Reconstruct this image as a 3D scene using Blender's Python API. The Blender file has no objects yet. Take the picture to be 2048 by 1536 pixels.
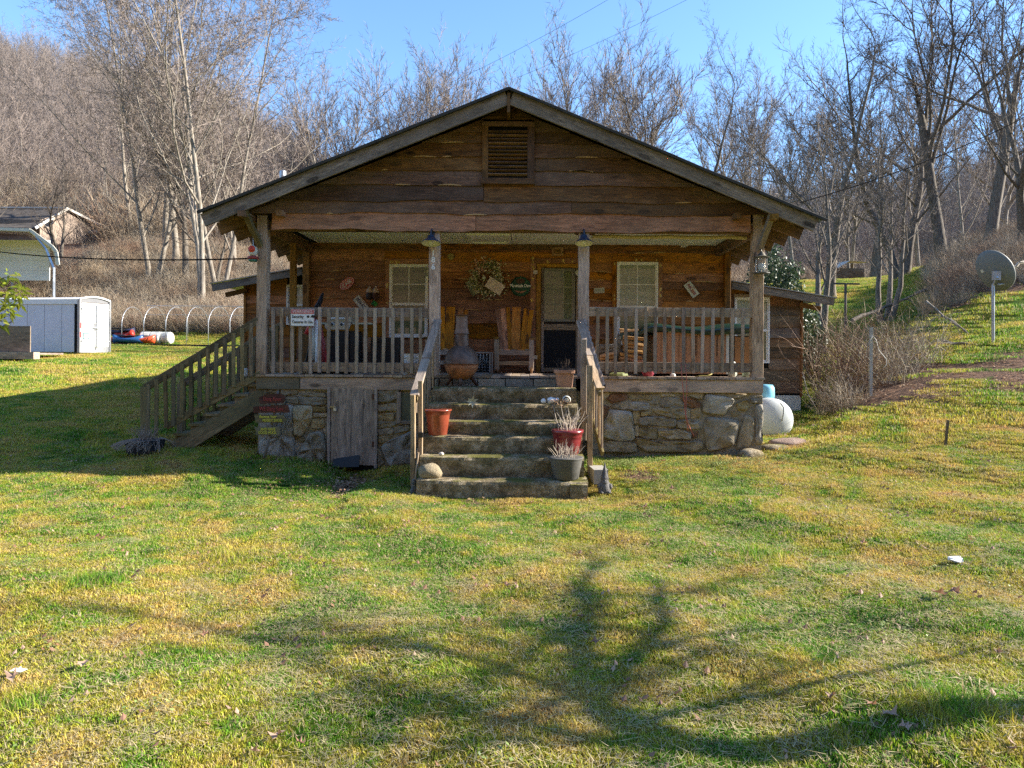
import bpy, math, random
import numpy as np
from mathutils import Vector, Matrix, noise as mnoise
R = math.radians
random.seed(11)
rng = np.random.default_rng(5)
S = bpy.context.scene

# ------------------------------------------------------------------ camera
F_PX, PX, PY, ROLL = 1400.0, 1050.0, 712.0, R(0.4)
CAM = Vector((0.0, -11.2, 1.9))
cd = bpy.data.cameras.new('camera'); cam = bpy.data.objects.new('camera', cd)
S.collection.objects.link(cam)
cd.sensor_width = 36.0; cd.lens = 36.0 * F_PX / 2048.0
cd.shift_x = -(PX - 1024) / 2048.0
cd.shift_y = -(768 - PY) / 2048.0
cd.clip_start = 0.1; cd.clip_end = 3000
cam.matrix_world = Matrix.Translation(CAM) @ Matrix.Rotation(R(90), 4, 'X') @ Matrix.Rotation(ROLL, 4, 'Z')
S.camera = cam

# ------------------------------------------------------------------ light
SUN = Vector((2.0, 0.22, 1.0)).normalized()          # direction towards the sun
EL = math.asin(SUN.z); AZ = math.atan2(SUN.x, SUN.y)  # azimuth clockwise from +Y
w = bpy.data.worlds.new('World'); S.world = w; w.use_nodes = True
nt = w.node_tree
sky = nt.nodes.new('ShaderNodeTexSky'); sky.sky_type = 'NISHITA'; sky.sun_disc = False
sky.sun_elevation = EL; sky.sun_rotation = AZ
sky.altitude = 2200; sky.air_density = 1.0; sky.dust_density = 0.05; sky.ozone_density = 3.0
bg = nt.nodes['Background']; bg.inputs['Strength'].default_value = 0.12
tint = nt.nodes.new('ShaderNodeMix'); tint.data_type = 'RGBA'; tint.blend_type = 'MULTIPLY'; tint.inputs[0].default_value = 1.0
tint.inputs[7].default_value = (.86, .95, .96, 1)      # clear dry winter air, same over the whole sky
nt.links.new(sky.outputs[0], tint.inputs[6]); nt.links.new(tint.outputs[2], bg.inputs['Color'])
ld = bpy.data.lights.new('sun', 'SUN'); lo = bpy.data.objects.new('sun', ld)
S.collection.objects.link(lo)
ld.energy = 4.15; ld.angle = R(0.53); ld.color = (1.0, 0.93, 0.80)
lo.rotation_euler = SUN.to_track_quat('Z', 'Y').to_euler()
lo.location = (30, 5, 20)
S.view_settings.view_transform = 'Standard'; S.view_settings.look = 'None'
S.view_settings.exposure = 1.9; S.view_settings.gamma = 1.0
S.view_settings.use_curve_mapping = False
S.render.engine = 'CYCLES'
S.cycles.max_bounces = 7; S.cycles.diffuse_bounces = 4; S.cycles.glossy_bounces = 3
S.cycles.transparent_max_bounces = 8; S.cycles.transmission_bounces = 4
S.cycles.use_denoising = False

# ------------------------------------------------------------------ helpers
WM = {}
COL = S.collection

def P(u, v, Y):
    if v == 0: v = PY
    if u == 0: u = PX
    d = Y - CAM.y
    x = (u - PX) / F_PX; y = -(v - PY) / F_PX
    c, s = math.cos(ROLL), math.sin(ROLL)
    return Vector(((x * c - y * s) * d, Y, CAM.z + (x * s + y * c) * d))

def link(o, parent=None, M=None):
    COL.objects.link(o)
    M = M if M is not None else Matrix.Identity(4)
    WM[o.name] = M.copy()
    if parent is not None:
        o.parent = parent
        o.matrix_basis = WM[parent.name].inverted() @ M
    else:
        o.matrix_basis = M
    return o

def tag(o, label=None, cat=None, group=None, kind=None):
    if label: o['label'] = label
    if cat: o['category'] = cat
    if group: o['group'] = group
    if kind: o['kind'] = kind
    return o

def thing(name, loc, label, cat, group=None):
    o = bpy.data.objects.new(name, None); o.empty_display_size = 0.1
    link(o, None, Matrix.Translation(Vector(loc)))
    return tag(o, label, cat, group)

class MB:
    def __init__(s): s.v = []; s.f = []; s.m = []
    def add(s, vs, fs, M=None, mi=0):
        b = len(s.v)
        if M is not None: vs = [M @ Vector(p) for p in vs]
        s.v.extend([tuple(p) for p in vs])
        s.f.extend([tuple(b + i for i in f) for f in fs]); s.m.extend([mi] * len(fs))
        return s
    def box(s, c, d, M=None, mi=0):
        x, y, z = d[0] / 2, d[1] / 2, d[2] / 2
        vs = [(c[0] + a * x, c[1] + b * y, c[2] + e * z) for e in (-1, 1) for b in (-1, 1) for a in (-1, 1)]
        fs = [(0, 2, 3, 1), (4, 5, 7, 6), (0, 1, 5, 4), (2, 6, 7, 3), (0, 4, 6, 2), (1, 3, 7, 5)]
        return s.add(vs, fs, M, mi)
    def bb(s, x0, x1, y0, y1, z0, z1, M=None, mi=0):
        return s.box(((x0 + x1) / 2, (y0 + y1) / 2, (z0 + z1) / 2), (x1 - x0, y1 - y0, z1 - z0), M, mi)
    def bar(s, a, b, w, h, up=(0, 0, 1), mi=0):
        a = Vector(a); b = Vector(b)
        return s.box((0, 0, 0), ((b - a).length, w, h), frame(a, b, up), mi)
    def tube(s, pts, r, seg=6, mi=0, cap=True):
        pts = [Vector(p) for p in pts]; n = len(pts)
        rs = r if isinstance(r, (list, tuple)) else [r] * n
        vs = []; fs = []
        t = (pts[1] - pts[0]).normalized()
        ref = Vector((0, 0, 1)) if abs(t.z) < 0.9 else Vector((1, 0, 0))
        a = t.cross(ref).normalized()
        for i in range(n):
            t = (pts[min(i + 1, n - 1)] - pts[max(i - 1, 0)])
            t = t.normalized() if t.length > 1e-9 else Vector((0, 0, 1))
            a = (a - t * a.dot(t))
            a = a.normalized() if a.length > 1e-6 else t.orthogonal().normalized()
            b = t.cross(a)
            for k in range(seg):
                an = 2 * math.pi * k / seg
                vs.append(pts[i] + (a * math.cos(an) + b * math.sin(an)) * rs[i])
        for i in range(n - 1):
            for k in range(seg):
                k2 = (k + 1) % seg
                fs.append((i * seg + k, i * seg + k2, (i + 1) * seg + k2, (i + 1) * seg + k))
        if cap:
            fs.append(tuple(range(seg - 1, -1, -1))); fs.append(tuple((n - 1) * seg + k for k in range(seg)))
        return s.add(vs, fs, None, mi)
    def lathe(s, prof, seg=24, M=None, mi=0, cap=True, sq=None):
        vs = []; fs = []
        for (r, z) in prof:
            for k in range(seg):
                an = 2 * math.pi * k / seg; c, q = math.cos(an), math.sin(an)
                if sq:
                    e = sq; m = (abs(c) ** e + abs(q) ** e) ** (-1 / e); c *= m; q *= m
                vs.append((r * c, r * q, z))
        n = len(prof)
        for i in range(n - 1):
            for k in range(seg):
                k2 = (k + 1) % seg
                fs.append((i * seg + k, i * seg + k2, (i + 1) * seg + k2, (i + 1) * seg + k))
        if cap:
            fs.append(tuple(range(seg - 1, -1, -1))); fs.append(tuple((n - 1) * seg + k for k in range(seg)))
        return s.add(vs, fs, M, mi)
    def sphere(s, c, r, seg=12, rings=8, sc=(1, 1, 1), M=None, mi=0):
        prof = [(max(1e-4, r * math.sin(math.pi * i / rings)), -r * math.cos(math.pi * i / rings)) for i in range(rings + 1)]
        T = Matrix.Translation(c) @ Matrix.Diagonal((sc[0], sc[1], sc[2], 1))
        return s.lathe(prof, seg, (M @ T) if M is not None else T, mi)
    def prism(s, poly, y0, y1, M=None, mi=0):   # poly in (x,z), counter clockwise seen from -Y
        n = len(poly)
        vs = [(x, y0, z) for x, z in poly] + [(x, y1, z) for x, z in poly]
        fs = [tuple(range(n)), tuple(range(2 * n - 1, n - 1, -1))]
        fs += [(i, i + n, (i + 1) % n + n, (i + 1) % n) for i in range(n)]
        return s.add(vs, fs, M, mi)
    def build(s, name, mats, parent=None, M=None, smooth=False, origin=None):
        me = bpy.data.meshes.new(name)
        vs = s.v
        if origin is not None:
            o_ = Vector(origin); vs = [tuple(Vector(p) - o_) for p in vs]
            M = Matrix.Translation(o_)
        me.from_pydata(vs, [], s.f)
        mats = mats if isinstance(mats, (list, tuple)) else [mats]
        for m in mats: me.materials.append(m)
        if len(mats) > 1: me.polygons.foreach_set('material_index', s.m)
        if smooth: me.polygons.foreach_set('use_smooth', [True] * len(s.f))
        me.update()
        o = bpy.data.objects.new(name, me)
        return link(o, parent, M)

def frame(a, b, up=(0, 0, 1)):
    a = Vector(a); b = Vector(b); x = (b - a).normalized(); up = Vector(up)
    y = up.cross(x)
    if y.length < 1e-4: y = Vector((0, 1, 0)) if abs(x.y) < .9 else Vector((1, 0, 0))
    y.normalize(); z = x.cross(y)
    M = Matrix((x, y, z)).transposed().to_4x4(); M.translation = (a + b) / 2
    return M

def beam(name, a, b, wd, ht, mat, parent=None, up=(0, 0, 1), jit=0.003, n=4, shave=0.004):
    """board or timber a->b, local X along the grain, chamfered and very slightly uneven"""
    a = Vector(a); b = Vector(b); L = (b - a).length
    M = frame(a, b, up); vs = []; fs = []
    y, z, c = wd / 2, ht / 2, min(shave, wd * .2, ht * .2)
    ring = [(-y + c, -z), (y - c, -z), (y, -z + c), (y, z - c), (y - c, z), (-y + c, z), (-y, z - c), (-y, -z + c)]
    for i in range(n + 1):
        j1, j2 = random.uniform(-jit, jit), random.uniform(-jit, jit)
        for (p, q) in ring: vs.append((-L / 2 + L * i / n, p + j1, q + j2))
    for i in range(n):
        for k in range(8):
            k2 = (k + 1) % 8
            fs.append((i * 8 + k, (i + 1) * 8 + k, (i + 1) * 8 + k2, i * 8 + k2))
    fs.append(tuple(range(8))); fs.append(tuple(n * 8 + k for k in range(7, -1, -1)))
    m = MB(); m.add(vs, fs)
    return m.build(name, mat, parent, M)

def abox(name, x0, x1, y0, y1, z0, z1, mat, parent=None, jit=0.0, n=1):
    """axis-aligned timber with the grain along its longest side"""
    d = (x1 - x0, y1 - y0, z1 - z0); c = Vector(((x0 + x1) / 2, (y0 + y1) / 2, (z0 + z1) / 2))
    k = d.index(max(d)); h = d[k] / 2
    e = Vector((0, 0, 0)); e[k] = h
    if k == 2: return beam(name, c - e, c + e, d[0], d[1], mat, parent, up=(0, 1, 0), jit=jit, n=n)
    if k == 0: return beam(name, c - e, c + e, d[1], d[2], mat, parent, jit=jit, n=n)
    return beam(name, c - e, c + e, d[0], d[2], mat, parent, jit=jit, n=n)

# ------------------------------------------------------------------ materials
def nmat(name):
    m = bpy.data.materials.new(name); m.use_nodes = True
    t = m.node_tree; b = t.nodes['Principled BSDF']
    return m, t, b
def N(t, typ, **kw):
    n = t.nodes.new(typ)
    for k, v in kw.items():
        if k in n.inputs: n.inputs[k].default_value = v
        else: setattr(n, k, v)
    return n
def L(t, a, b): t.links.new(a, b)
def lin(*c):
    return tuple((x / 255 / 12.92 if x / 255 <= .04045 else ((x / 255 + .055) / 1.055) ** 2.4) for x in c) + (1.0,)
def ramp(t, stops, interp='LINEAR'):
    r = t.nodes.new('ShaderNodeValToRGB'); r.color_ramp.interpolation = interp
    e = r.color_ramp.elements
    while len(e) < len(stops): e.new(0.5)
    for i, (p, c) in enumerate(stops):
        e[i].position = p; e[i].color = c if len(c) == 4 else tuple(c) + (1,)
    return r
def mixc(t, f, a, b, mode='MIX'):
    n = t.nodes.new('ShaderNodeMix'); n.data_type = 'RGBA'; n.blend_type = mode
    for sock, val in ((n.inputs[0], f), (n.inputs[6], a), (n.inputs[7], b)):
        if hasattr(val, 'is_output'): t.links.new(val, sock)
        elif val is not None: sock.default_value = val if not isinstance(val, tuple) or len(val) == 4 else val + (1,)
    return n.outputs[2]
def math_(t, op, a, b=None, c=None):
    n = t.nodes.new('ShaderNodeMath'); n.operation = op
    for i, val in enumerate((a, b, c)):
        if val is None: continue
        if hasattr(val, 'is_output'): t.links.new(val, n.inputs[i])
        else: n.inputs[i].default_value = val
    return n.outputs[0]
def coords(t, kind='Object', scale=(1, 1, 1), rnd=True):
    tc = t.nodes.new('ShaderNodeTexCoord'); mp = t.nodes.new('ShaderNodeMapping')
    mp.inputs['Scale'].default_value = scale
    L(t, tc.outputs[kind], mp.inputs['Vector'])
    if rnd:
        oi = t.nodes.new('ShaderNodeObjectInfo')
        c = t.nodes.new('ShaderNodeCombineXYZ')
        L(t, math_(t, 'MULTIPLY', oi.outputs['Random'], 37.0), c.inputs[0])
        L(t, math_(t, 'MULTIPLY', oi.outputs['Random'], 91.0), c.inputs[1])
        L(t, math_(t, 'MULTIPLY', oi.outputs['Random'], 53.0), c.inputs[2])
        L(t, c.outputs[0], mp.inputs['Location'])
    return mp.outputs[0]
def bump(t, b, h, s=0.3, d=0.01):
    n = N(t, 'ShaderNodeBump', Strength=s, Distance=d); L(t, h, n.inputs['Height']); L(t, n.outputs[0], b.inputs['Normal'])

def plain(name, col, rough=.6, metal=0., var=.12, scale=6., bmp=.15, spec=.4):
    m, t, b = nmat(name)
    co = coords(t, 'Object')
    n1 = N(t, 'ShaderNodeTexNoise', Scale=scale, Detail=6., Roughness=.65); L(t, co, n1.inputs['Vector'])
    n2 = N(t, 'ShaderNodeTexNoise', Scale=scale * 9, Detail=3.); L(t, co, n2.inputs['Vector'])
    f = math_(t, 'ADD', math_(t, 'MULTIPLY', n1.outputs[0], .7), math_(t, 'MULTIPLY', n2.outputs[0], .3))
    c = tuple(col[:3])
    r = ramp(t, [(.3, tuple(x * (1 - var * 1.6) for x in c)), (.5, c), (.72, tuple(min(1, x * (1 + var)) for x in c))])
    L(t, f, r.inputs[0]); L(t, r.outputs[0], b.inputs['Base Color'])
    rr = math_(t, 'ADD', math_(t, 'MULTIPLY', n1.outputs[0], .25), rough - .12); L(t, rr, b.inputs['Roughness'])
    b.inputs['Metallic'].default_value = metal; b.inputs['Specular IOR Level'].default_value = spec
    if bmp: bump(t, b, f, bmp, .006)
    return m

def wood(name, dark, mid, light, knots=.5, rough=.8, sc=1., vary=.35, grey=None, stain=.4):
    """grain along local X; knots, cracks, board-to-board variation and grey weathering"""
    m, t, b = nmat(name)
    kk = {'gable_board': 2.9, 'wall_board': 3.6, 'header_board': 2.6, 'wing_siding': 1.7, 'weathered_post': 3.3, 'orange_board': 1.7, 'weathered_rail': 2.0, 'grey_door_plank': 1.9, 'mossy_stair_wood': 1.9, 'rafter_wood': 1.6, 'weathered_rake': 1.3}.get(name, 1.3)
    ww = 'weathered' in name or 'grey' in name or 'rail' in name
    if name == 'gable_board': wm = lambda c: (min(1, c[0] * kk * .93), min(1, c[1] * kk * .98), min(1, c[2] * kk * 1.0), 1)
    elif ww: wm = lambda c: (min(1, c[0] * kk * 1.12), min(1, c[1] * kk * .95), min(1, c[2] * kk * .80), 1)
    else: wm = lambda c: (min(1, c[0] * kk * 1.05), min(1, c[1] * kk * .97), min(1, c[2] * kk * .84), 1)
    dark, mid, light = wm(dark), wm(mid), wm(light)
    if grey is not None: grey = wm(grey)
    co = coords(t, 'Object', (1.1 * sc, 9 * sc, 9 * sc))
    co2 = coords(t, 'Object', (.35 * sc, 1.6 * sc, 1.6 * sc))
    cof = coords(t, 'Object', (2.2 * sc, 90 * sc, 90 * sc))
    wob = N(t, 'ShaderNodeTexNoise', Scale=1.6, Detail=3.); L(t, co2, wob.inputs['Vector'])
    g = N(t, 'ShaderNodeTexNoise', Scale=2.6, Detail=7., Roughness=.62, Distortion=1.6); L(t, co, g.inputs['Vector'])
    fine = N(t, 'ShaderNodeTexNoise', Scale=1.5, Detail=4., Roughness=.7); L(t, cof, fine.inputs['Vector'])
    f = math_(t, 'ADD', math_(t, 'MULTIPLY', g.outputs[0], .62), math_(t, 'MULTIPLY', fine.outputs[0], .38))
    r = ramp(t, [(.34, dark), (.5, mid), (.66, light)]); L(t, f, r.inputs[0])
    col = r.outputs[0]
    # knots
    vo = N(t, 'ShaderNodeTexVoronoi', Scale=1.9, Randomness=1.); L(t, coords(t, 'Object', (1.0 * sc, 2.6 * sc, 2.6 * sc)), vo.inputs['Vector'])
    kr = ramp(t, [(.0, (.55, .55, .55)), (.04, (1, 1, 1)), (.09, (.6, .6, .6)), (.14, (1, 1, 1)), (.24, (0, 0, 0))]); L(t, vo.outputs['Distance'], kr.inputs[0])
    kf = math_(t, 'MULTIPLY', kr.outputs[0], knots)
    col = mixc(t, kf, col, tuple(x * .35 for x in dark[:3]) + (1,))
    # broad weathering
    if grey is not None:
        gr = ramp(t, [(.38, (0, 0, 0)), (.62, (1, 1, 1))]); L(t, wob.outputs[0], gr.inputs[0])
        gv = math_(t, 'MULTIPLY', gr.outputs[0], .75)
        gm = mixc(t, f, tuple(x * .45 for x in grey[:3]) + (1,), tuple(min(1, x * 1.5) for x in grey[:3]) + (1,))
        col = mixc(t, gv, col, gm)
    st = N(t, 'ShaderNodeTexNoise', Scale=2.2, Detail=5., Roughness=.7); L(t, coords(t, 'Object', (.6, 1.3, 1.3)), st.inputs['Vector'])
    sr = ramp(t, [(.3, (1 - stain,) * 3), (.55, (1, 1, 1)), (.8, (1 + stain * .5,) * 3)]); L(t, st.outputs[0], sr.inputs[0])
    col = mixc(t, 1.0, col, sr.outputs[0], 'MULTIPLY')
    oi = t.nodes.new('ShaderNodeObjectInfo')
    hs = t.nodes.new('ShaderNodeHueSaturation')
    L(t, math_(t, 'ADD', math_(t, 'MULTIPLY', oi.outputs['Random'], vary * 2), 1 - vary), hs.inputs['Value'])
    rn2 = math_(t, 'FRACT', math_(t, 'MULTIPLY', oi.outputs['Random'], 17.3))
    L(t, math_(t, 'ADD', math_(t, 'MULTIPLY', rn2, .4), .8), hs.inputs['Saturation'])
    L(t, math_(t, 'ADD', math_(t, 'MULTIPLY', rn2, .02), .49), hs.inputs['Hue'])
    L(t, col, hs.inputs['Color']); L(t, hs.outputs[0], b.inputs['Base Color'])
    b.inputs['Roughness'].default_value = rough; b.inputs['Specular IOR Level'].default_value = .25
    bump(t, b, f, .55, .012)
    return m

M_GABLE = wood('gable_board', (.016, .0085, .005, 1), (.055, .026, .013, 1), (.11, .052, .024, 1), .9, vary=.34, grey=(.065, .040, .026, 1))
M_WALL = wood('wall_board', (.03, .013, .006, 1), (.095, .042, .016, 1), (.19, .086, .032, 1), .9, vary=.35, grey=(.085, .045, .024, 1))
M_ORANGE = wood('orange_board', (.05, .02, .008, 1), (.17, .072, .024, 1), (.30, .13, .045, 1), .8, vary=.2, grey=(.10, .07, .05, 1))
M_HEAD = wood('header_board', (.05, .022, .010, 1), (.15, .068, .028, 1), (.26, .12, .05, 1), .7, vary=.12, grey=(.13, .075, .042, 1))
M_TAN = wood('tan_wood', (.14, .075, .03, 1), (.30, .17, .07, 1), (.45, .28, .13, 1), .5, vary=.15)
M_CAMB = plain('pale_sapwood', (.50, .32, .15), .8, var=.3, scale=20)
M_RAKE = wood('weathered_rake', (.06, .055, .05, 1), (.17, .16, .145, 1), (.30, .285, .26, 1), 1., vary=.1, grey=(.15, .14, .125, 1))
M_POST = wood('weathered_post', (.035, .026, .02, 1), (.12, .095, .075, 1), (.21, .175, .14, 1), 1., vary=.15, grey=(.13, .12, .115, 1))
M_RAIL = wood('weathered_rail', (.045, .036, .03, 1), (.14, .115, .095, 1), (.24, .205, .175, 1), .6, vary=.28, grey=(.17, .165, .16, 1))
M_STAIR = wood('mossy_stair_wood', (.028, .022, .012, 1), (.095, .073, .042, 1), (.18, .14, .085, 1), .6, vary=.3, grey=(.075, .072, .045, 1))
M_SUNRAIL = wood('sunlit_rail_wood', (.10, .08, .05, 1), (.27, .22, .15, 1), (.42, .36, .27, 1), .7, vary=.2, grey=(.22, .21, .19, 1))  # paler copy of the rail wood, sunlight put into its colour
M_DOORW = wood('grey_door_plank', (.05, .045, .04, 1), (.15, .135, .12, 1), (.24, .22, .195, 1), .5, vary=.12)
M_WING = wood('wing_siding', (.03, .02, .015, 1), (.10, .06, .042, 1), (.18, .12, .085, 1), .9, vary=.3, grey=(.12, .105, .09, 1))
M_RAFT = wood('rafter_wood', (.045, .025, .012, 1), (.13, .075, .035, 1), (.22, .13, .062, 1), .8, vary=.2)
M_CHAIR = wood('varnished_chair_slat', (.16, .06, .016, 1), (.36, .155, .04, 1), (.55, .27, .085, 1), .9, rough=.5, vary=.3)
M_LOG = wood('split_log', (.13, .075, .04, 1), (.31, .19, .105, 1), (.48, .33, .20, 1), .3, sc=2.5, vary=.35)
M_WHITE = plain('white_vinyl', (.86, .83, .80), .45, var=.05, bmp=.03)
M_WHITE2 = plain('white_enamel', (.78, .78, .78), .35, var=.06, bmp=.02)
M_CEIL = plain('ceiling_panel', (.84, .80, .74), .8, var=.08, scale=1.5, bmp=.04)
M_BLACK = plain('black_plastic', (.018, .018, .02), .5, var=.3)
M_DARK = plain('dark_void', (.006, .006, .006), .95, var=.2)
M_STEEL = plain('galvanised_steel', (.45, .47, .50), .4, .7, var=.15)
M_SILVER = plain('brushed_steel', (.55, .55, .53), .35, .6, var=.12)
M_RUST = plain('rusty_iron', (.10, .045, .028), .8, .3, var=.5, scale=18)

def glass_mat(name, tint, rough=.03, wavy=.02):
    m, t, b = nmat(name)
    b.inputs['Base Color'].default_value = tint; b.inputs['Roughness'].default_value = rough
    b.inputs['IOR'].default_value = 1.5; b.inputs['Specular IOR Level'].default_value = 1.0
    b.inputs['Coat Weight'].default_value = .6; b.inputs['Coat Roughness'].default_value = .02
    n = N(t, 'ShaderNodeTexNoise', Scale=2.5, Detail=2.); L(t, coords(t), n.inputs['Vector'])
    bump(t, b, n.outputs[0], wavy, .01)
    return m
M_GLASS = glass_mat('window_glass', (.18, .20, .11, 1))  # yellow-green base colour carries the reflection of a sunlit hillside
M_GLASSB = glass_mat('blind_behind_glass', (.42, .44, .34, 1))
M_SCREEN = plain('insect_screen', (.012, .013, .016), .85, var=.4, scale=40)

def rock_mat(name, c1, c2, c3, lichen=.3, sc=4.):
    m, t, b = nmat(name)
    co = coords(t, 'Object')
    n1 = N(t, 'ShaderNodeTexNoise', Scale=sc, Detail=9., Roughness=.68, Distortion=.4); L(t, co, n1.inputs['Vector'])
    n2 = N(t, 'ShaderNodeTexNoise', Scale=sc * 14, Detail=4., Roughness=.8); L(t, co, n2.inputs['Vector'])
    mu = N(t, 'ShaderNodeTexVoronoi', Scale=sc * 7); L(t, co, mu.inputs['Vector'])
    f = math_(t, 'ADD', math_(t, 'MULTIPLY', n1.outputs[0], .6), math_(t, 'MULTIPLY', n2.outputs[0], .4))
    r = ramp(t, [(.33, c1), (.5, c2), (.68, c3)]); L(t, f, r.inputs[0])
    lr = ramp(t, [(.57, (0, 0, 0)), (.66, (1, 1, 1))])
    n3 = N(t, 'ShaderNodeTexNoise', Scale=sc * 2.1, Detail=8., Roughness=.75); L(t, co, n3.inputs['Vector']); L(t, n3.outputs[0], lr.inputs[0])
    col = mixc(t, math_(t, 'MULTIPLY', lr.outputs[0], lichen), r.outputs[0], (.30, .29, .24, 1))
    oi = t.nodes.new('ShaderNodeObjectInfo'); hs = t.nodes.new('ShaderNodeHueSaturation')
    L(t, math_(t, 'ADD', math_(t, 'MULTIPLY', oi.outputs['Random'], .5), .75), hs.inputs['Value'])
    rn2 = math_(t, 'FRACT', math_(t, 'MULTIPLY', oi.outputs['Random'], 13.7))
    L(t, math_(t, 'ADD', math_(t, 'MULTIPLY', rn2, .6), .7), hs.inputs['Saturation'])
    L(t, col, hs.inputs['Color']); L(t, hs.outputs[0], b.inputs['Base Color'])
    b.inputs['Roughness'].default_value = .9; b.inputs['Specular IOR Level'].default_value = .25
    bump(t, b, f, 1., .06)
    return m
M_ROCK = rock_mat('foundation_stone', (.13, .095, .06, 1), (.40, .32, .215, 1), (.58, .49, .36, 1))
M_ROCKG = rock_mat('grey_stone', (.12, .098, .072, 1), (.35, .30, .23, 1), (.52, .46, .37, 1))
M_ROCKR = rock_mat('red_stone', (.09, .045, .03, 1), (.25, .14, .09, 1), (.38, .25, .17, 1))
M_ROCKY = rock_mat('ochre_stone', (.12, .085, .045, 1), (.36, .28, .165, 1), (.52, .43, .28, 1))
M_MORTAR = rock_mat('mortar', (.18, .145, .095, 1), (.44, .37, .27, 1), (.58, .51, .40, 1), sc=7.)

def step_mat():
    m, t, b = nmat('mossy_concrete')
    co = coords(t, 'Object')
    n1 = N(t, 'ShaderNodeTexNoise', Scale=5., Detail=9., Roughness=.75); L(t, co, n1.inputs['Vector'])
    n2 = N(t, 'ShaderNodeTexNoise', Scale=70., Detail=3., Roughness=.8); L(t, co, n2.inputs['Vector'])
    f = math_(t, 'ADD', math_(t, 'MULTIPLY', n1.outputs[0], .6), math_(t, 'MULTIPLY', n2.outputs[0], .4))
    r = ramp(t, [(.36, (.020, .015, .009)), (.5, (.22, .17, .10)), (.62, (.56, .46, .33))]); L(t, f, r.inputs[0])
    n3 = N(t, 'ShaderNodeTexNoise', Scale=2.3, Detail=7., Roughness=.7); L(t, coords(t, 'Object', (1, 1, 2)), n3.inputs['Vector'])
    mr = ramp(t, [(.46, (0, 0, 0)), (.58, (1, 1, 1))]); L(t, n3.outputs[0], mr.inputs[0])
    geo = t.nodes.new('ShaderNodeNewGeometry'); sx = t.nodes.new('ShaderNodeSeparateXYZ'); L(t, geo.outputs['Normal'], sx.inputs[0])
    up = ramp(t, [(.45, (.25, .25, .25)), (.9, (1, 1, 1))]); L(t, sx.outputs[2], up.inputs[0])
    mf = math_(t, 'MULTIPLY', mr.outputs[0], up.outputs[0])
    col = mixc(t, math_(t, 'MULTIPLY', mf, .85), r.outputs[0], mixc(t, n2.outputs[0], (.03, .035, .008, 1), (.20, .19, .03, 1)))
    v = N(t, 'ShaderNodeTexVoronoi', Scale=26.); L(t, co, v.inputs['Vector'])
    vr = ramp(t, [(.0, (1, 1, 1)), (.12, (1, 1, 1)), (.2, (0, 0, 0))]); L(t, v.outputs['Distance'], vr.inputs[0])
    n4 = N(t, 'ShaderNodeTexNoise', Scale=9.); L(t, co, n4.inputs['Vector'])
    n4r = ramp(t, [(.55, (0, 0, 0)), (.62, (1, 1, 1))]); L(t, n4.outputs[0], n4r.inputs[0])
    col = mixc(t, math_(t, 'MULTIPLY', math_(t, 'MULTIPLY', vr.outputs[0], n4r.outputs[0]), .8), col, (.42, .41, .36, 1))
    L(t, col, b.inputs['Base Color']); b.inputs['Roughness'].default_value = .95; b.inputs['Specular IOR Level'].default_value = .15
    bump(t, b, f, 1., .04)
    return m
M_STEP = step_mat()

def ground_color(t):
    """lawn colour as a function of place; used by the soil sheet and by the blades"""
    geo = t.nodes.new('ShaderNodeNewGeometry')
    def nz(s, d=5., r=.6, dist=0.):
        n = N(t, 'ShaderNodeTexNoise', Scale=s, Detail=d, Roughness=r, Distortion=dist); L(t, geo.outputs['Position'], n.inputs['Vector']); return n.outputs[0]
    a, b_, c = nz(.45, 6., .7, .8), nz(2.6, 5., .7), nz(.9, 4.)
    f = math_(t, 'ADD', math_(t, 'MULTIPLY', a, .55), math_(t, 'MULTIPLY', b_, .45))
    r = ramp(t, [(.38, lin(54, 104, 24)), (.455, lin(104, 146, 34)), (.52, lin(166, 162, 54)), (.585, lin(192, 168, 86)), (.66, lin(170, 130, 88)), (.73, lin(100, 76, 52))])
    L(t, f, r.inputs[0])
    return r.outputs[0], geo, c
def grass_mat():
    m, t, b = nmat('grass_blades')
    col, geo, c = ground_color(t)
    n = N(t, 'ShaderNodeTexWhiteNoise'); n.noise_dimensions = '1D'; L(t, geo.outputs['Random Per Island'], n.inputs['W'])
    hs = t.nodes.new('ShaderNodeHueSaturation')
    L(t, math_(t, 'ADD', math_(t, 'MULTIPLY', n.outputs['Value'], 1.25), .45), hs.inputs['Value'])
    L(t, math_(t, 'ADD', math_(t, 'MULTIPLY', math_(t, 'FRACT', math_(t, 'MULTIPLY', n.outputs['Value'], 7.7)), .05), .475), hs.inputs['Hue'])
    L(t, col, hs.inputs['Color'])
    straw = ramp(t, [(.80, (0, 0, 0)), (.82, (1, 1, 1))]); L(t, math_(t, 'FRACT', math_(t, 'MULTIPLY', n.outputs['Value'], 31.1)), straw.inputs[0])
    cc = mixc(t, straw.outputs[0], hs.outputs[0], lin(190, 168, 120))
    L(t, cc, b.inputs['Base Color']); b.inputs['Roughness'].default_value = .6; b.inputs['Specular IOR Level'].default_value = .25
    tr = t.nodes.new('ShaderNodeBsdfTranslucent'); L(t, cc, tr.inputs['Color'])
    ms = t.nodes.new('ShaderNodeMixShader'); ms.inputs[0].default_value = .35
    L(t, b.outputs[0], ms.inputs[1]); L(t, tr.outputs[0], ms.inputs[2]); L(t, ms.outputs[0], t.nodes['Material Output'].inputs[0])
    return m
M_GRASS = grass_mat()
M_STRAW = plain('straw_thatch', (.40, .32, .17), .8, var=.5, scale=9, bmp=0)
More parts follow.
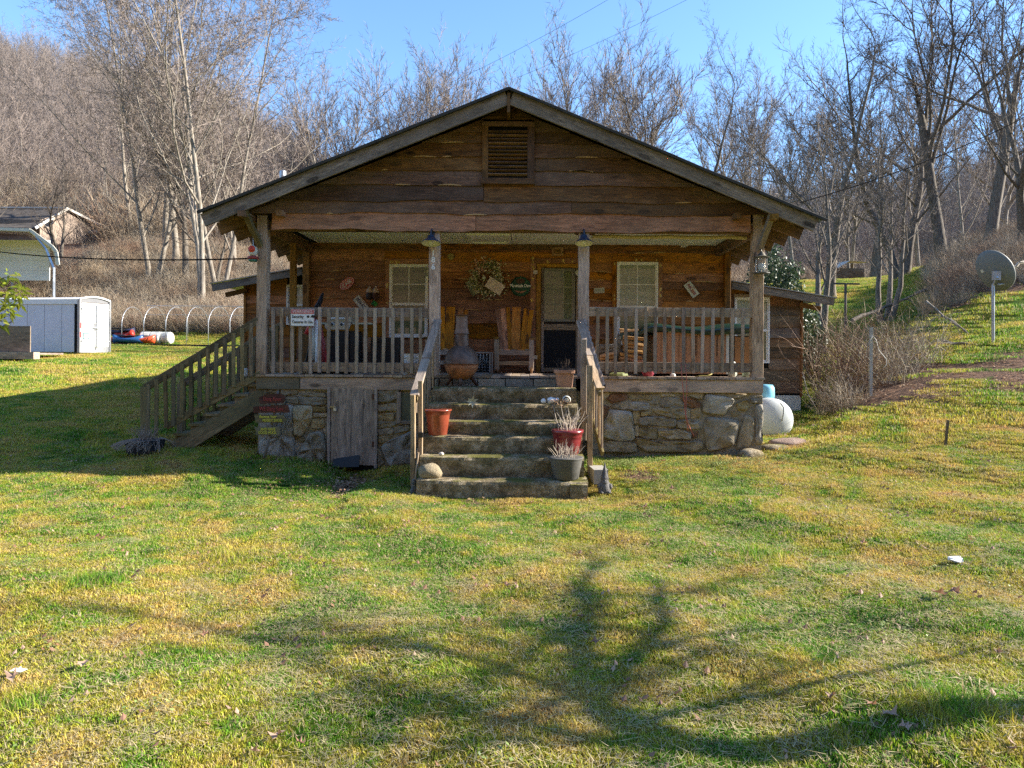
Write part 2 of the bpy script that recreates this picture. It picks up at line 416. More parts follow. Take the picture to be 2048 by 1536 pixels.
def ground_mat():
    m, t, b = nmat('ground')
    col, geo, c = ground_color(t)
    def nz(s, d=5., r=.6):
        n = N(t, 'ShaderNodeTexNoise', Scale=s, Detail=d, Roughness=r); L(t, geo.outputs['Position'], n.inputs['Vector']); return n.outputs[0]
    fine = nz(38., 4., .8)
    lawn = mixc(t, 1.0, col, mixc(t, fine, (.10, .09, .08, 1), (.80, .78, .7, 1)), 'MULTIPLY')
    l1 = nz(9., 8., .8); l2 = nz(1.2, 4.)
    rl = ramp(t, [(.34, lin(40, 30, 26)), (.47, lin(96, 72, 58)), (.58, lin(146, 112, 90)), (.72, lin(188, 158, 134))]); L(t, l1, rl.inputs[0])
    lit = mixc(t, math_(t, 'MULTIPLY', l2, .5), rl.outputs[0], lin(112, 92, 78))
    at = t.nodes.new('ShaderNodeAttribute'); at.attribute_name = 'litter'
    jag = math_(t, 'ADD', at.outputs['Fac'], math_(t, 'MULTIPLY', math_(t, 'SUBTRACT', nz(1.6, 7., .75), .5), 1.7))
    jr = ramp(t, [(.42, (0, 0, 0)), (.58, (1, 1, 1))]); L(t, jag, jr.inputs[0])
    cc = mixc(t, jr.outputs[0], lawn, lit)
    L(t, cc, b.inputs['Base Color']); b.inputs['Roughness'].default_value = .95; b.inputs['Specular IOR Level'].default_value = .1
    bump(t, b, math_(t, 'ADD', fine, l1), 1., .05)
    return m
M_GROUND = ground_mat()

def bark_mat(name, c1, c2, c3, sc=3.):
    m, t, b = nmat(name)
    co = coords(t, 'Object', (6 * sc, 6 * sc, 1.2 * sc), rnd=False)
    n1 = N(t, 'ShaderNodeTexNoise', Scale=1., Detail=6., Roughness=.7); L(t, co, n1.inputs['Vector'])
    r = ramp(t, [(.3, c1), (.5, c2), (.7, c3)]); L(t, n1.outputs[0], r.inputs[0])
    oi = t.nodes.new('ShaderNodeObjectInfo'); hs = t.nodes.new('ShaderNodeHueSaturation')
    L(t, math_(t, 'ADD', math_(t, 'MULTIPLY', oi.outputs['Random'], .4), .8), hs.inputs['Value'])
    L(t, r.outputs[0], hs.inputs['Color']); L(t, hs.outputs[0], b.inputs['Base Color'])
    b.inputs['Roughness'].default_value = .9; b.inputs['Specular IOR Level'].default_value = .15
    bump(t, b, n1.outputs[0], .7, .03)
    return m
M_BARK = bark_mat('grey_brown_bark', (.05, .042, .035, 1), (.16, .135, .11, 1), (.27, .235, .2, 1))
M_BARKP = bark_mat('pale_bark', (.10, .085, .065, 1), (.25, .215, .175, 1), (.40, .36, .31, 1), 1.2)
M_TWIG = plain('twig', (.25, .20, .17), .85, var=.25, scale=2, bmp=0)
M_TWIGD = plain('dark_twig', (.15, .12, .10), .85, var=.25, scale=2, bmp=0)
M_TWIGF = plain('hill_twig', (.22, .175, .15), .9, var=.35, scale=.6, bmp=0)
M_BRAMB = plain('bramble_stem', (.34, .255, .17), .85, var=.4, scale=5, bmp=0)
def leafm(name, c, tl=.35, rough=.45):
    m, t, b = nmat(name)
    geo = t.nodes.new('ShaderNodeNewGeometry')
    hs = t.nodes.new('ShaderNodeHueSaturation'); hs.inputs['Color'].default_value = tuple(c) + (1,)
    L(t, math_(t, 'ADD', math_(t, 'MULTIPLY', geo.outputs['Random Per Island'], .9), .55), hs.inputs['Value'])
    L(t, math_(t, 'ADD', math_(t, 'MULTIPLY', math_(t, 'FRACT', math_(t, 'MULTIPLY', geo.outputs['Random Per Island'], 9.)), .05), .475), hs.inputs['Hue'])
    L(t, hs.outputs[0], b.inputs['Base Color']); b.inputs['Roughness'].default_value = rough
    tr = t.nodes.new('ShaderNodeBsdfTranslucent'); L(t, hs.outputs[0], tr.inputs['Color'])
    ms = t.nodes.new('ShaderNodeMixShader'); ms.inputs[0].default_value = tl
    L(t, b.outputs[0], ms.inputs[1]); L(t, tr.outputs[0], ms.inputs[2]); L(t, ms.outputs[0], t.nodes['Material Output'].inputs[0])
    return m
M_LEAFG = leafm('evergreen_leaf', (.05, .08, .03), .15, .48)
M_LEAFY = leafm('yellow_green_leaf', (.30, .33, .035), .5)
M_CLOV = leafm('clover_leaf', (.24, .28, .08), .3, .5)
M_LEAFD = leafm('dead_leaf', (.26, .15, .085), .2, .7)
M_LEAFO = leafm('rust_leaf', (.28, .16, .08), .3, .6)
# ------------------------------------------------------------------ terrain
TD = np.array([0, 3, 7, 9.3, 11.2, 13.5, 18, 26, 36, 44, 55, 75, 110, 160, 230, 300, 700.])
TU = np.array([-700, 0, 200, 400, 540, 700, 1050, 1400, 1600, 1750, 1900, 2048, 2700.])
TZ = np.array([
    [0, .02, .10, .25, .50, .80, 1.25, 1.9, 3.2, 7.0, 12, 17, 34, 66, 108, 118, 118],
    [0, .00, .06, .16, .42, .68, 1.10, 1.85, 2.6, 5.2, 9.8, 15, 29, 57, 92, 104, 104],
    [0, .00, .04, .12, .40, .64, 1.05, 1.82, 2.5, 5.0, 9.8, 15, 28, 54, 89, 100, 100],
    [0, .00, .02, .08, .36, .60, 1.00, 1.75, 2.4, 5.4, 10.0, 14, 25, 48, 79, 88, 88],
    [0, .00, .00, .04, .26, .50, .95, 1.7, 2.4, 5.0, 9.0, 13, 21, 38, 62, 68, 68],
    [0, .00, .00, .02, .14, .40, .90, 1.7, 2.6, 4.5, 7.5, 9, 13, 23, 40, 46, 46],
    [0, .00, .00, .00, .20, .30, .70, 1.6, 3.0, 4.5, 6.5, 8, 10, 18, 32, 40, 40],
    [0, .00, .03, .12, .36, .42, .80, 2.4, 5.0, 6.4, 7.6, 8.6, 13, 24, 44, 52, 52],
    [0, .00, .06, .20, .42, .50, 1.10, 2.8, 5.2, 6.8, 7.9, 8.5, 13, 26, 46, 56, 56],
    [0, .02, .12, .32, .62, 1.15, 1.75, 3.3, 5.4, 7.0, 8.0, 8.4, 13, 27, 48, 60, 60],
    [0, .04, .18, .42, .82, 1.50, 2.40, 4.8, 7.2, 8.0, 8.4, 8.6, 14, 30, 52, 66, 66],
    [0, .06, .22, .52, 1.00, 1.70, 2.95, 6.0, 8.8, 9.4, 9.6, 10, 17, 36, 60, 76, 76],
    [0, .10, .30, .70, 1.40, 2.2, 3.8, 6.8, 9, 10, 11, 14, 26, 50, 82, 96, 96.]])

def _interp(u, D):
    u = np.clip(u, TU[0], TU[-1]); D = np.clip(D, 0, TD[-1])
    i = np.clip(np.searchsorted(TU, u) - 1, 0, len(TU) - 2); j = np.clip(np.searchsorted(TD, D) - 1, 0, len(TD) - 2)
    a = (u - TU[i]) / (TU[i + 1] - TU[i]); b = (D - TD[j]) / (TD[j + 1] - TD[j])
    a = a * a * (3 - 2 * a)
    return (TZ[i, j] * (1 - a) + TZ[i + 1, j] * a) * (1 - b) + (TZ[i, j + 1] * (1 - a) + TZ[i + 1, j + 1] * a) * b
def gauss(x, y, cx, cy, sx, sy): return np.exp(-((x - cx) / sx) ** 2 - ((y - cy) / sy) ** 2)
def gz(x, y):
    x = np.asarray(x, float); y = np.asarray(y, float)
    D = y + 11.2; Dm = np.maximum(D, 2.0)
    u = PX + F_PX * x / Dm
    z = 0
    offs = [(-.06, 0), (.06, 0), (0, -50), (0, 50), (0, 0), (-.04, 40), (.04, -40)]
    for a, b in offs: z = z + _interp(u + b, np.maximum(D, 0) * (1 + a))
    z = z / len(offs)
    z = z + np.clip((-y - 34) * .55, 0, 75)
    near = np.exp(-(np.hypot(x, y + 4) / 26) ** 2)
    z = z + near * (.035 * np.sin(x * 1.3 + 1) * np.cos(y * 1.1) + .02 * np.sin(x * 3.1 + y * 2.3))
    z = z - .17 * gauss(x, y, -2.75, -.45, .42, .5) - .10 * gauss(x, y, -2.55, -1.3, .28, .9) - .05 * gauss(x, y, -2.3, -2.6, .22, 1.1)
    z = z + .08 * gauss(x, y, 1.9, -.9, .9, .5) + .05 * gauss(x, y, -3.6, -1.4, .9, .5)
    far = np.clip((D - 60) / 60, 0, 1)
    z = z + far * (2.5 * np.sin(x * .045 + y * .02) + 1.8 * np.sin(x * .11 - y * .06))
    return z
def g1(x, y): return float(gz(np.array([x]), np.array([y]))[0])
def litter(x, y):
    D = y + 11.2; u = PX + F_PX * x / np.maximum(D, 2.)
    # left bank and wooded hill
    left = np.clip((D - 37.5) / 2.5, 0, 1) * (u < 1300)
    hill = np.clip((D - 78) / 8, 0, 1)
    right = gauss(x, y, 9.6, 3.2, 1.3, 1.5) * .9 + gauss(x, y, 7.6, 4.2, 1.3, 1.6) * 1.3 + gauss(x, y, 6.9, 2.6, .8, .9) * .9
    right = right + np.clip((u - 1830) / 110, 0, 1) * np.clip((D - 20.0) / 2, 0, 1)
    right = right + .6 * gauss(x, y, 9.0, 1.9, 3.6, 1.3)
    right = right * (.35 + .95 * (.5 + .5 * np.sin(x * 2.3 + 1.9 * np.sin(y * 2.1)) * np.cos(y * 2.9 + .8 * x)))
    steps = 1.0 * gauss(x, y, -2.62, -.9, .30, .9) + .9 * gauss(x, y, 1.65, -1.2, .35, .35) + .7 * gauss(x, y, -3.9, -.2, .9, .3) + .6 * gauss(x, y, -.4, -2.1, 1.1, .22) + .4 * gauss(x, y, -3.0, -2.2, .5, .3)
    behind = np.clip((-y - 30) / 4, 0, 1)
    return np.clip(left + hill + right + steps + behind, 0, 1)

def build_ground():
    n = 460
    tx = np.linspace(-1, 1, n); xs = 420 * np.sinh(tx * 4.9) / np.sinh(4.9)
    ty = np.linspace(-1, 1, n); ys = -5 + np.where(ty > 0, 520, 260) * np.sinh(ty * 5.0) / np.sinh(5.0)
    X, Y = np.meshgrid(xs, ys); Z = gz(X, Y)
    co = np.stack([X, Y, Z], -1).reshape(-1, 3)
    me = bpy.data.meshes.new('ground')
    idx = np.arange(n * n).reshape(n, n)
    q = np.stack([idx[:-1, :-1], idx[:-1, 1:], idx[1:, 1:], idx[1:, :-1]], -1).reshape(-1, 4)
    me.vertices.add(len(co)); me.vertices.foreach_set('co', co.ravel())
    me.loops.add(q.size); me.loops.foreach_set('vertex_index', q.ravel())
    me.polygons.add(len(q)); me.polygons.foreach_set('loop_start', np.arange(0, q.size, 4)); me.polygons.foreach_set('loop_total', np.full(len(q), 4))
    me.polygons.foreach_set('use_smooth', np.ones(len(q), bool))
    me.update(calc_edges=True)
    at = me.attributes.new('litter', 'FLOAT', 'POINT'); at.data.foreach_set('value', litter(X, Y).ravel())
    me.materials.append(M_GROUND)
    o = bpy.data.objects.new('ground', me); link(o); tag(o, kind='structure')
build_ground()

# ------------------------------------------------------------------ plants
def fast_mesh(name, co, faces3=None, faces4=None, mats=(), mi=None, smooth=False):
    me = bpy.data.meshes.new(name)
    co = np.asarray(co, np.float32)
    f3 = np.asarray(faces3 if faces3 is not None and len(faces3) else np.zeros((0, 3)), np.int32)
    f4 = np.asarray(faces4 if faces4 is not None and len(faces4) else np.zeros((0, 4)), np.int32)
    me.vertices.add(len(co)); me.vertices.foreach_set('co', co.ravel())
    lv = np.concatenate([f4.ravel(), f3.ravel()]).astype(np.int32)
    ls = np.concatenate([np.arange(len(f4)) * 4, len(f4) * 4 + np.arange(len(f3)) * 3]).astype(np.int32)
    lt = np.concatenate([np.full(len(f4), 4), np.full(len(f3), 3)]).astype(np.int32)
    me.loops.add(len(lv)); me.loops.foreach_set('vertex_index', lv)
    me.polygons.add(len(ls)); me.polygons.foreach_set('loop_start', ls); me.polygons.foreach_set('loop_total', lt)
    if mi is not None: me.polygons.foreach_set('material_index', np.asarray(mi, np.int32))
    if smooth: me.polygons.foreach_set('use_smooth', np.ones(len(ls), bool))
    for m in mats: me.materials.append(m)
    me.update(calc_edges=True)
    return me

class Tree:
    """bare winter tree: tubes for wood (trunk), tapering ribbons for twigs (crown)"""
    def __init__(s, seed): s.r = random.Random(seed); s.tv = []; s.tf = []; s.wv = []; s.w4 = []; s.w3 = []; s.tips = []
    def tube(s, pts, rs, seg):
        b = len(s.tv); n = len(pts)
        a = None
        for i in range(n):
            t = (pts[min(i + 1, n - 1)] - pts[max(i - 1, 0)]).normalized()
            a = t.orthogonal().normalized() if a is None else (a - t * a.dot(t)).normalized()
            c = t.cross(a)
            for k in range(seg):
                an = 6.2832 * k / seg; s.tv.append(pts[i] + (a * math.cos(an) + c * math.sin(an)) * rs[i])
        for i in range(n - 1):
            for k in range(seg):
                k2 = (k + 1) % seg; s.tf.append((b + i * seg + k, b + i * seg + k2, b + (i + 1) * seg + k2, b + (i + 1) * seg + k))
    def ribbon(s, pts, w0):
        b = len(s.wv); n = len(pts)
        t = (pts[-1] - pts[0]); side = t.cross(Vector((s.r.uniform(-1, 1), s.r.uniform(-1, 1), s.r.uniform(-1, 1))))
        side = side.normalized() if side.length > 1e-6 else Vector((1, 0, 0))
        for i in range(n - 1):
            w = w0 * (1 - .75 * i / (n - 1)); s.wv.append(pts[i] - side * w); s.wv.append(pts[i] + side * w)
        s.wv.append(pts[-1])
        for i in range(n - 2): s.w4.append((b + 2 * i, b + 2 * i + 1, b + 2 * i + 3, b + 2 * i + 2))
        s.w3.append((b + 2 * (n - 2), b + 2 * (n - 2) + 1, b + 2 * (n - 1)))
    def path(s, p, d, ln, n, wig, up):
        pts = [p.copy()]; d = d.normalized(); st = ln / n
        for i in range(n):
            d = (d + Vector((s.r.gauss(0, wig), s.r.gauss(0, wig), s.r.gauss(0, wig) + up))).normalized()
            p = p + d * st; pts.append(p.copy())
        return pts
    def grow(s, p, d, ln, rad, lev, cfg):
        c = cfg[lev]; n = c['n']
        pts = s.path(p, d, ln, n, c['wig'], c['up'])
        r1 = rad * c.get('tip', .25)
        if c['seg']:
            rs = [rad + (r1 - rad) * (i / n) ** .8 for i in range(n + 1)]
            if lev == 0 and c.get('flare', True): rs[0] *= 1.35
            s.tube(pts, rs, c['seg'])
        else: s.ribbon(pts, rad)
        if lev + 1 >= len(cfg):
            s.tips.append(pts[-1]); return
        nc = c['kids']; lo = c['lo']
        for k in range(nc):
            f = lo + (1 - lo) * (k + s.r.random()) / nc; f = min(f, .999)
            x = f * n; i = int(x); q = pts[i].lerp(pts[i + 1], x - i)
            t = (pts[i + 1] - pts[i]).normalized()
            o = t.orthogonal().normalized(); an = s.r.uniform(0, 6.283); o = (o * math.cos(an) + t.cross(o) * math.sin(an))
            ang = R(s.r.uniform(*c['ang'])); dd = t * math.cos(ang) + o * math.sin(ang)
            cl = ln * s.r.uniform(*c['len']) * (1 - c.get('fall', .5) * f)
            rr = rad + (r1 - rad) * f ** .8
            s.grow(q, dd, cl, max(c['rmin'], rr * s.r.uniform(.4, .6)), lev + 1, cfg)
        if c.get('fork'):
            s.grow(pts[-1], (pts[-1] - pts[-2]), ln * .35, r1, lev + 1, cfg)
    def meshes(s, name, bark, twig):
        tr = fast_mesh(name + '_trunk', [tuple(v) for v in s.tv], None, s.tf, [bark], smooth=True)
        cr = fast_mesh(name + '_crown', [tuple(v) for v in s.wv], s.w3, s.w4, [twig])
        return tr, cr

def cfg_big(tw=.006, dens=1., spread=1., up=.06, lo=.22, straight=.05, k3=8, k4=6):
    return [dict(n=12, seg=8, wig=straight, up=.03, kids=int(15 * dens), lo=lo, ang=(22, 55 * spread), len=(.36, .62), fall=.6, rmin=.03, tip=.12, fork=True),
            dict(n=8, seg=5, wig=.12, up=up, kids=int(9 * dens), lo=.15, ang=(25, 60), len=(.28, .5), fall=.45, rmin=.014, tip=.2, fork=True),
            dict(n=5, seg=3, wig=.16, up=.05, kids=int(k3 * dens), lo=.1, ang=(25, 60), len=(.3, .5), fall=.4, rmin=max(.007, tw), tip=.3, fork=True),
            dict(n=3, seg=0, wig=.11, up=.03, kids=k4, lo=.1, ang=(25, 60), len=(.35, .6), fall=.3, rmin=tw, tip=.5),
            dict(n=2, seg=0, wig=.1, up=.02)]

def cfg_fan(k0, wig=.07, tw=.012, spread=1.):
    return [dict(n=6, seg=7, wig=.03, up=.02, kids=k0, lo=.55, ang=(14 * spread, 42 * spread), len=(1.05, 1.45), fall=.1, rmin=.09, tip=.6, fork=True),
            dict(n=9, seg=5, wig=wig, up=.02, kids=10, lo=.25, ang=(18, 45), len=(.34, .5), fall=.35, rmin=.035, tip=.15, fork=True),
            dict(n=6, seg=3, wig=wig, up=.03, kids=8, lo=.15, ang=(18, 45), len=(.35, .55), fall=.35, rmin=.018, tip=.3, fork=True),
            dict(n=4, seg=0, wig=wig, up=.03, kids=8, lo=.1, ang=(18, 45), len=(.4, .65), fall=.3, rmin=tw, tip=.6),
            dict(n=2, seg=0, wig=.08, up=.02)]
BIG = {}
def big_tree(key, seed, h, r, cfg, stems=1, bark=None, twig=None, topped=False):
    t = Tree(seed)
    for k in range(stems):
        an = 6.283 * k / max(1, stems) + .5
        d = Vector((math.cos(an) * .22, math.sin(an) * .22, 1)) if stems > 1 else Vector((t.r.uniform(-.05, .05), t.r.uniform(-.05, .05), 1))
        t.grow(Vector((math.cos(an) * .12 * (stems > 1), math.sin(an) * .12 * (stems > 1), -.4)), d, h * t.r.uniform(.85, 1), r, 0, cfg)
    BIG[key] = t.meshes(key, bark or M_BARK, twig or M_TWIG)
    return BIG[key]
_tn = {}
def place_tree(key, x, y, label, group, s=1., rz=None, name='bare_tree', z=None, cat='tree', tilt=0.):
    tr, cr = BIG[key]
    e = bpy.data.objects.new(name, None)
    z = g1(x, y) if z is None else z
    M = Matrix.Translation((x, y, z)) @ Matrix.Rotation(random.uniform(0, 6.28) if rz is None else rz, 4, 'Z') @ Matrix.Rotation(tilt, 4, 'X') @ Matrix.Scale(s, 4)
    link(e, None, M); tag(e, label, cat, group)
    a = bpy.data.objects.new('trunk', tr); link(a, e, M)
    b = bpy.data.objects.new('crown', cr); link(b, e, M)
    return e

def instancer(name, pts, rots, scales, idx, objs, label=None, kind='stuff'):
    """ONE object that scatters the given small meshes (geometry nodes)"""
    me = bpy.data.meshes.new(name); me.vertices.add(len(pts)); me.vertices.foreach_set('co', np.asarray(pts, np.float32).ravel())
    for nm, ty, arr in (('rot', 'FLOAT_VECTOR', rots), ('sc', 'FLOAT', scales), ('idx', 'INT', idx)):
        a = me.attributes.new(nm, ty, 'POINT'); a.data.foreach_set('vector' if ty == 'FLOAT_VECTOR' else 'value', np.asarray(arr, np.int32 if ty == 'INT' else np.float32).ravel())
    me.update()
    c = bpy.data.collections.new(name + '_pieces')
    for k, m in enumerate(objs):
        o = bpy.data.objects.new('%s_piece_%02d' % (name, k), m); c.objects.link(o)
    ng = bpy.data.node_groups.new(name, 'GeometryNodeTree')
    ng.interface.new_socket('Geometry', in_out='INPUT', socket_type='NodeSocketGeometry')
    ng.interface.new_socket('Geometry', in_out='OUTPUT', socket_type='NodeSocketGeometry')
    gi = ng.nodes.new('NodeGroupInput'); go = ng.nodes.new('NodeGroupOutput')
    iop = ng.nodes.new('GeometryNodeInstanceOnPoints'); ci = ng.nodes.new('GeometryNodeCollectionInfo')
    ci.inputs[0].default_value = c; ci.inputs['Separate Children'].default_value = True; ci.inputs['Reset Children'].default_value = True
    def attr(nm, dt):
        n = ng.nodes.new('GeometryNodeInputNamedAttribute'); n.data_type = dt; n.inputs['Name'].default_value = nm; return n.outputs[0]
    ng.links.new(gi.outputs[0], iop.inputs['Points']); ng.links.new(ci.outputs[0], iop.inputs['Instance'])
    iop.inputs['Pick Instance'].default_value = True
    ng.links.new(attr('idx', 'INT'), iop.inputs['Instance Index'])
    ng.links.new(attr('rot', 'FLOAT_VECTOR'), iop.inputs['Rotation'])
    ng.links.new(attr('sc', 'FLOAT'), iop.inputs['Scale'])
    ng.links.new(iop.outputs[0], go.inputs[0])
    o = bpy.data.objects.new(name, me); link(o)
    md = o.modifiers.new('scatter', 'NODES'); md.node_group = ng
    return tag(o, label, None, None, kind)
# ------------------------------------------------------------------ cabin
FZ = 1.58                       # porch floor
XC = -0.27                      # ridge
cabin = thing('cabin', (XC, 2.2, .3), 'brown board-sided cabin with gabled porch on a stone foundation', 'cabin')
YW = 2.2

def siding(name, zt, zb, xl, xr, y, mat, parent, n=14, wav=.012, t=.028, seed=0):
    """lapped live-edge board facing -Y; xl, xr give the end x as functions of z"""
    rr = random.Random(seed + int(zt * 977) + int(y * 31)); ph = [rr.uniform(0, 6.28) for _ in range(4)]
    xm = (xl(zb) + xr(zb)) / 2; zm = (zt + zb) / 2
    def wv(x): return wav * (math.sin(x * 2.1 + ph[0]) + .6 * math.sin(x * 5.7 + ph[1]) + .35 * math.sin(x * 13 + ph[2]))
    vs = []; fs = []
    for i in range(n + 1):
        f = i / n
        xt = xl(zt) + (xr(zt) - xl(zt)) * f; xb = xl(zb) + (xr(zb) - xl(zb)) * f
        b = zb + wv(xb)
        vs += [(xt - xm, 0 - .006, zt - zm), (xb - xm, -t, b - zm), (xb - xm, 0, b - zm), (xt - xm, 0, zt - zm)]
    for i in range(n):
        a, c = i * 4, (i + 1) * 4
        fs += [(a, a + 1, c + 1, c), (a + 1, a + 2, c + 2, c + 1), (a + 3, a, c, c + 3)]
    fs += [(0, 3, 2, 1), tuple(n * 4 + k for k in (0, 1, 2, 3))]
    m = MB(); m.add(vs, fs)
    o = m.build(name, mat, parent, Matrix.Translation((xm, y, zm)))
    return o, wv

def camb(parent, x0, x1, z, y, wv):
    """pale strip of sapwood left on a board's lower edge"""
    n = 6; vs = []; fs = []
    for i in range(n + 1):
        x = x0 + (x1 - x0) * i / n; b = z + wv(x); h = .016 * math.sin(math.pi * (i + .3) / (n + .6)) + .003
        vs += [(x, y - .031, b + h), (x, y - .031, b - .001), (x, y - .02, b - .001), (x, y - .02, b + h)]
    for i in range(n):
        a, c = i * 4, i * 4 + 4
        fs += [(a, a + 1, c + 1, c), (a + 1, a + 2, c + 2, c + 1), (a + 3, a, c, c + 3)]
    m = MB(); m.add(vs, fs); m.build('sapwood_strip', M_CAMB, parent)

# house core (dark inner box behind the boards) and floor
core = MB(); core.bb(-4.12, 3.78, YW + .03, 10.5, .9, 4.0)
core.prism([(-4.3, 4.075), (3.8, 4.075), (XC, 5.74)], .03, 10.4)
core.build('inner_wall', M_DARK, cabin)
front = tag(bpy.data.objects.new('front_wall', None)); link(front, cabin, Matrix.Translation((0, YW, 2.8)))
# back wall boards
wl = [490, 505, 524, 544, 561, 577, 600, 622, 647, 676, 706, 735, 753]
zz = [P(1040, v, YW).z for v in wl]
holes = [(P(776, 0, YW).x, P(857, 0, YW).x, P(0, 676, YW).z, P(0, 526, YW).z), (P(1071, 0, YW).x, P(1160, 0, YW).x, 1.5, P(0, 527, YW).z), (P(1232, 0, YW).x, P(1315, 0, YW).x, P(0, 690, YW).z, P(0, 524, YW).z)]
X0, X1 = P(615, 600, YW).x, P(1450, 600, YW).x
for i in range(len(zz) - 1):
    zt, zb = zz[i], zz[i + 1]; lap = .02
    cuts = [X0]
    for h in holes:
        if h[2] < (zt + zb) / 2 < h[3] + .02: cuts += [h[0], h[1]]
    cuts.append(X1)
    if i in (1, 3): cuts = sorted(cuts + [P(768, 0, YW).x, P(768, 0, YW).x])
    for k in range(0, len(cuts) - 1, 2):
        a, b = cuts[k], cuts[k + 1]
        if b - a < .05: continue
        mt = M_ORANGE if i in (0,) else M_WALL
        o, wv = siding('wall_board', zt + lap, zb, lambda z: a, lambda z: b, YW, mt, front, n=max(4, int((b - a) * 3)), wav=.011, seed=i * 7 + k)
        if i in (0, 2, 3, 5, 6) and random.random() < .75:
            for q in range(random.randint(1, 2)):
                w_ = random.uniform(.15, .45); xs = random.uniform(a + .05, max(a + .06, b - w_ - .05))
                if xs + w_ < b: camb(front, xs, xs + w_, zb, YW, wv)
# corner boards of the back wall
abox('corner_post', P(608, 0, YW).x, P(621, 0, YW).x, YW - .12, YW + .05, FZ, 3.98, M_RAFT, front)
abox('corner_post', P(1445, 0, YW).x, P(1457, 0, YW).x, YW - .12, YW + .05, FZ, 3.98, M_ORANGE, front)
abox('ledger_board', X0, X1, YW - .075, YW - .035, P(0, 500, YW).z, P(0, 489, YW).z, M_ORANGE, front, jit=.004, n=8)

# --- gable
SL = (6.02 - 4.10) / 4.72
def roofz(x, off=0.): return 6.04 - abs(x - XC) * SL + off
gable = tag(bpy.data.objects.new('gable', None)); link(gable, cabin, Matrix.Translation((0, 0, 4)))
gl = [215, 240, 265, 288, 316, 343, 372, 404, 429, 463]
def gx(side, off=-.18):
    return lambda z: (XC - max(0, (6.04 + off - z)) / SL) if side < 0 else (XC + max(0, (6.04 + off - z)) / SL)
gz_ = [P(1020, v, 0).z for v in gl]
vx0, vx1, vz0, vz1 = P(962, 0, 0).x, P(1066, 0, 0).x, P(0, 369, 0).z, P(0, 246, 0).z
PL, PR = -4.32, 3.84
for i in range(len(gz_) - 1):
    zt, zb = gz_[i], gz_[i + 1]
    L_, R_ = gx(-1), gx(1)
    cl = lambda z, L_=L_: max(L_(z), -4.42); cr = lambda z, R_=R_: min(R_(z), 3.92)
    if i >= 8: cl = lambda z: P(545, 460, 0).x; cr = lambda z: P(1500, 460, 0).x
    pieces = []
    if zb < vz1 - .05 and zt > vz0 + .05:
        off = [0, .04, -.03, .05, 0, -.05, .03][i % 7]
        pieces = [(cl, lambda z: vx0 + .01, 0, 0), (lambda z: vx1 - .01, cr, off * .4, 1)]
    elif i in (6, 8):
        j = P(965 if i == 6 else 950, 0, 0).x
        pieces = [(cl, lambda z, j=j: j - .004, 0, 0), (lambda z, j=j: j + .004, cr, -.02, 1)]
    elif i == 7:
        j = P(1141, 0, 0).x
        pieces = [(cl, lambda z, j=j: j - .003, 0, 0), (lambda z, j=j: j + .003, cr, .02, 1)]
    else: pieces = [(cl, cr, 0, 0)]
    for (a, b, of, k) in pieces:
        mt = M_HEAD if i == 8 else M_GABLE
        big = .02 if i >= 6 else .009
        o, wv = siding('gable_board', zt + .03 + of * .2, zb, a, b, -.005 - .004 * (i == 8), mt, gable, n=18, wav=big * .8, t=.035, seed=i * 5 + k)
        for q in range(random.randint(0, 2) if i >= 2 else 0):
            w_ = random.uniform(.08, .4); lo_, hi_ = a(zb) + .3, b(zb) - w_ - .3
            if hi_ > lo_:
                xs = random.uniform(lo_, hi_); camb(gable, xs, xs + w_, zb, -.009, wv)
# ridge block under the peak
beam('ridge_end', (XC - .01, -.44, 5.80), (XC - .01, .3, 5.80), .045, .30, M_GABLE, gable)
# louvred vent
vent = tag(bpy.data.objects.new('louvre_vent', None)); link(vent, cabin, Matrix.Translation(((vx0 + vx1) / 2, 0, (vz0 + vz1) / 2)))
ix0, ix1, iz0, iz1 = P(974, 0, 0).x, P(1052, 0, 0).x, P(0, 355, 0).z, P(0, 262, 0).z
abox('vent_frame', vx0, ix0, -.075, .0, vz0 + .085, vz1 - .07, M_GABLE, vent)
abox('vent_frame', ix1, vx1, -.075, .0, vz0 + .085, vz1 - .07, M_GABLE, vent)
abox('vent_frame', vx0, vx1, -.078, .0, vz1 - .07, vz1, M_GABLE, vent)
abox('vent_frame', vx0 - .01, vx1 + .01, -.085, .0, vz0 - .01, vz0 + .085, M_GABLE, vent)
MB().bb(ix0, ix1, -.03, -.022, iz0 - .03, iz1 + .03).build('vent_back', M_DARK, vent)
for k in range(12):
    z = iz0 + .0 + (iz1 - iz0) * (k + .5) / 12
    o = beam('louvre_slat', (ix0, -.055, z), (ix1, -.055, z), .055, .02, M_GABLE, vent, up=(0, .55, 1), jit=.002, n=3)

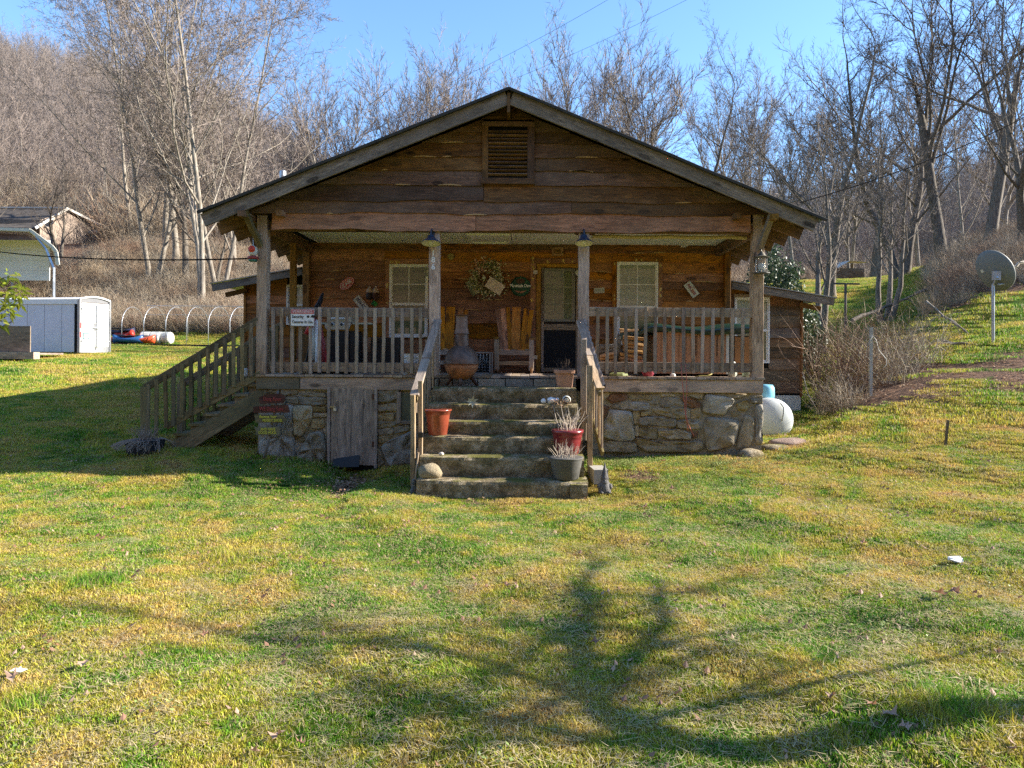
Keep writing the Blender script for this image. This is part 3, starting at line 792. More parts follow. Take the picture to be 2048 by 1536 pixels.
# --- roof: rake boards, metal sheets, purlins, rafters
roof = tag(bpy.data.objects.new('roof', None)); link(roof, cabin, Matrix.Translation((XC, 4, 5)))
YE = 10.8; YF = -.42; EX = 4.74
for sd in (-1, 1):
    EX = 4.71 if sd < 0 else 4.74
    xe = XC + sd * EX
    zt = .0
    a = Vector((XC + sd * .03, YF + .02, roofz(XC, -.165))); b = Vector((xe, YF + .02, roofz(xe, -.165)))
    beam('rake_board', a, b, .04, .205, M_RAKE, roof, jit=.004, n=10)
    # corrugated metal sheet
    n = 60; ny = 2; vs = []; fs = []
    xo = XC + sd * (EX + (.06 if sd < 0 else .15))
    nr = 46
    for j in range(2):
        xx = XC if j == 0 else xo
        for i in range(nr * 4 + 1):
            yy = YF - .04 + (YE - YF + .04) * i / (nr * 4); hgt = (.0, .0, .022, .022)[i % 4]
            vs.append((xx, yy, roofz(xx, -.02 + hgt)))
    for i in range(nr * 4): fs.append((i, i + 1, nr * 4 + 2 + i, nr * 4 + 1 + i))
    m = MB(); m.add(vs, fs); o = m.build('metal_roofing', None or plain('roof_metal%d' % sd, (.10, .12, .10), .45, .5, var=.3, scale=2), roof)
    so = o.modifiers.new('thick', 'SOLIDIFY'); so.thickness = .012
    # roof edge trim seen dark above the rake
    beam('roof_edge', (XC, YF - .045, roofz(XC, -.035)), (xo, YF - .045, roofz(xo, -.035)), .03, .045, plain('roof_edge%d' % sd, (.04, .036, .03), .7, var=.5, scale=12), roof, n=8, jit=.004)
    # purlins along the house
    for xx in (1.2, 2.4, 3.5, 4.5):
        X = XC + sd * xx
        beam('purlin', (X, YF + .02, roofz(X, -.075)), (X, YE, roofz(X, -.075)), .09, .035, M_RAFT, roof, n=2)
    # rafters with cut tails
    for y in [.16, .82, 1.5, 2.15, 2.8, 3.4, 4.0, 4.7, 5.4]:
        a = Vector((XC + sd * 3.3, y, roofz(XC + sd * 3.3, -.20))); b = Vector((XC + sd * (EX + .0), y, roofz(XC + sd * (EX + .0), -.20)))
        beam('rafter_tail', a, b, .045, .2, M_RAFT, roof, n=2)
# porch ceiling panels
for (u0, u1) in ((600, 735), (735, 1022), (1022, 1310), (1310, 1470)):
    xa, xb = P(u0, 475, 1.1).x, P(u1, 475, 1.1).x
    MB().bb(xa + .006, xb - .006, .05, YW - .005, 4.03, 4.045).build('ceiling_panel', M_CEIL, cabin, origin=((xa + xb) / 2, 1.1, 4.04))
# ceiling hatch trim
hx0, hx1 = P(936, 480, 1.4).x, P(1022, 480, 1.4).x
for (a, b, c, d) in ((hx0, hx1, 1.0, 1.07), (hx0, hx1, 1.9, 1.97), (hx0, hx0 + .07, 1.07, 1.9), (hx1 - .07, hx1, 1.07, 1.9)):
    abox('hatch_trim', a, b, c, d, 4.0, 4.03, M_WHITE, cabin)
abox('ceiling_batten', P(1384, 480, 1.2).x, P(1396, 480, 1.2).x, .9, YW - .02, 3.99, 4.03, M_WHITE, cabin)
# beams on posts, side and front
for sd, xx in ((-1, -4.12), (1, 3.66)):
    beam('porch_beam', (xx, .16, 3.93), (xx, YW, 3.93), .10, .19, M_RAFT, cabin)
beam('porch_beam', (-4.1, .10, 3.955), (3.7, .10, 3.955), .12, .13, M_RAFT, cabin)
# rolled bamboo blind under the header, right side
bl = MB(); xa, xb = P(1185, 468, .16).x, P(1497, 468, .16).x
bl.tube([(xa + (xb - xa) * i / 8, .25, 3.86 + .008 * math.sin(i * 2.)) for i in range(9)], .032, 8)
bo = bl.build('rolled_bamboo_blind', plain('bamboo', (.52, .42, .20), .7, var=.4, scale=50), None, origin=((xa + xb) / 2, .25, 3.86))
tag(bo, 'rolled yellow bamboo blind hanging under the header board on the right', 'blind')

# posts
def post(u0, u1, name='porch_post', zt=3.9, mat=M_POST):
    xa = P(u0, 600, 0).x; xb = xa + (u1 - u0) / 125.
    return abox(name, xa, xb, 0.0, (xb - xa), FZ - .0, zt, mat, cabin, jit=.006, n=8)
post(513, 533, zt=4.12); post(857.5, 878.5); post(1157, 1178); post(1506, 1527.5, zt=4.25)
abox('porch_post', P(582, 0, 1.1).x, P(593, 0, 1.1).x, 1.0, 1.1, FZ, 3.84, M_RAFT, cabin)   # half post on the left side
# digits on post
def to_mesh(o):
    me = bpy.data.meshes.new_from_object(o); n_ = o.name; cu = o.data; bpy.data.objects.remove(o); bpy.data.curves.remove(cu)
    return bpy.data.objects.new(n_, me)
def text(s, name, loc, size, mat, parent, rot=(R(90), 0, 0), ext=.002, align='CENTER', shear=0, sx=1., space=1., off=0.):
    c = bpy.data.curves.new(name, 'FONT'); c.body = s; c.size = size; c.extrude = ext; c.align_x = align; c.align_y = 'CENTER'
    c.shear = shear; c.space_character = space; c.offset = off; c.materials.append(mat); c.resolution_u = 3
    o = bpy.data.objects.new(name, c)
    M = rot if isinstance(rot, Matrix) else Matrix.Rotation(rot[2], 4, 'Z') @ Matrix.Rotation(rot[1], 4, 'Y') @ Matrix.Rotation(rot[0], 4, 'X')
    return link(to_mesh(o), parent, Matrix.Translation(loc) @ M @ Matrix.Diagonal((sx, 1, 1, 1)))
for ch, v in (('1', 506), ('8', 520), ('6', 534)):
    text(ch, 'house_number', P(866.5, v, -.006), .125, M_WHITE2, cabin, off=.004)
# knee braces and outlooker blocks at the corners
for sd in (-1, 1):
    if sd < 0: a, b = P(486, 416, -.36), P(521, 492, .0)
    else: a, b = P(1547, 420, -.36), P(1519, 500, .0)
    beam('knee_brace', a, b, .09, .085, M_SUNRAIL if sd > 0 else M_STAIR, cabin, up=(1, 0, 0), jit=.004, n=4)
    xx = a.x
    beam('lookout_beam', (xx, YF - .03, roofz(xx, -.30)), (xx, .9, roofz(xx, -.30)), .10, .09, M_RAFT, cabin)
    beam('lookout_beam', (xx - sd * .5, -.2, roofz(xx, -.24)), (xx - sd * .5, .9, roofz(xx, -.24)), .10, .09, M_RAFT, cabin)

# porch floor, rim joist
for k in range(52):
    x = -4.3 + k * .1565
    beam('floor_plank', (x + .078, -.03, FZ - .018 + random.uniform(-.003, .003)), (x + .078, YW, FZ - .018), .150, .036, M_RAIL, cabin, jit=.002, n=1)
rj = [(513, 600), (601, 830)]
for (a, b) in rj: abox('rim_joist', P(a, 0, 0).x, P(b, 0, 0).x - .005, .0, .04, 1.34, FZ - .04, M_STAIR if a < 560 else M_POST, cabin, jit=.004, n=6)
abox('rim_joist', P(1182, 0, 0).x, P(1527, 0, 0).x, .0, .04, 1.335, FZ - .04, M_POST, cabin, jit=.004, n=8)
for (a, b) in ((870, 905), (907, 955), (957, 1010), (1012, 1066), (1068, 1112), (1114, 1152)):
    abox('sill_stone', P(a, 0, -.02).x, P(b, 0, -.02).x, -.03, .1, 1.40, FZ - .05, M_MORTAR, cabin, jit=.006, n=3)

# --- stone foundation
found = tag(bpy.data.objects.new('stone_foundation', None)); link(found, cabin, Matrix.Translation((0, .1, .7)))
def mwall(name, x0, x1, z0, z1, y, seed, mat=M_MORTAR):
    nx = int((x1 - x0) / .06); nz = int((z1 - z0) / .06); vs = []; fs = []
    for j in range(nz + 1):
        for i in range(nx + 1):
            x = x0 + (x1 - x0) * i / nx; z = z0 + (z1 - z0) * j / nz
            d = .035 * mnoise.noise(Vector((x * 3, z * 4, seed))) + .018 * mnoise.noise(Vector((x * 11, z * 11, seed)))
            vs.append((x, y + d, z))
    for j in range(nz):
        for i in range(nx):
            a = j * (nx + 1) + i; fs.append((a, a + 1, a + nx + 2, a + nx + 1))
    m = MB(); m.add(vs, fs); m.build(name, mat, found, smooth=True)
mwall('mortar', P(519, 0, .1).x, P(656, 0, .1).x, -.2, 1.35, .065, 1)
mwall('mortar', P(755, 0, .1).x, P(870, 0, .1).x, -.1, 1.35, .065, 2)
mwall('mortar', P(1175, 0, .1).x, P(1523, 0, .1).x, -.1, 1.35, .065, 3)
MB().bb(-4.2, 3.74, .25, 2.2, -.2, 1.33).build('foundation_core', M_MORTAR, found)
# right-hand end of the wall
def stone(poly, y, depth, mat, parent, name='stone', seed=0):
    rr = random.Random(seed); pts = [Vector(p) for p in poly]
    out = []
    n = len(pts)
    for i in range(n):                                   # corner cutting + jitter
        p, q = pts[i], pts[(i + 1) % n]
        out += [p.lerp(q, .09), p.lerp(q, .36) + Vector((rr.uniform(-.008, .008), rr.uniform(-.008, .008))), p.lerp(q, .64) + Vector((rr.uniform(-.008, .008), rr.uniform(-.008, .008))), p.lerp(q, .91)]
    c = sum(out, Vector((0, 0))) / len(out)
    size = max((p - c).length for p in out)
    depth *= .72; rings = [(1.05, 0.05), (1.04, -depth * .5), (1.0, -depth * .85), (.86, -depth * 1.), (.45, -depth * 1.)]
    vs = []; fs = []; m = len(out)
    for k, (sc_, d) in enumerate(rings):
        for p in out:
            q = (p - c)
            inset = min(.05, size * .25)
            qq = q * (sc_ if sc_ > .9 else sc_)
            nzv = mnoise.noise(Vector((q.x * 7 + seed, q.y * 7, k))) * depth * .95
            vs.append((qq.x, d + (nzv if k > 1 else 0), qq.y))
    vs.append((0, -depth * (.85 + .3 * rr.random()), 0))
    for k in range(len(rings) - 1):
        for i in range(m):
            j = (i + 1) % m; fs.append((k * m + i, k * m + j, (k + 1) * m + j, (k + 1) * m + i))
    t = (len(rings) - 1) * m
    for i in range(m): fs.append((t + i, t + (i + 1) % m, len(vs) - 1))
    mb = MB(); mb.add(vs, fs)
    return mb.build(name, mat, parent, Matrix.Translation((c.x, y, c.y)), smooth=True)
def polyP(lst, ox, oy, s, y=.07):
    o = []
    for (a, b) in lst:
        p = P(ox + a * s, oy + b * s, y); o.append((p.x, p.z))
    ar = sum(o[i][0] * o[(i + 1) % len(o)][1] - o[(i + 1) % len(o)][0] * o[i][1] for i in range(len(o)))
    return o if ar > 0 else o[::-1]
A, G, RR, YY = M_ROCK, M_ROCKG, M_ROCKR, M_ROCKY
RS = [([(145, 790), (200, 745), (325, 745), (335, 790), (190, 835)], RR, .05), ([(185, 850), (330, 800), (355, 820), (335, 880), (200, 885)], YY, .05),
 ([(350, 812), (520, 830), (530, 880), (420, 895), (330, 880)], G, .07), ([(350, 750), (545, 750), (550, 800), (400, 798), (345, 790)], YY, .04), ([(505, 805), (610, 800), (605, 840), (510, 838)], YY, .04),
 ([(620, 735), (740, 730), (760, 770), (640, 770)], A, .04), ([(615, 785), (780, 775), (850, 850), (830, 868), (620, 860)], A, .04), ([(790, 765), (930, 790), (990, 840), (960, 880), (860, 850)], RR, .05),
 ([(550, 875), (700, 855), (885, 880), (880, 965), (740, 960), (590, 925)], YY, .07), ([(1030, 745), (1290, 790), (1190, 940), (1000, 905)], G, .08), ([(1190, 742), (1400, 745), (1340, 780), (1240, 785)], A, .05),
 ([(1300, 830), (1400, 800), (1425, 860), (1385, 895), (1310, 885)], YY, .05), ([(1420, 775), (1530, 760), (1535, 830), (1440, 835)], A, .06),
 ([(180, 890), (365, 905), (395, 1150), (260, 1165), (105, 1120), (125, 1000)], G, .11), ([(378, 900), (440, 897), (440, 1010), (387, 1015)], A, .05), ([(390, 1030), (435, 1030), (430, 1120), (400, 1120)], A, .05),
 ([(450, 905), (550, 900), (550, 935), (450, 945)], YY, .05), ([(440, 958), (600, 945), (760, 968), (755, 1038), (440, 1022)], A, .08), ([(765, 990), (870, 975), (965, 1000), (965, 1055), (780, 1050)], YY, .08),
 ([(435, 1048), (595, 1048), (600, 1145), (500, 1145), (435, 1120)], YY, .07), ([(603, 1070), (800, 1060), (895, 1100), (890, 1150), (700, 1150), (608, 1110)], A, .09), ([(905, 1082), (960, 1068), (960, 1120), (902, 1145)], RR, .05),
 ([(415, 1135), (600, 1165), (985, 1165), (1000, 1230), (900, 1270), (500, 1260), (420, 1200)], A, .10), ([(90, 1155), (290, 1172), (405, 1185), (420, 1270), (95, 1260)], A, .09),
 ([(1040, 955), (1320, 985), (1280, 1190), (1190, 1230), (1040, 1250), (1012, 1060)], G, .12), ([(1335, 1050), (1370, 935), (1458, 965), (1450, 1150), (1400, 1225), (1300, 1235)], A, .07),
 ([(1470, 850), (1535, 848), (1530, 1190), (1470, 1180)], M_MORTAR, .07), ([(895, 885), (980, 862), (985, 950), (900, 970)], A, .05), ([(100, 840), (175, 865), (160, 905), (110, 980)], RR, .05), ([(1245, 905), (1320, 905), (1350, 935), (1260, 950)], YY, .04),
 ([(105, 735), (190, 735), (140, 790), (100, 830)], A, .04), ([(770, 728), (1010, 740), (1000, 800), (930, 780)], A, .05)]
for k, (pl, mt, d) in enumerate(RS): stone(polyP(pl, 1180, 620, .22461), .075, d, mt, found, seed=k)
LS = [([(500, 190), (760, 190), (760, 290), (500, 290)], YY, .06), ([(780, 190), (1080, 170), (1160, 300), (880, 340), (800, 290)], A, .06), ([(1260, 150), (1780, 150), (1780, 240), (1340, 260)], M_MORTAR, .05),
 ([(1200, 300), (1440, 290), (1700, 270), (1780, 365), (1500, 370), (1250, 345)], A, .06), ([(1180, 375), (1780, 382), (1740, 540), (1400, 540), (1200, 500)], YY, .08), ([(1080, 560), (1455, 560), (1460, 800), (1360, 1020), (1240, 1200), (1110, 1180), (1060, 800)], A, .14),
 ([(1475, 560), (1740, 575), (1770, 690), (1480, 695)], YY, .07), ([(1470, 705), (1780, 702), (1780, 800), (1480, 800)], A, .06), ([(1465, 840), (1700, 822), (1735, 1000), (1600, 1080), (1450, 1020)], YY, .08),
 ([(1680, 1040), (1780, 1005), (1780, 1260), (1725, 1260)], A, .06), ([(885, 365), (1170, 345), (1160, 520), (930, 480)], A, .06), ([(400, 200), (490, 190), (480, 290), (400, 290)], YY, .06),
 ([(880, 560), (1045, 570), (1060, 900), (1075, 1250), (1080, 1700), (800, 1760), (370, 1720), (340, 1300), (700, 1100)], G, .14), ([(1160, 1220), (1260, 1220), (1300, 1290), (1200, 1320)], A, .05), ([(330, 560), (870, 560), (680, 1060), (340, 1200)], A, .06), ([(330, 330), (840, 330), (860, 540), (330, 540)], A, .06),
 ([(1300, 1380), (1420, 1150), (1620, 1100), (1720, 1220), (1770, 1500), (1700, 1700), (1500, 1830), (1200, 1760), (1170, 1550)], G, .24)]
for k, (pl, mt, d) in enumerate(LS): stone(polyP(pl, 490, 760, .09277), .075, d, mt, found, seed=50 + k)
CS = [([(745, 675), (950, 662), (945, 760), (860, 795), (752, 780)], G, .08), ([(750, 812), (950, 795), (930, 870), (750, 880)], A, .07), ([(745, 892), (910, 892), (900, 960), (745, 965)], A, .06), ([(745, 978), (900, 978), (935, 1000), (880, 1020), (750, 1040)], YY, .07),
 ([(745, 1052), (895, 1030), (900, 1090), (760, 1110)], A, .05), ([(750, 1122), (900, 1100), (860, 1160), (760, 1190)], YY, .06), ([(790, 1200), (1060, 1070), (1150, 1100), (1160, 1380), (880, 1400), (830, 1330)], G, .14), ([(745, 1215), (790, 1260), (820, 1360), (750, 1420)], A, .07), ([(940, 1012), (1060, 1000), (1050, 1058), (905, 1085)], A, .06)]
for k, (pl, mt, d) in enumerate(CS): stone(polyP(pl, 600, 640, .20833), .075, d, mt, found, seed=80 + k)
# boarded crawl-space opening
cx0, cx1, cz0, cz1 = P(801, 0, .05).x, P(826, 0, .05).x, P(800, 846, .05).z, P(800, 784, .05).z
crawl = tag(bpy.data.objects.new('crawl_space_hatch', None)); link(crawl, cabin, Matrix.Translation((cx0, .05, cz0)))
MB().bb(cx0 + .02, cx1 + .2, .04, .06, cz0 + .04, cz1 - .02).build('hatch_panel', plain('mossy_panel', (.12, .12, .075), .8, var=.3), crawl)
abox('hatch_frame', cx0 - .045, cx0 + .02, .0, .07, cz0, cz1, M_DOORW, crawl); abox('hatch_frame', cx0 + .02, cx1 + .2, .0, .07, cz0 - .01, cz0 + .04, M_DOORW, crawl)
# cellar door
cd_ = tag(bpy.data.objects.new('cellar_door', None)); link(cd_, cabin, P(705, 850, .0) and Matrix.Translation(P(705, 850, 0)))
for (a, b) in ((662, 676), (676.5, 702), (702.5, 725.5), (726, 749)):
    t_ = P(a, 776.5, .0); s_ = P(b, 900, .0)
    abox('door_plank', t_.x + .002, s_.x - .002, .0, .03, P(700, 929, 0).z - random.uniform(0, .02), P(700, 776, 0).z, M_DOORW, cd_, jit=.002, n=4)
MB().bb(P(657, 0, 0).x, P(756, 0, 0).x, .04, .06, -.2, 1.3).build('door_back', M_DARK, cd_)
abox('door_jamb', P(655.5, 0, 0).x, P(661.5, 0, 0).x, -.02, .08, P(700, 936, 0).z, P(700, 775, 0).z, M_DOORW, cd_)
abox('door_jamb', P(750, 0, 0).x, P(755.5, 0, 0).x, -.02, .08, P(700, 936, 0).z, P(700, 775, 0).z, M_DOORW, cd_)
for v in (792, 887):
    a = P(744, v - 4, -.012); MB().bb(a.x, a.x + .07, -.012, -.001, a.z - .085, a.z).build('strap_hinge', M_RUST, cd_)
hp = MB(); a = P(660, 813, -.02); hp.bb(a.x, a.x + .085, -.03, -.02, a.z - .02, a.z + .01); hp.build('hasp', plain('brass_hasp', (.35, .26, .12), .6, .5), cd_)
pk = MB(); a = P(670, 818, -.04); pk.bb(a.x - .022, a.x + .022, -.06, -.03, a.z - .028, a.z + .012)
pk.tube([(a.x - .013, -.045, a.z + .01), (a.x - .013, -.045, a.z + .035), (a.x, -.045, a.z + .045), (a.x + .013, -.045, a.z + .035), (a.x + .013, -.045, a.z + .01)], .004, 5); pk.build('padlock', M_SILVER, cd_)
mt_ = MB(); a, b = P(665, 921, -.06), P(719, 918, -.06)
mt_.add([(a.x, -.10, a.z - .1), (b.x, -.10, b.z - .12), (b.x - .01, -.02, b.z + .06), (a.x, -.02, a.z + .02), (a.x, -.09, a.z - .11), (b.x, -.09, b.z - .13), (b.x - .01, -.01, b.z + .05), (a.x, -.01, a.z + .01)], [(0, 1, 2, 3), (7, 6, 5, 4), (0, 4, 5, 1), (1, 5, 6, 2), (2, 6, 7, 3), (3, 7, 4, 0)])
tag(mt_.build('rubber_mat', M_BLACK, None, origin=(a.x + .15, -.06, a.z)), 'black rubber flap leaning against the foot of the cellar door', 'mat')

# --- windows
def window(parent, x0, x1, z0, z1, y, name='window', trim=None, blind=.5, muntins=True, mid=.46, fr=.035):
    w_ = tag(bpy.data.objects.new(name, None)); link(w_, parent, Matrix.Translation(((x0 + x1) / 2, y, (z0 + z1) / 2)))
    f = MB(); t = fr
    f.bb(x0, x0 + t, y - .05, y + .03, z0, z1); f.bb(x1 - t, x1, y - .05, y + .03, z0, z1)
    f.bb(x0 + t, x1 - t, y - .05, y + .03, z1 - t, z1); f.bb(x0 + t, x1 - t, y - .06, y + .03, z0, z0 + t)
    f.build('window_frame', M_WHITE, w_)
    zm = z0 + (z1 - z0) * mid
    s = MB(); xi0, xi1 = x0 + t, x1 - t
    s.bb(xi0, xi1, y - .035, y + .02, zm - .03, zm + .022); s.bb(xi0, xi0 + .02, y - .03, y + .02, zm + .022, z1 - t); s.bb(xi1 - .02, xi1, y - .03, y + .02, zm + .022, z1 - t); s.bb(xi0 + .02, xi1 - .02, y - .03, y + .02, z1 - t - .02, z1 - t)
    s.build('upper_sash', M_WHITE, w_)
    s = MB(); s.bb(xi0, xi0 + .03, y - .02, y + .02, z0 + t, zm - .03); s.bb(xi1 - .03, xi1, y - .02, y + .02, z0 + t, zm - .03); s.bb(xi0 + .03, xi1 - .03, y - .02, y + .02, z0 + t, z0 + t + .035)
    s.build('lower_sash', M_WHITE, w_)
    g = MB(); g.bb(xi0, xi1, y - .004, y, zm, z1 - t); g.build('pane', M_GLASS if blind < .3 else M_GLASSB, w_)
    g = MB(); g.bb(xi0, xi1, y + .004, y + .008, z0 + t, zm); g.build('pane', M_GLASS, w_)
    if muntins:
        q = MB(); xm = (x0 + x1) / 2; zq = (zm + z1) / 2
        q.bb(xm - .008, xm + .008, y - .012, y - .004, zm + .022, z1 - t - .02); q.bb(xi0 + .02, xi1 - .02, y - .011, y - .0045, zq - .008, zq + .008)
        q.build('muntin', M_WHITE, w_)
    return w_
wins = [(779, 856, 675, 529, .2), (1232, 1314, 690, 524.5, .8)]
for (a, b, c, d, bl_) in wins:
    x0, x1 = P(a, 0, YW).x, P(b, 0, YW).x; z0, z1 = P(a, c, YW).z, P(a, d, YW).z
    w_ = window(cabin, x0, x1, z0, z1, YW - .02, blind=bl_, mid=.46)
    tr = .085
    abox('window_trim', x0 - tr, x0 - .004, YW - .05, YW - .03, z0, z1 + .0, M_WALL, w_, jit=.003, n=3)
    abox('window_trim', x1 + .004, x1 + tr, YW - .05, YW - .03, z0, z1 + .0, M_WALL, w_, jit=.003, n=3)
    abox('window_trim', x0 - tr, x1 + tr, YW - .052, YW - .03, z1 + .004, z1 + .11, M_WALL, w_, jit=.003, n=3)
    fm = MB()                                  # dabs of dried yellow foam sealant on the trim
    for k in range(13):
        sx = random.choice((x0 - .045, x1 + .045)) if k > 3 else random.uniform(x0, x1)
        sz = random.uniform(z0 + .4, z1) if k > 3 else z1 + .04
        fm.sphere(Vector((sx, YW - .052, sz)), random.uniform(.012, .026), 8, 5, (1, .5, random.uniform(1, 1.8)))
    tag(fm.build('foam_sealant', plain('foam%d' % a, (.62, .45, .16), .9, var=.3), w_, smooth=True), kind='stuff')
# horizontal blinds in the right window as slats
for (a, b, c, d) in ((1240, 1306, 575, 530),):
    m = MB(); x0, x1 = P(a, 0, YW).x, P(b, 0, YW).x
    for k in range(20):
        z = P(0, d, YW).z - .004 - k * (P(0, d, YW).z - P(0, c + 5, YW).z) / 20
        m.bb(x0, x1, YW - .0255, YW - .0245, z - .0018, z + .0018)
    m.build('blind_slats', plain('blind_line', (.12, .13, .10), .6), w_)

# --- door
door = tag(bpy.data.objects.new('front_door', None)); link(door, cabin, Matrix.Translation((P(1115, 640, YW).x, YW, 2.6)))
dx0, dx1 = P(1080, 0, YW).x, P(1157, 0, YW).x; dz1 = P(0, 528, YW).z
abox('door_casing', P(1072, 0, YW).x, dx0 + .01, YW - .08, YW - .03, FZ, dz1 - .07, M_TAN, door, jit=.003, n=4)
abox('door_casing', dx1 - .0, dx1 + .09, YW - .08, YW - .03, FZ, dz1 - .07, M_TAN, door, jit=.003, n=4)
abox('door_casing', P(1072, 0, YW).x, dx1 + .09, YW - .082, YW - .03, dz1 - .07, dz1, M_TAN, door, jit=.003, n=4)
abox('door_casing', P(1060, 0, YW).x, P(1071, 0, YW).x, YW - .06, YW - .03, FZ, dz1 + .09, M_WALL, door, jit=.003, n=4)
abox('door_casing', P(1060, 0, YW).x, dx1 + .2, YW - .062, YW - .03, dz1 + .004, dz1 + .11, M_WALL, door, jit=.003, n=4)
fm = MB()
for k in range(18):
    sx = P(1065.5, 0, YW).x + random.uniform(-.03, .035); sz = P(0, random.choice((518, 520, 525, 530, 534, 538, 558, 575, 610, 620, 516, 600)), YW).z
    if k > 12: sx = P(random.uniform(1090, 1150), 0, YW).x; sz = dz1 + .04
    fm.sphere(Vector((sx, YW - .064, sz + random.uniform(-.02, .02))), random.uniform(.012, .028), 8, 5, (1, .5, random.uniform(1, 1.8)))
tag(fm.build('foam_sealant', plain('foam_door', (.62, .42, .13), .9, var=.3), door, smooth=True), kind='stuff')
sdx0, sdx1 = P(1082, 0, YW).x, P(1156, 0, YW).x
for (a, b, c, d) in ((sdx0, sdx0 + .05, FZ + .02, dz1 - .075), (sdx1 - .05, sdx1, FZ + .02, dz1 - .075)):
    abox('screen_door_stile', a, b, YW - .06, YW - .03, c, d, M_DOORW, door)
z648, z656 = P(0, 657, YW).z, P(0, 650, YW).z
abox('screen_door_rail', sdx0 + .05, sdx1 - .05, YW - .06, YW - .03, z648 - .03, z656 + .02, M_DOORW, door)
abox('screen_door_rail', sdx0 + .05, sdx1 - .05, YW - .06, YW - .03, FZ + .02, FZ + .1, M_DOORW, door)
MB().bb(sdx0 + .05, sdx1 - .05, YW - .045, YW - .04, FZ + .1, z648 - .03).build('screen_mesh', M_SCREEN, door)
MB().bb(sdx0 + .05, sdx1 - .05, YW - .03, YW - .01, z656 + .02, dz1 - .075).build('door_leaf', plain('dark_door', (.022, .014, .010), .6), door)
gx0, gx1, gz0, gz1 = P(1083, 0, YW).x, P(1149, 0, YW).x, P(0, 643, YW).z, P(0, 537, YW).z
f = MB(); t = .045; y = YW - .045
f.bb(gx0, gx0 + t, y - .015, y + .015, gz0, gz1); f.bb(gx1 - t, gx1, y - .015, y + .015, gz0, gz1); f.bb(gx0 + t, gx1 - t, y - .015, y + .015, gz1 - t, gz1); f.bb(gx0 + t, gx1 - t, y - .015, y + .015, gz0, gz0 + t)
f.build('door_window_frame', plain('grey_frame', (.22, .21, .17), .6), door)
MB().bb(gx0 + t, gx1 - t, y + .0, y + .006, gz0 + t, gz1 - t).build('pane', M_GLASS, door)
f = MB()
for k in (1, 2):
    xx = gx0 + t + (gx1 - gx0 - 2 * t) * k / 3; f.bb(xx - .007, xx + .007, y - .006, y - .001, gz0 + t, gz1 - t)
    q = gz0 + t + (gz1 - gz0 - 2 * t) * k / 3; f.bb(gx0 + t, gx1 - t, y - .0055, y - .0005, q - .007, q + .007)
f.build('muntin', plain('muntin_beige', (.40, .38, .28), .6), door)
for v in (545, 715):
    a = P(1070, v, YW - .09); MB().bb(a.x - .03, a.x + .045, YW - .1, YW - .082, a.z - .03, a.z + .04).build('door_hinge', M_SILVER, door)

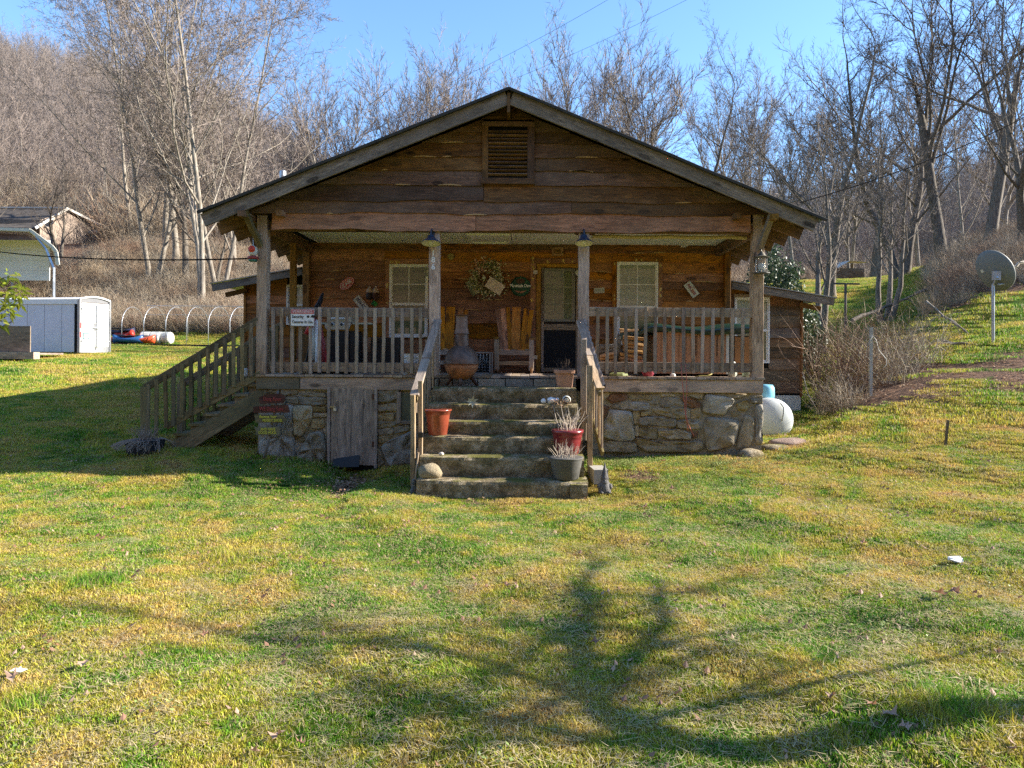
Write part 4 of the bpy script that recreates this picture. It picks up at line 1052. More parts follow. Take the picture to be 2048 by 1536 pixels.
# --- lean-to wings
def wing(sd):
    w_ = tag(bpy.data.objects.new('side_wing', None)); YG = 4.0
    link(w_, cabin, Matrix.Translation((sd * 5, YG, 2)))
    if sd > 0: xi, xo = P(1455, 0, YG).x, P(1604, 0, YG).x
    else: xi, xo = P(612, 0, YG).x, P(488, 0, YG).x
    if sd > 0: rz_in, rz_out, re = P(1455, 567, YG).z, P(1655, 600, YG).z, P(1655, 0, YG).x
    else: rz_in, rz_out, re = P(608, 540, YG).z, P(436, 572, YG).z, P(436, 0, YG).x
    sl = (rz_out - rz_in) / (re - xi)
    rz = lambda x: rz_in + (x - xi) * sl
    a, b = min(xi, xo), max(xi, xo)
    MB().prism([(a, .9), (b, .9), (b, rz(b) - .1), (a, rz(a) - .1)], YG + .02, YG + 5).build('wing_core', M_DARK, w_)
    vs_ = [588, 612, 630, 655, 675, 695, 716, 738, 762, 787] if sd > 0 else [590, 608, 628, 650, 672, 694, 716, 738, 762, 787]
    zt = max(rz(a), rz(b)) - .02
    zs = [zt] + [P(1530 if sd > 0 else 550, v, YG).z for v in vs_]
    wx0, wx1 = (P(1467, 0, YG).x, P(1537, 0, YG).x) if sd > 0 else (P(574, 0, YG).x, P(612, 0, YG).x)
    wz0, wz1 = (P(1500, 726, YG).z, P(1500, 595, YG).z) if sd > 0 else (P(590, 650, YG).z, P(590, 570, YG).z)
    for i in range(len(zs) - 1):
        t_, b_ = zs[i], zs[i + 1]
        segs = [(a, b)]
        if b_ < wz1 - .02 and t_ > wz0 + .02: segs = [(a, wx0), (wx1, b)]
        for (p, q) in segs:
            if q - p < .04: continue
            if i == 0:
                m = MB(); zc = (t_ + b_) / 2
                m.add([(p, YG - .03, b_), (q, YG - .03, b_), (q, YG - .01, rz(q) - .05), (p, YG - .01, rz(p) - .05), (p, YG, b_), (q, YG, b_)], [(0, 1, 2, 3), (0, 4, 5, 1)])
                m.build('wing_board', M_ORANGE if sd > 0 else M_WALL, w_, origin=((p + q) / 2, YG, zc))
            else:
                siding('wing_board', t_ + .02, b_, lambda z, p=p: p, lambda z, q=q: q, YG, M_ORANGE if (i == 1 and sd > 0) else (M_WING if sd > 0 else M_WALL), w_, n=6, wav=.008, seed=i + 40)
    window(w_, wx0, wx1, wz0, wz1, YG - .02, blind=.8 if sd < 0 else .6, name='wing_window', mid=.5)
    if sd > 0: abox('window_trim', wx0 - .02, wx1 + .02, YG - .06, YG - .03, wz1 + .003, wz1 + .07, M_POST, w_)
    abox('corner_board', min(xo, xo - sd * .05), max(xo, xo - sd * .05), YG - .05, YG - .0, 1.05, rz(xo) - .1, M_WALL, w_)
    # fascia and roof sheet
    beam('wing_fascia', (xi, YG - .30, rz(xi) - .07), (re, YG - .30, rz(re) - .07), .035, .15, M_RAKE, w_, jit=.003, n=5)
    vs = [(xi, YG - .34, rz(xi) + .012), (re + sd * .05, YG - .34, rz(re) + .012), (re + sd * .05, YG + 5, rz(re) + .012), (xi, YG + 5, rz(xi) + .012)]
    m = MB(); m.add(vs + [(x, y, z + .02) for x, y, z in vs], [(0, 1, 2, 3), (7, 6, 5, 4), (0, 4, 5, 1), (1, 5, 6, 2), (2, 6, 7, 3), (3, 7, 4, 0)])
    m.build('wing_roof', plain('wing_roof_metal%d' % sd, (.42, .44, .44), .35, .7), w_)
    beam('wing_rafter', (xo - sd * .1, YG - .1, rz(xo) - .2), (re - sd * .2, YG - .1, rz(re) - .2), .05, .1, M_RAFT, w_)
    # skirting
    m = MB()
    for k in range(4):
        z1_ = P(0, 787, YG).z - k * .1; m.bb(a + .02, b - .03, YG - .02 - .004 * (k % 2), YG, z1_ - .097, z1_)
    m.build('skirting', plain('skirting%d' % sd, (.58, .57, .52), .5, var=.15), w_)
wing(1); wing(-1)
# flue pipe over the left roof slope
fl = MB(); a = P(566, 356, 3.2); fl.lathe([(.05, -.9), (.05, 0)], 12); fl.lathe([(.065, .0), (.068, .05), (.065, .14), (.02, .16)], 12)
fl.build('flue_pipe', M_STEEL, cabin, Matrix.Translation(a), smooth=False)

# --- porch railing panels: each a thing
def railing(u0, u1, label, us):
    t = thing('porch_railing', (P((u0 + u1) / 2, 680, 0).x, 0, FZ), label, 'railing', 'railing panels along the porch front')
    x0, x1 = P(u0, 0, .03).x, P(u1, 0, .03).x
    abox('top_rail', x0, x1, .04, .078, P((u0 + u1) / 2, 633.5, 0).z, P((u0 + u1) / 2, 615, 0).z, M_RAIL, t, jit=.003, n=10)
    abox('bottom_rail', x0, x1, .04, .078, P((u0 + u1) / 2, 744, 0).z, P((u0 + u1) / 2, 725, 0).z, M_RAIL, t, jit=.003, n=10)
    for u in us:
        p = P(u, 680, 0); dz = random.uniform(-.012, .012)
        beam('baluster', (p.x + random.uniform(-.008, .008), .015, P(u, 615, 0).z + dz), (p.x + random.uniform(-.008, .008), .015, P(u, 746, 0).z + dz), .03, .052, M_RAIL, t, up=(1, 0, 0), jit=.003, n=4)
railing(540, 858, 'weathered grey porch railing left of the steps', [545.5, 563, 583, 600, 620, 638, 656.5, 674.5, 693.5, 712, 730, 749, 767.5, 786, 804, 822.5, 840.5])
railing(1178, 1507, 'weathered grey porch railing right of the steps', [1195.5, 1214.5, 1232, 1252, 1271.5, 1291, 1311, 1329.5, 1347, 1367, 1386.5, 1406, 1425.5, 1444.5, 1465.5, 1485.5])

# --- concrete steps
st = thing('concrete_steps', (0, -.9, 0), 'mossy concrete steps with six treads leading up to the porch', 'steps')
SD = [(10.65, 1.415, 866, 1153), (10.4, 1.187, 858, 1157), (10.15, .957, 852, 1162), (9.9, .755, 846, 1166), (9.63, .515, 841, 1170), (9.33, .237, 834, 1178)]
STEPS = []
for k, (D, z, ua, ub) in enumerate(SD):
    Y = D - 11.2; x0 = (ua - PX) / F_PX * D; x1 = (ub - PX) / F_PX * D; zb = (SD[k + 1][1] if k < 5 else -.12) - .03
    nx, nz_, ny = 44, 5, 4; vs = []; fs = []
    yb = 0.0 if k == 0 else SD[k - 1][0] - 11.2 + .12
    prof = [(Y + .03, zb), (Y + .012, zb + (z - zb) * .3), (Y + .004, zb + (z - zb) * .6), (Y, z - .05), (Y + .012, z - .015), (Y + .045, z), ((Y + yb) / 2, z + .002), (yb, z)]
    for i in range(nx + 1):
        x = x0 + (x1 - x0) * i / nx
        bow = .05 * (1 - ((x - (x0 + x1) / 2) / ((x1 - x0) / 2)) ** 2)
        for j, (py, pz) in enumerate(prof):
            d = (.022 * mnoise.noise(Vector((x * 2.2, k * 3.1, pz * 5))) + .012 * mnoise.noise(Vector((x * 9, k * 7, pz * 12)))) if j < 7 else 0
            sag = .012 * mnoise.noise(Vector((x * 1.1, k * 5., 3)))
            vs.append((x, py + d - bow * (j < 6), pz + sag * (j > 2) + (d * .3 if j > 4 else 0)))
    m = len(prof)
    for i in range(nx):
        for j in range(m - 1): fs.append((i * m + j, (i + 1) * m + j, (i + 1) * m + j + 1, i * m + j + 1))
    b = len(vs)
    vs += [(x0, yb, zb), (x1, yb, zb)]
    fs.append(tuple([b] + list(range(m - 1, -1, -1)))); fs.append(tuple([b + 1] + [nx * m + j for j in range(m)]))
    mb = MB(); mb.add(vs, fs); mb.build('step', M_STEP, st, origin=((x0 + x1) / 2, Y, z), smooth=False)
    STEPS.append((Y, z, x0, x1))

# --- handrails of the steps
def stair_rail(sd):
    if sd < 0:
        t = thing('step_handrail', (-1.5, -.7, .5), 'wooden handrail on the left of the concrete steps, front half in a sunlit tone', 'handrail', 'handrails of the porch steps')
        top, mid, bot = P(875, 641, -.02), P(856, 700, -.75), P(830, 788, -1.42)
    else:
        t = thing('step_handrail', (1.05, -.7, .5), 'wooden handrail on the right of the concrete steps, wavy edged', 'handrail', 'handrails of the porch steps')
        top, mid, bot = P(1160, 643, -.02), P(1178, 700, -.62), P(1199, 775, -1.15)
    # flat top board, front piece coloured as if sunlit
    m1 = top.lerp(bot, .55)
    f = top.lerp(bot, .56)
    beam('handrail_board', top, m1, .125, .038, M_RAIL, t, up=(0, 0, 1), jit=.004, n=6)
    beam('handrail_board', f, bot + (bot - top) * .02, .125, .04, M_SUNRAIL, t, up=(0, 0, 1), jit=.004, n=6)
    beam('side_rail', top - Vector((sd * -.0 + .0, 0, .09)), bot - Vector((0, 0, .09)), .035, .10, M_STAIR, t, jit=.003, n=4)
    n = 8
    for k in range(n):
        q = top.lerp(bot, (k + .6) / n); gzv = max(.05, 0)
        ln = .98 + .02 * random.random()
        xo_ = q.x + sd * .045
        low = q.z - ln
        beam('baluster', (xo_, q.y, q.z - .03), (xo_ + random.uniform(-.01, .01), q.y, low), .03, .05, M_SUNRAIL, t, up=(0, 1, 0), jit=.003, n=3)
    if sd < 0:
        for (u, Y, vt, vb) in ((841, -1.40, 762, 966), (826, -1.52, 790, 972)):
            a, b = P(u, vt, Y), P(u, vb, Y); beam('rail_post', a, b, .06, .06, M_SUNRAIL, t, up=(0, 1, 0), jit=.003, n=4)
        a, b = P(837, 905, -1.56), P(829, 972, -1.60); beam('loose_slat', a, b, .02, .05, M_SUNRAIL, t, up=(0, 1, 0))
        beam('bottom_rail', top - Vector((-.03, 0, .95)), bot - Vector((-.03, 0, .92)), .035, .09, M_STAIR, t)
        a = P(841, 870, -1.46); MB().box(a, (.07, .03, .07)).build('bracket', M_BLACK, t)
    else:
        for (u, Y, vt, vb, w_) in ((1167, -.55, 679, 880, .085), (1180, -1.05, 731, 948, .075)):
            a, b = P(u, vt, Y), P(u, vb, Y); beam('rail_post', a, b, w_, w_, M_SUNRAIL, t, up=(0, 1, 0), jit=.003, n=4)
        beam('bottom_rail', top - Vector((-.05, 0, .98)), bot - Vector((-.05, 0, .95)), .035, .09, M_STAIR, t)
        # scalloped strip on the outer edge
        m = MB(); n = 40; vs = []; fs = []
        dn = (bot - top)
        for i in range(n + 1):
            q = top + dn * (i / n); s_ = .012 * abs(math.sin(i * .9)) + .008 * random.random()
            for (dx, dz) in ((.055, .0), (.075 + s_, .0), (.075 + s_, .05 + s_), (.055, .05)): vs.append((q.x + dx, q.y, q.z + dz - .02))
        for i in range(n):
            for k in range(4): k2 = (k + 1) % 4; fs.append((i * 4 + k, i * 4 + k2, i * 4 + 4 + k2, i * 4 + 4 + k))
        m.add(vs, fs); m.build('edge_strip', M_RAIL, t)
stair_rail(-1); stair_rail(1)

# --- wooden side staircase (runs down to the left)
ss = thing('side_staircase', (-5.2, .5, .5), 'mossy wooden staircase going down from the left end of the porch', 'staircase')
top, bot = P(527, 775, .05), P(352, 893, .05)
for Y in (.05, 1.15):
    o = Vector((0, Y - .05, 0)); beam('stringer', top + o + Vector((.05, 0, -.10)), bot + o + Vector((-.02, 0, -.06)), .045, .26, M_STAIR, ss, jit=.004, n=6)
# block risers seen from the side as stepped boards
nst = 6
for k in range(nst):
    f0 = (k) / nst; q = top.lerp(bot, f0); q2 = top.lerp(bot, (k + 1) / nst)
    zt = q.z - .10 - .0 * k; x1_, x0_ = q.x, q2.x
    zt = P(0, [760, 764, 796, 826, 836, 858][k] if 0 else 0, .05).z if 0 else q2.z + .215
    abox('stair_tread', x0_ - .03, x1_ + .0, .02, 1.2, zt - .04, zt, M_STAIR, ss, jit=.003, n=2)
    MB().add([(x0_, .06, zt - .04), (x1_, .06, zt - .04), (x1_, .06, q.z - .12), (x0_, .06, q2.z - .12), (x0_, .09, zt - .04), (x1_, .09, zt - .04), (x1_, .09, q.z - .12), (x0_, .09, q2.z - .12)],
             [(3, 2, 1, 0), (4, 5, 6, 7), (0, 1, 5, 4), (3, 7, 6, 2)]).build('stair_cheek', M_STAIR, ss, origin=((x0_ + x1_) / 2, .07, zt - .1))
rt, rb = P(517, 640, .02), P(290, 776, .02)
for j, (Y, du) in enumerate(((.02, 0), (1.2, 0))):
    o = Vector((0, Y - .02, 0))
    beam('stair_handrail', rt + o, rb + o, .04, .12, M_STAIR, ss, jit=.004, n=8)
    lo1, lo2 = rt + o + Vector((.05, 0, -.86)), rb + o + Vector((.35, 0, -.62))
    beam('stair_lower_rail', lo1, lo2, .04, .11, M_STAIR, ss, jit=.004, n=6)
    n = 13
    for k in range(n):
        f = (k + .8) / (n + .3); q = rt.lerp(rb, f) + o + Vector((0, -.035, .02))
        ln = .86 if k < n - 3 else .86
        beam('baluster', q, q + Vector((random.uniform(-.01, .02), 0, -ln - (.05 if k % 2 else 0))), .03, .06, M_STAIR, ss, up=(1, 0, 0), jit=.003, n=3)
    beam('newel_post', rb + o + Vector((0, 0, .02)), Vector((rb.x, rb.y + Y - .02, g1(rb.x, Y) - .1)), .1, .1, M_STAIR, ss, up=(0, 1, 0), jit=.004, n=4)
# ------------------------------------------------------------------ objects on and around the porch
def disc_poly(cx, cz, rx, rz, n=24, rot=0.):
    c, s = math.cos(rot), math.sin(rot)
    return [(cx + rx * math.cos(2 * math.pi * k / n) * c - rz * math.sin(2 * math.pi * k / n) * s,
             cz + rx * math.cos(2 * math.pi * k / n) * s + rz * math.sin(2 * math.pi * k / n) * c) for k in range(n)]
def rotY(a): return Matrix.Rotation(a, 4, 'Y')
def sign_plate(name, p, w, h, rot, mat, label, cat, t=.006):
    """flat plate facing -Y, rot = counter-clockwise angle seen from the front"""
    o = MB().box((0, 0, 0), (w, t, h)).build(name, mat, None, Matrix.Translation(p) @ rotY(-rot))
    return tag(o, label, cat)
def face(p, rot, dx, dz, dy=-.006):
    return Matrix.Translation(p) @ rotY(-rot) @ Matrix.Translation((dx, dy, dz)) @ Matrix.Rotation(R(90), 4, 'X')
def ftext(s, p, rot, dx, dz, size, mat, parent, sx=1., off=0., name='lettering', dy=-.006):
    c = bpy.data.curves.new(name, 'FONT'); c.body = s; c.size = size; c.extrude = .0012; c.align_x = 'CENTER'; c.align_y = 'CENTER'
    c.offset = off; c.resolution_u = 2; c.materials.append(mat)
    return link(to_mesh(bpy.data.objects.new(name, c)), parent, face(p, rot, dx, dz, dy) @ Matrix.Diagonal((sx, 1, 1, 1)))
C_RED = plain('sign_red', (.50, .03, .03), .5, var=.1, bmp=.02); C_NAVY = plain('plate_navy', (.03, .04, .12), .5, bmp=0); C_BLK = plain('print_black', (.012, .012, .012), .5, bmp=0)
C_CREAM = plain('sign_cream', (.62, .60, .52), .5, var=.12, bmp=.02); C_DKRED = plain('plate_maroon', (.32, .05, .05), .5, bmp=0)
C_YEL = plain('paint_yellow', (.55, .50, .06), .7, bmp=0); C_GRN = plain('sign_green', (.012, .07, .04), .45, bmp=.02, var=.3)

# oval red sign
p = P(694, 567, YW - .06)
ov = MB().prism(disc_poly(0, 0, .16, .095), -.004, .004).build('oval_sign', C_RED, None, Matrix.Translation(p) @ rotY(-R(38)))
tag(ov, 'red and white oval sign tilted on the wall above the grill', 'sign')
for (a, b, m_, d) in ((.150, .086, C_CREAM, .0055), (.140, .078, C_RED, .0065), (.118, .062, C_CREAM, .0075), (.108, .053, C_RED, .0085)):
    MB().prism(disc_poly(0, 0, a, b), -d, -.003).build('sign_ring', m_, ov, Matrix.Translation(p) @ rotY(-R(38)))
ftext('CASE', p, R(38), 0, 0, .085, C_CREAM, ov, .95, .003, dy=-.010)
# licence plates
p = P(722, 607, YW - .06)
pl = sign_plate('licence_plate', p, .305, .152, R(-50), C_CREAM, 'white licence plate with dark blue characters tilted behind the left railing', 'licence plate')
ftext('FKN-527', p, R(-50), 0, 0, .085, C_NAVY, pl, .82, .002); ftext('NORTH CAROLINA', p, R(-50), 0, .058, .022, C_DKRED, pl)
p = P(1383, 579, YW - .06)
pl = sign_plate('licence_plate', p, .305, .152, R(-53), C_CREAM, 'white licence plate with maroon characters tilted on the wall right of the right window', 'licence plate')
ftext('PVF-2000', p, R(-53), 0, -.005, .08, C_DKRED, pl, .78, .002); ftext('OHIO', p, R(-53), 0, .058, .024, C_DKRED, pl)
# security sign on railing
p = P(605, 635, -.03)
sg = sign_plate('security_sign', p, .38, .275, 0, M_WHITE2, 'white security camera warning sign with red heading hung on the left railing', 'sign')
MB().box((0, 0, 0), (.365, .002, .07)).build('red_heading', plain('faded_red', (.55, .16, .16), .6, bmp=0), sg, Matrix.Translation(p + Vector((0, -.005, .092))))
ftext('WARNING', p, 0, 0, .092, .062, plain('faded_pink', (.75, .55, .53), .6, bmp=0), sg, 1.05, .001, dy=-.008)
ftext('Security', p, 0, -.075, .012, .072, C_BLK, sg, .8, .001); ftext('Cameras In Use', p, 0, 0, -.072, .066, C_BLK, sg, .78, .001)
MB().prism(disc_poly(0, 0, .022, .02, 12), -.001, 0).prism([(.0, -.012), (.07, -.022), (.08, .015), (.03, .028)][::1], -.001, 0, Matrix.Translation((.035, 0, 0))).build('camera_symbol', C_BLK, sg, Matrix.Translation(p + Vector((.09, -.005, .015))))
bd = MB()
for (a, b, c, d) in ((-.185, .185, -.1345, -.131), (-.185, .185, .131, .1345), (-.188, -.185, -.1345, .1345), (.185, .188, -.1345, .1345)): bd.bb(a, b, -.001, 0, c, d)
bd.build('sign_border', C_BLK, sg, Matrix.Translation(p + Vector((0, -.004, 0))))
# Mountain Dew button sign
p = P(1041, 573, YW - .05)
md = MB().lathe([(.19, 0), (.19, .008), (.17, .022), (.0005, .034)], 32).build('round_sign', C_GRN, None, Matrix.Translation(p) @ Matrix.Rotation(R(90), 4, 'X'))
tag(md, 'round dark green soft drink sign on the wall between wreath and door', 'sign')
ftext('Mountain Dew', p, 0, 0, .01, .085, M_WHITE2, md, .78, .003, dy=-.037)
MB().prism([(-.12, -.07), (-.06, -.115), (0, -.13), (.06, -.115), (.12, -.07), (.06, -.088), (0, -.095), (-.06, -.088)], -.034, -.03).build('sign_band', plain('dull_pink', (.40, .17, .13), .6), md, Matrix.Translation(p))
MB().prism(disc_poly(0, .10, .085, .05, 16), -.033, -.028).build('sign_patch', plain('dull_brown', (.10, .05, .03), .6), md, Matrix.Translation(p))
# carved square plaque above door and small framed plate right of the door
p = P(1115, 503, YW - .09)
q = sign_plate('wooden_plaque', p, .22, .16, 0, M_TAN, 'small square carved wooden plaque above the front door', 'plaque', .02)
MB().prism(disc_poly(0, 0, .07, .055, 16), -.014, -.009).build('carved_boss', M_RAFT, q, Matrix.Translation(p))
p = P(1198.5, 581, YW - .045)
q = sign_plate('small_plate', p, .2, .1, R(4), C_CREAM, 'small blank cream plate on the wall right of the door', 'plate', .008)
MB().box((0, 0, 0), (.17, .002, .07)).build('plate_field', plain('plate_field', (.42, .42, .36), .6), q, Matrix.Translation(p + Vector((0, -.005, 0))) @ rotY(-R(4)))
# doorbell disc half hidden by the post, deer skull near 186 post
p = P(1157, 546, YW - .12)
tag(MB().lathe([(.06, 0), (.065, .02), (.05, .04), (.01, .05)], 16).build('wall_thermometer', C_CREAM, None, Matrix.Translation(p) @ Matrix.Rotation(R(90), 4, 'X'), smooth=True), 'round cream thermometer half hidden by the post right of the door', 'thermometer')
# small flower-shaped star ornament on the wall
p = P(902, 513, YW - .05); m = MB(); rr = random.Random(3)
for k in range(7):
    a = k * .9; m.sphere(p + Vector((math.cos(a) * .035, 0, math.sin(a) * .04)), .03, 8, 5, (1, .5, 1))
tag(m.build('wall_ornament', plain('straw_yellow', (.42, .33, .12), .9, var=.4, scale=30), None, origin=p, smooth=True), 'small straw-yellow ornament high on the wall right of the numbered post', 'ornament')
p = P(855, 543, YW - .07); m = MB()
for k in range(6):
    a = k * 1.05; m.sphere(p + Vector((math.cos(a) * .04, 0, math.sin(a) * .06)), .032, 8, 5, (1, .5, 1.2))
tag(m.build('wall_ornament', plain('bone_grey', (.36, .34, .28), .9, var=.4, scale=30), None, origin=p, smooth=True), 'pale ornament peeping out left of the numbered post', 'ornament')
# pair of hanging bottles/shoes and green lure
def hang_pair():
    t = thing('hanging_boots', P(746, 578, YW - .06), 'pair of small boots with pale tops hung on the wall above the grill', 'boots')
    for s_, u in ((-1, 739), (1, 751)):
        c = P(u, 591, YW - .08)
        m = MB(); m.lathe([(.055, -.07), (.068, -.06), (.068, .03), (.06, .05)], 12, Matrix.Translation(c)); m.sphere(c + Vector((0, -.03, -.05)), .06, 10, 6, (1, 1, .6)); m.build('boot', M_RUST if s_ > 0 else plain('dark_leather', (.035, .02, .018), .6, var=.3), t, smooth=True)
        m = MB(); m.lathe([(.06, .05), (.062, .08), (.05, .12), (.02, .15), (.012, .19)], 12, Matrix.Translation(c)); m.build('boot_top', plain('faded_pink_cuff%d' % s_, (.50, .36, .27), .9, var=.2), t, smooth=True)
hang_pair()
c = P(749, 605, YW - .08)
m = MB(); m.add([(-.07, 0, -.03), (-.01, -.02, .05), (.05, 0, .0), (.06, .01, -.05), (.0, -.03, -.08)], [(0, 1, 4), (1, 2, 4), (2, 3, 4), (0, 4, 1)])
m.add([(-.065, .01, -.03), (-.01, .01, .05), (.05, .01, .0), (.06, .02, -.05), (.0, .0, -.08)], [(4, 1, 0), (4, 2, 1), (4, 3, 2)])
m.tube([(0, 0, .03), (0, 0, .13)], .008, 5, 1)
tag(m.build('hanging_cloth', [plain('bright_green', (.03, .22, .03), .7), M_SILVER], None, Matrix.Translation(c)), 'bright green rag hung from a hook under the boots', 'rag')
m = MB(); a, b = P(646, 586, 1.7), P(634, 622, 1.5)
fl = thing('flag', P(640, 700, 1.5), 'rolled striped flag on a pole leaning behind the left railing', 'flag')
m.tube([b + Vector((-.6, 0, -1.3)) * .0 + Vector((-.25, 0, -1.2)), b, a], .02, 8); m.build('flag_pole', M_BLACK, fl)
m = MB(); m.tube([b + Vector((.0, -.02, .05)), b.lerp(a, .5), a], [.05, .045, .02], 8); m.build('flag_canton', plain('dark_navy_star', (.02, .02, .03), .8, var=.9, scale=30), fl)
for k, (u0, v0, u1, v1, mt) in enumerate(((628, 628, 612, 668, C_RED), (633, 640, 634, 738, M_WHITE), (640, 650, 644, 730, C_DKRED), (626, 640, 626, 720, C_CREAM), (645, 690, 652, 742, C_RED))):
    a, b = P(u0, v0, .9 + k * .03), P(u1, v1, .8 + k * .03); m = MB()
    m.tube([a, a.lerp(b, .5) + Vector((.03, 0, 0)), b], [.03, .05, .04], 8); m.build('flag_stripe', mt, fl, smooth=True)

# wreath
def wreath():
    c = P(974, 557, YW - .10)
    t = thing('wreath', c, 'dried flower wreath with birdhouse cards on the wall left of the door', 'wreath')
    rr = random.Random(9)
    cols = [plain('leaf_sage', (.36, .35, .19), .85, var=.4, scale=20), plain('petal_cream', (.75, .64, .44), .85, var=.3, scale=20), plain('petal_pink', (.72, .42, .30), .85, var=.3, scale=20), plain('leaf_olive', (.22, .23, .09), .85, var=.4, scale=20)]
    rg = MB(); rg.tube([c + Vector((.22 * math.cos(a), .02, .27 * math.sin(a))) for a in [k * math.pi / 10 for k in range(21)]], .05, 7); rg.build('ring', cols[3], t)
    ms = [MB() for _ in cols]
    for k in range(620):
        a = rr.uniform(0, 6.283); r_ = rr.gauss(0, .075)
        q = c + Vector(((.23 + r_) * math.cos(a), rr.uniform(-.09, .0), (.28 + r_) * math.sin(a)))
        ki = rr.choice((0, 0, 1, 1, 3)) if not (1.6 < a < 2.7) else rr.choice((2, 2, 1, 0))
        d = Vector((rr.gauss(0, 1), rr.gauss(0, .5) - .4, rr.gauss(0, 1))).normalized(); s_ = d.orthogonal().normalized(); ln = rr.uniform(.03, .07); w_ = ln * .38
        ms[ki].add([q, q + d * ln * .5 + s_ * w_, q + d * ln, q + d * ln * .5 - s_ * w_], [(0, 1, 2, 3)])
    for m, mt, nm in zip(ms, cols, ('sage_leaves', 'cream_petals', 'pink_petals', 'olive_leaves')): tag(m.build(nm, mt, t), kind='stuff')
    p1 = P(990, 572, YW - .22); o = MB().box((0, 0, 0), (.33, .012, .21)).build('card', plain('card_floral', (.72, .58, .5), .7, var=.5, scale=35), t, Matrix.Translation(p1) @ rotY(R(32)))
    p2 = P(945, 575, YW - .06); o = MB().box((0, 0, 0), (.30, .01, .16)).build('card', plain('card_green', (.30, .32, .20), .7, var=.6, scale=35), t, Matrix.Translation(p2) @ rotY(R(58)))
    MB().box((0, 0, 0), (.28, .012, .01)).build('card_edge', C_BLK, t, Matrix.Translation(p2 + Vector((-.055, -.003, -.035))) @ rotY(R(58)))
    MB().sphere(P(968, 556, YW - .2), .035, 10, 6, (1, .6, 1)).build('egg', C_CREAM, t, smooth=True)
wreath()

# barn lamps
def barn_lamp(u, v, label, big):
    c = P(u, v, -.16)
    t = thing('barn_lamp', c, label, 'lamp', 'blue barn lamps on the porch posts')
    bl = plain('navy_enamel%d' % big, (.03, .05, .09), .3, .2, var=.15)
    k = 1.0 if big else .95
    MB().lathe([(.155 * k, -.0), (.15 * k, .012), (.115 * k, .045), (.065, .085), (.055, .12), (.05, .135), (.02, .15)], 24, cap=False).build('shade', bl, t, Matrix.Translation(c) @ Matrix.Rotation(R(-12), 4, 'X'), smooth=True)
    MB().lathe([(.15 * k, .002), (.11 * k, .03), (.05, .05), (.001, .052)], 24, cap=False).build('reflector', plain('cream_inside%d' % big, (.72, .68, .55), .5), t, Matrix.Translation(c) @ Matrix.Rotation(R(-12), 4, 'X'), smooth=True)
    MB().sphere(c + Vector((0, 0, .02)), .035, 10, 6).build('bulb', M_WHITE2, t, smooth=True)
    m = MB(); m.tube([c + Vector((0, .0, .14)), c + Vector((0, .0, .2)), c + Vector((0, .08, .24)), c + Vector((0, .17, .2))], .014, 8); m.lathe([(.045, 0), (.045, .02)], 12, Matrix.Translation(c + Vector((0, .165, .2))) @ Matrix.Rotation(R(90), 4, 'X')); m.build('bracket', bl, t)
barn_lamp(862, 487, 'blue barn lamp above the house number on the post left of the steps', 1)
barn_lamp(1168, 487, 'blue barn lamp on the post right of the steps', 0)
t_ = MB().lathe([(.17, 0), (.17, .02), (.08, .05)], 24).build('ceiling_fixture', plain('bronze_fixture', (.06, .025, .018), .5), None, Matrix.Translation(P(1170, 468, .5)))
tag(t_, 'round bronze fixture on the ceiling behind the right barn lamp', 'light')
# hanging lantern
def lantern():
    c = P(1523, 530, -.14)
    t = thing('lantern', c, 'hanging candle lantern with glass sides on the right corner post', 'lantern')
    bk = plain('pewter', (.13, .12, .10), .5, .5)
    MB().lathe([(.13, -.135), (.13, -.12), (.09, -.115)], 20).build('base', bk, t, Matrix.Translation(c))
    MB().lathe([(.12, .115), (.125, .125), (.07, .145), (.03, .2), (.012, .22)], 20).build('cap', bk, t, Matrix.Translation(c))
    m = MB()
    for k in range(4):
        a = k * math.pi / 2 + .6; m.tube([c + Vector((.092 * math.cos(a), .092 * math.sin(a), -.12)), c + Vector((.092 * math.cos(a), .092 * math.sin(a), .12))], .005, 5)
    m.tube([c + Vector((0, 0, .2)), c + Vector((0, .02, .25)), c + Vector((0, .13, .26))], .007, 6); m.build('cage', bk, t)
    g, tt, b = nmat('lantern_glass'); b.inputs['Transmission Weight'].default_value = .9; b.inputs['Roughness'].default_value = .12; b.inputs['Base Color'].default_value = (.9, .88, .85, 1); b.inputs['IOR'].default_value = 1.1
    MB().lathe([(.088, -.115), (.088, .115)], 20, cap=False).build('glass', g, t, Matrix.Translation(c), smooth=True)
    MB().lathe([(.055, -.115), (.055, .02), (.02, .025), (.001, .022)], 16).build('candle', C_CREAM, t, Matrix.Translation(c), smooth=True)
lantern()
# hummingbird feeder ornament at the left post
def feeder():
    c = P(506, 508, -.1)
    t = thing('bird_feeder', c, 'small round red and white bird feeder hanging left of the left corner post', 'bird feeder')
    MB().lathe([(.01, .14), (.06, .10), (.075, .06), (.06, .0), (.05, -.03)], 16).build('bottle', C_CREAM, t, Matrix.Translation(c), smooth=True)
    MB().lathe([(.055, 0), (.055, .012), (.02, .03), (.001, .03)], 16).build('red_flower', plain('coral_red', (.60, .06, .03), .5), t, Matrix.Translation(c + Vector((0, -.05, .07))) @ Matrix.Rotation(R(90), 4, 'X'))
    MB().lathe([(.04, -.03), (.085, -.045), (.085, -.075), (.05, -.09)], 16).build('red_base', C_DKRED, t, Matrix.Translation(c), smooth=True)
    MB().lathe([(.07, -.09), (.06, -.12), (.01, -.125)], 16).build('green_tray', plain('sea_green', (.05, .18, .12), .5), t, Matrix.Translation(c), smooth=True)
    m = MB(); m.tube([c + Vector((0, 0, .13)), c + Vector((0, 0, .3)), c + Vector((.1, .1, .33))], .003, 4); m.build('wire', M_STEEL, t)
feeder()

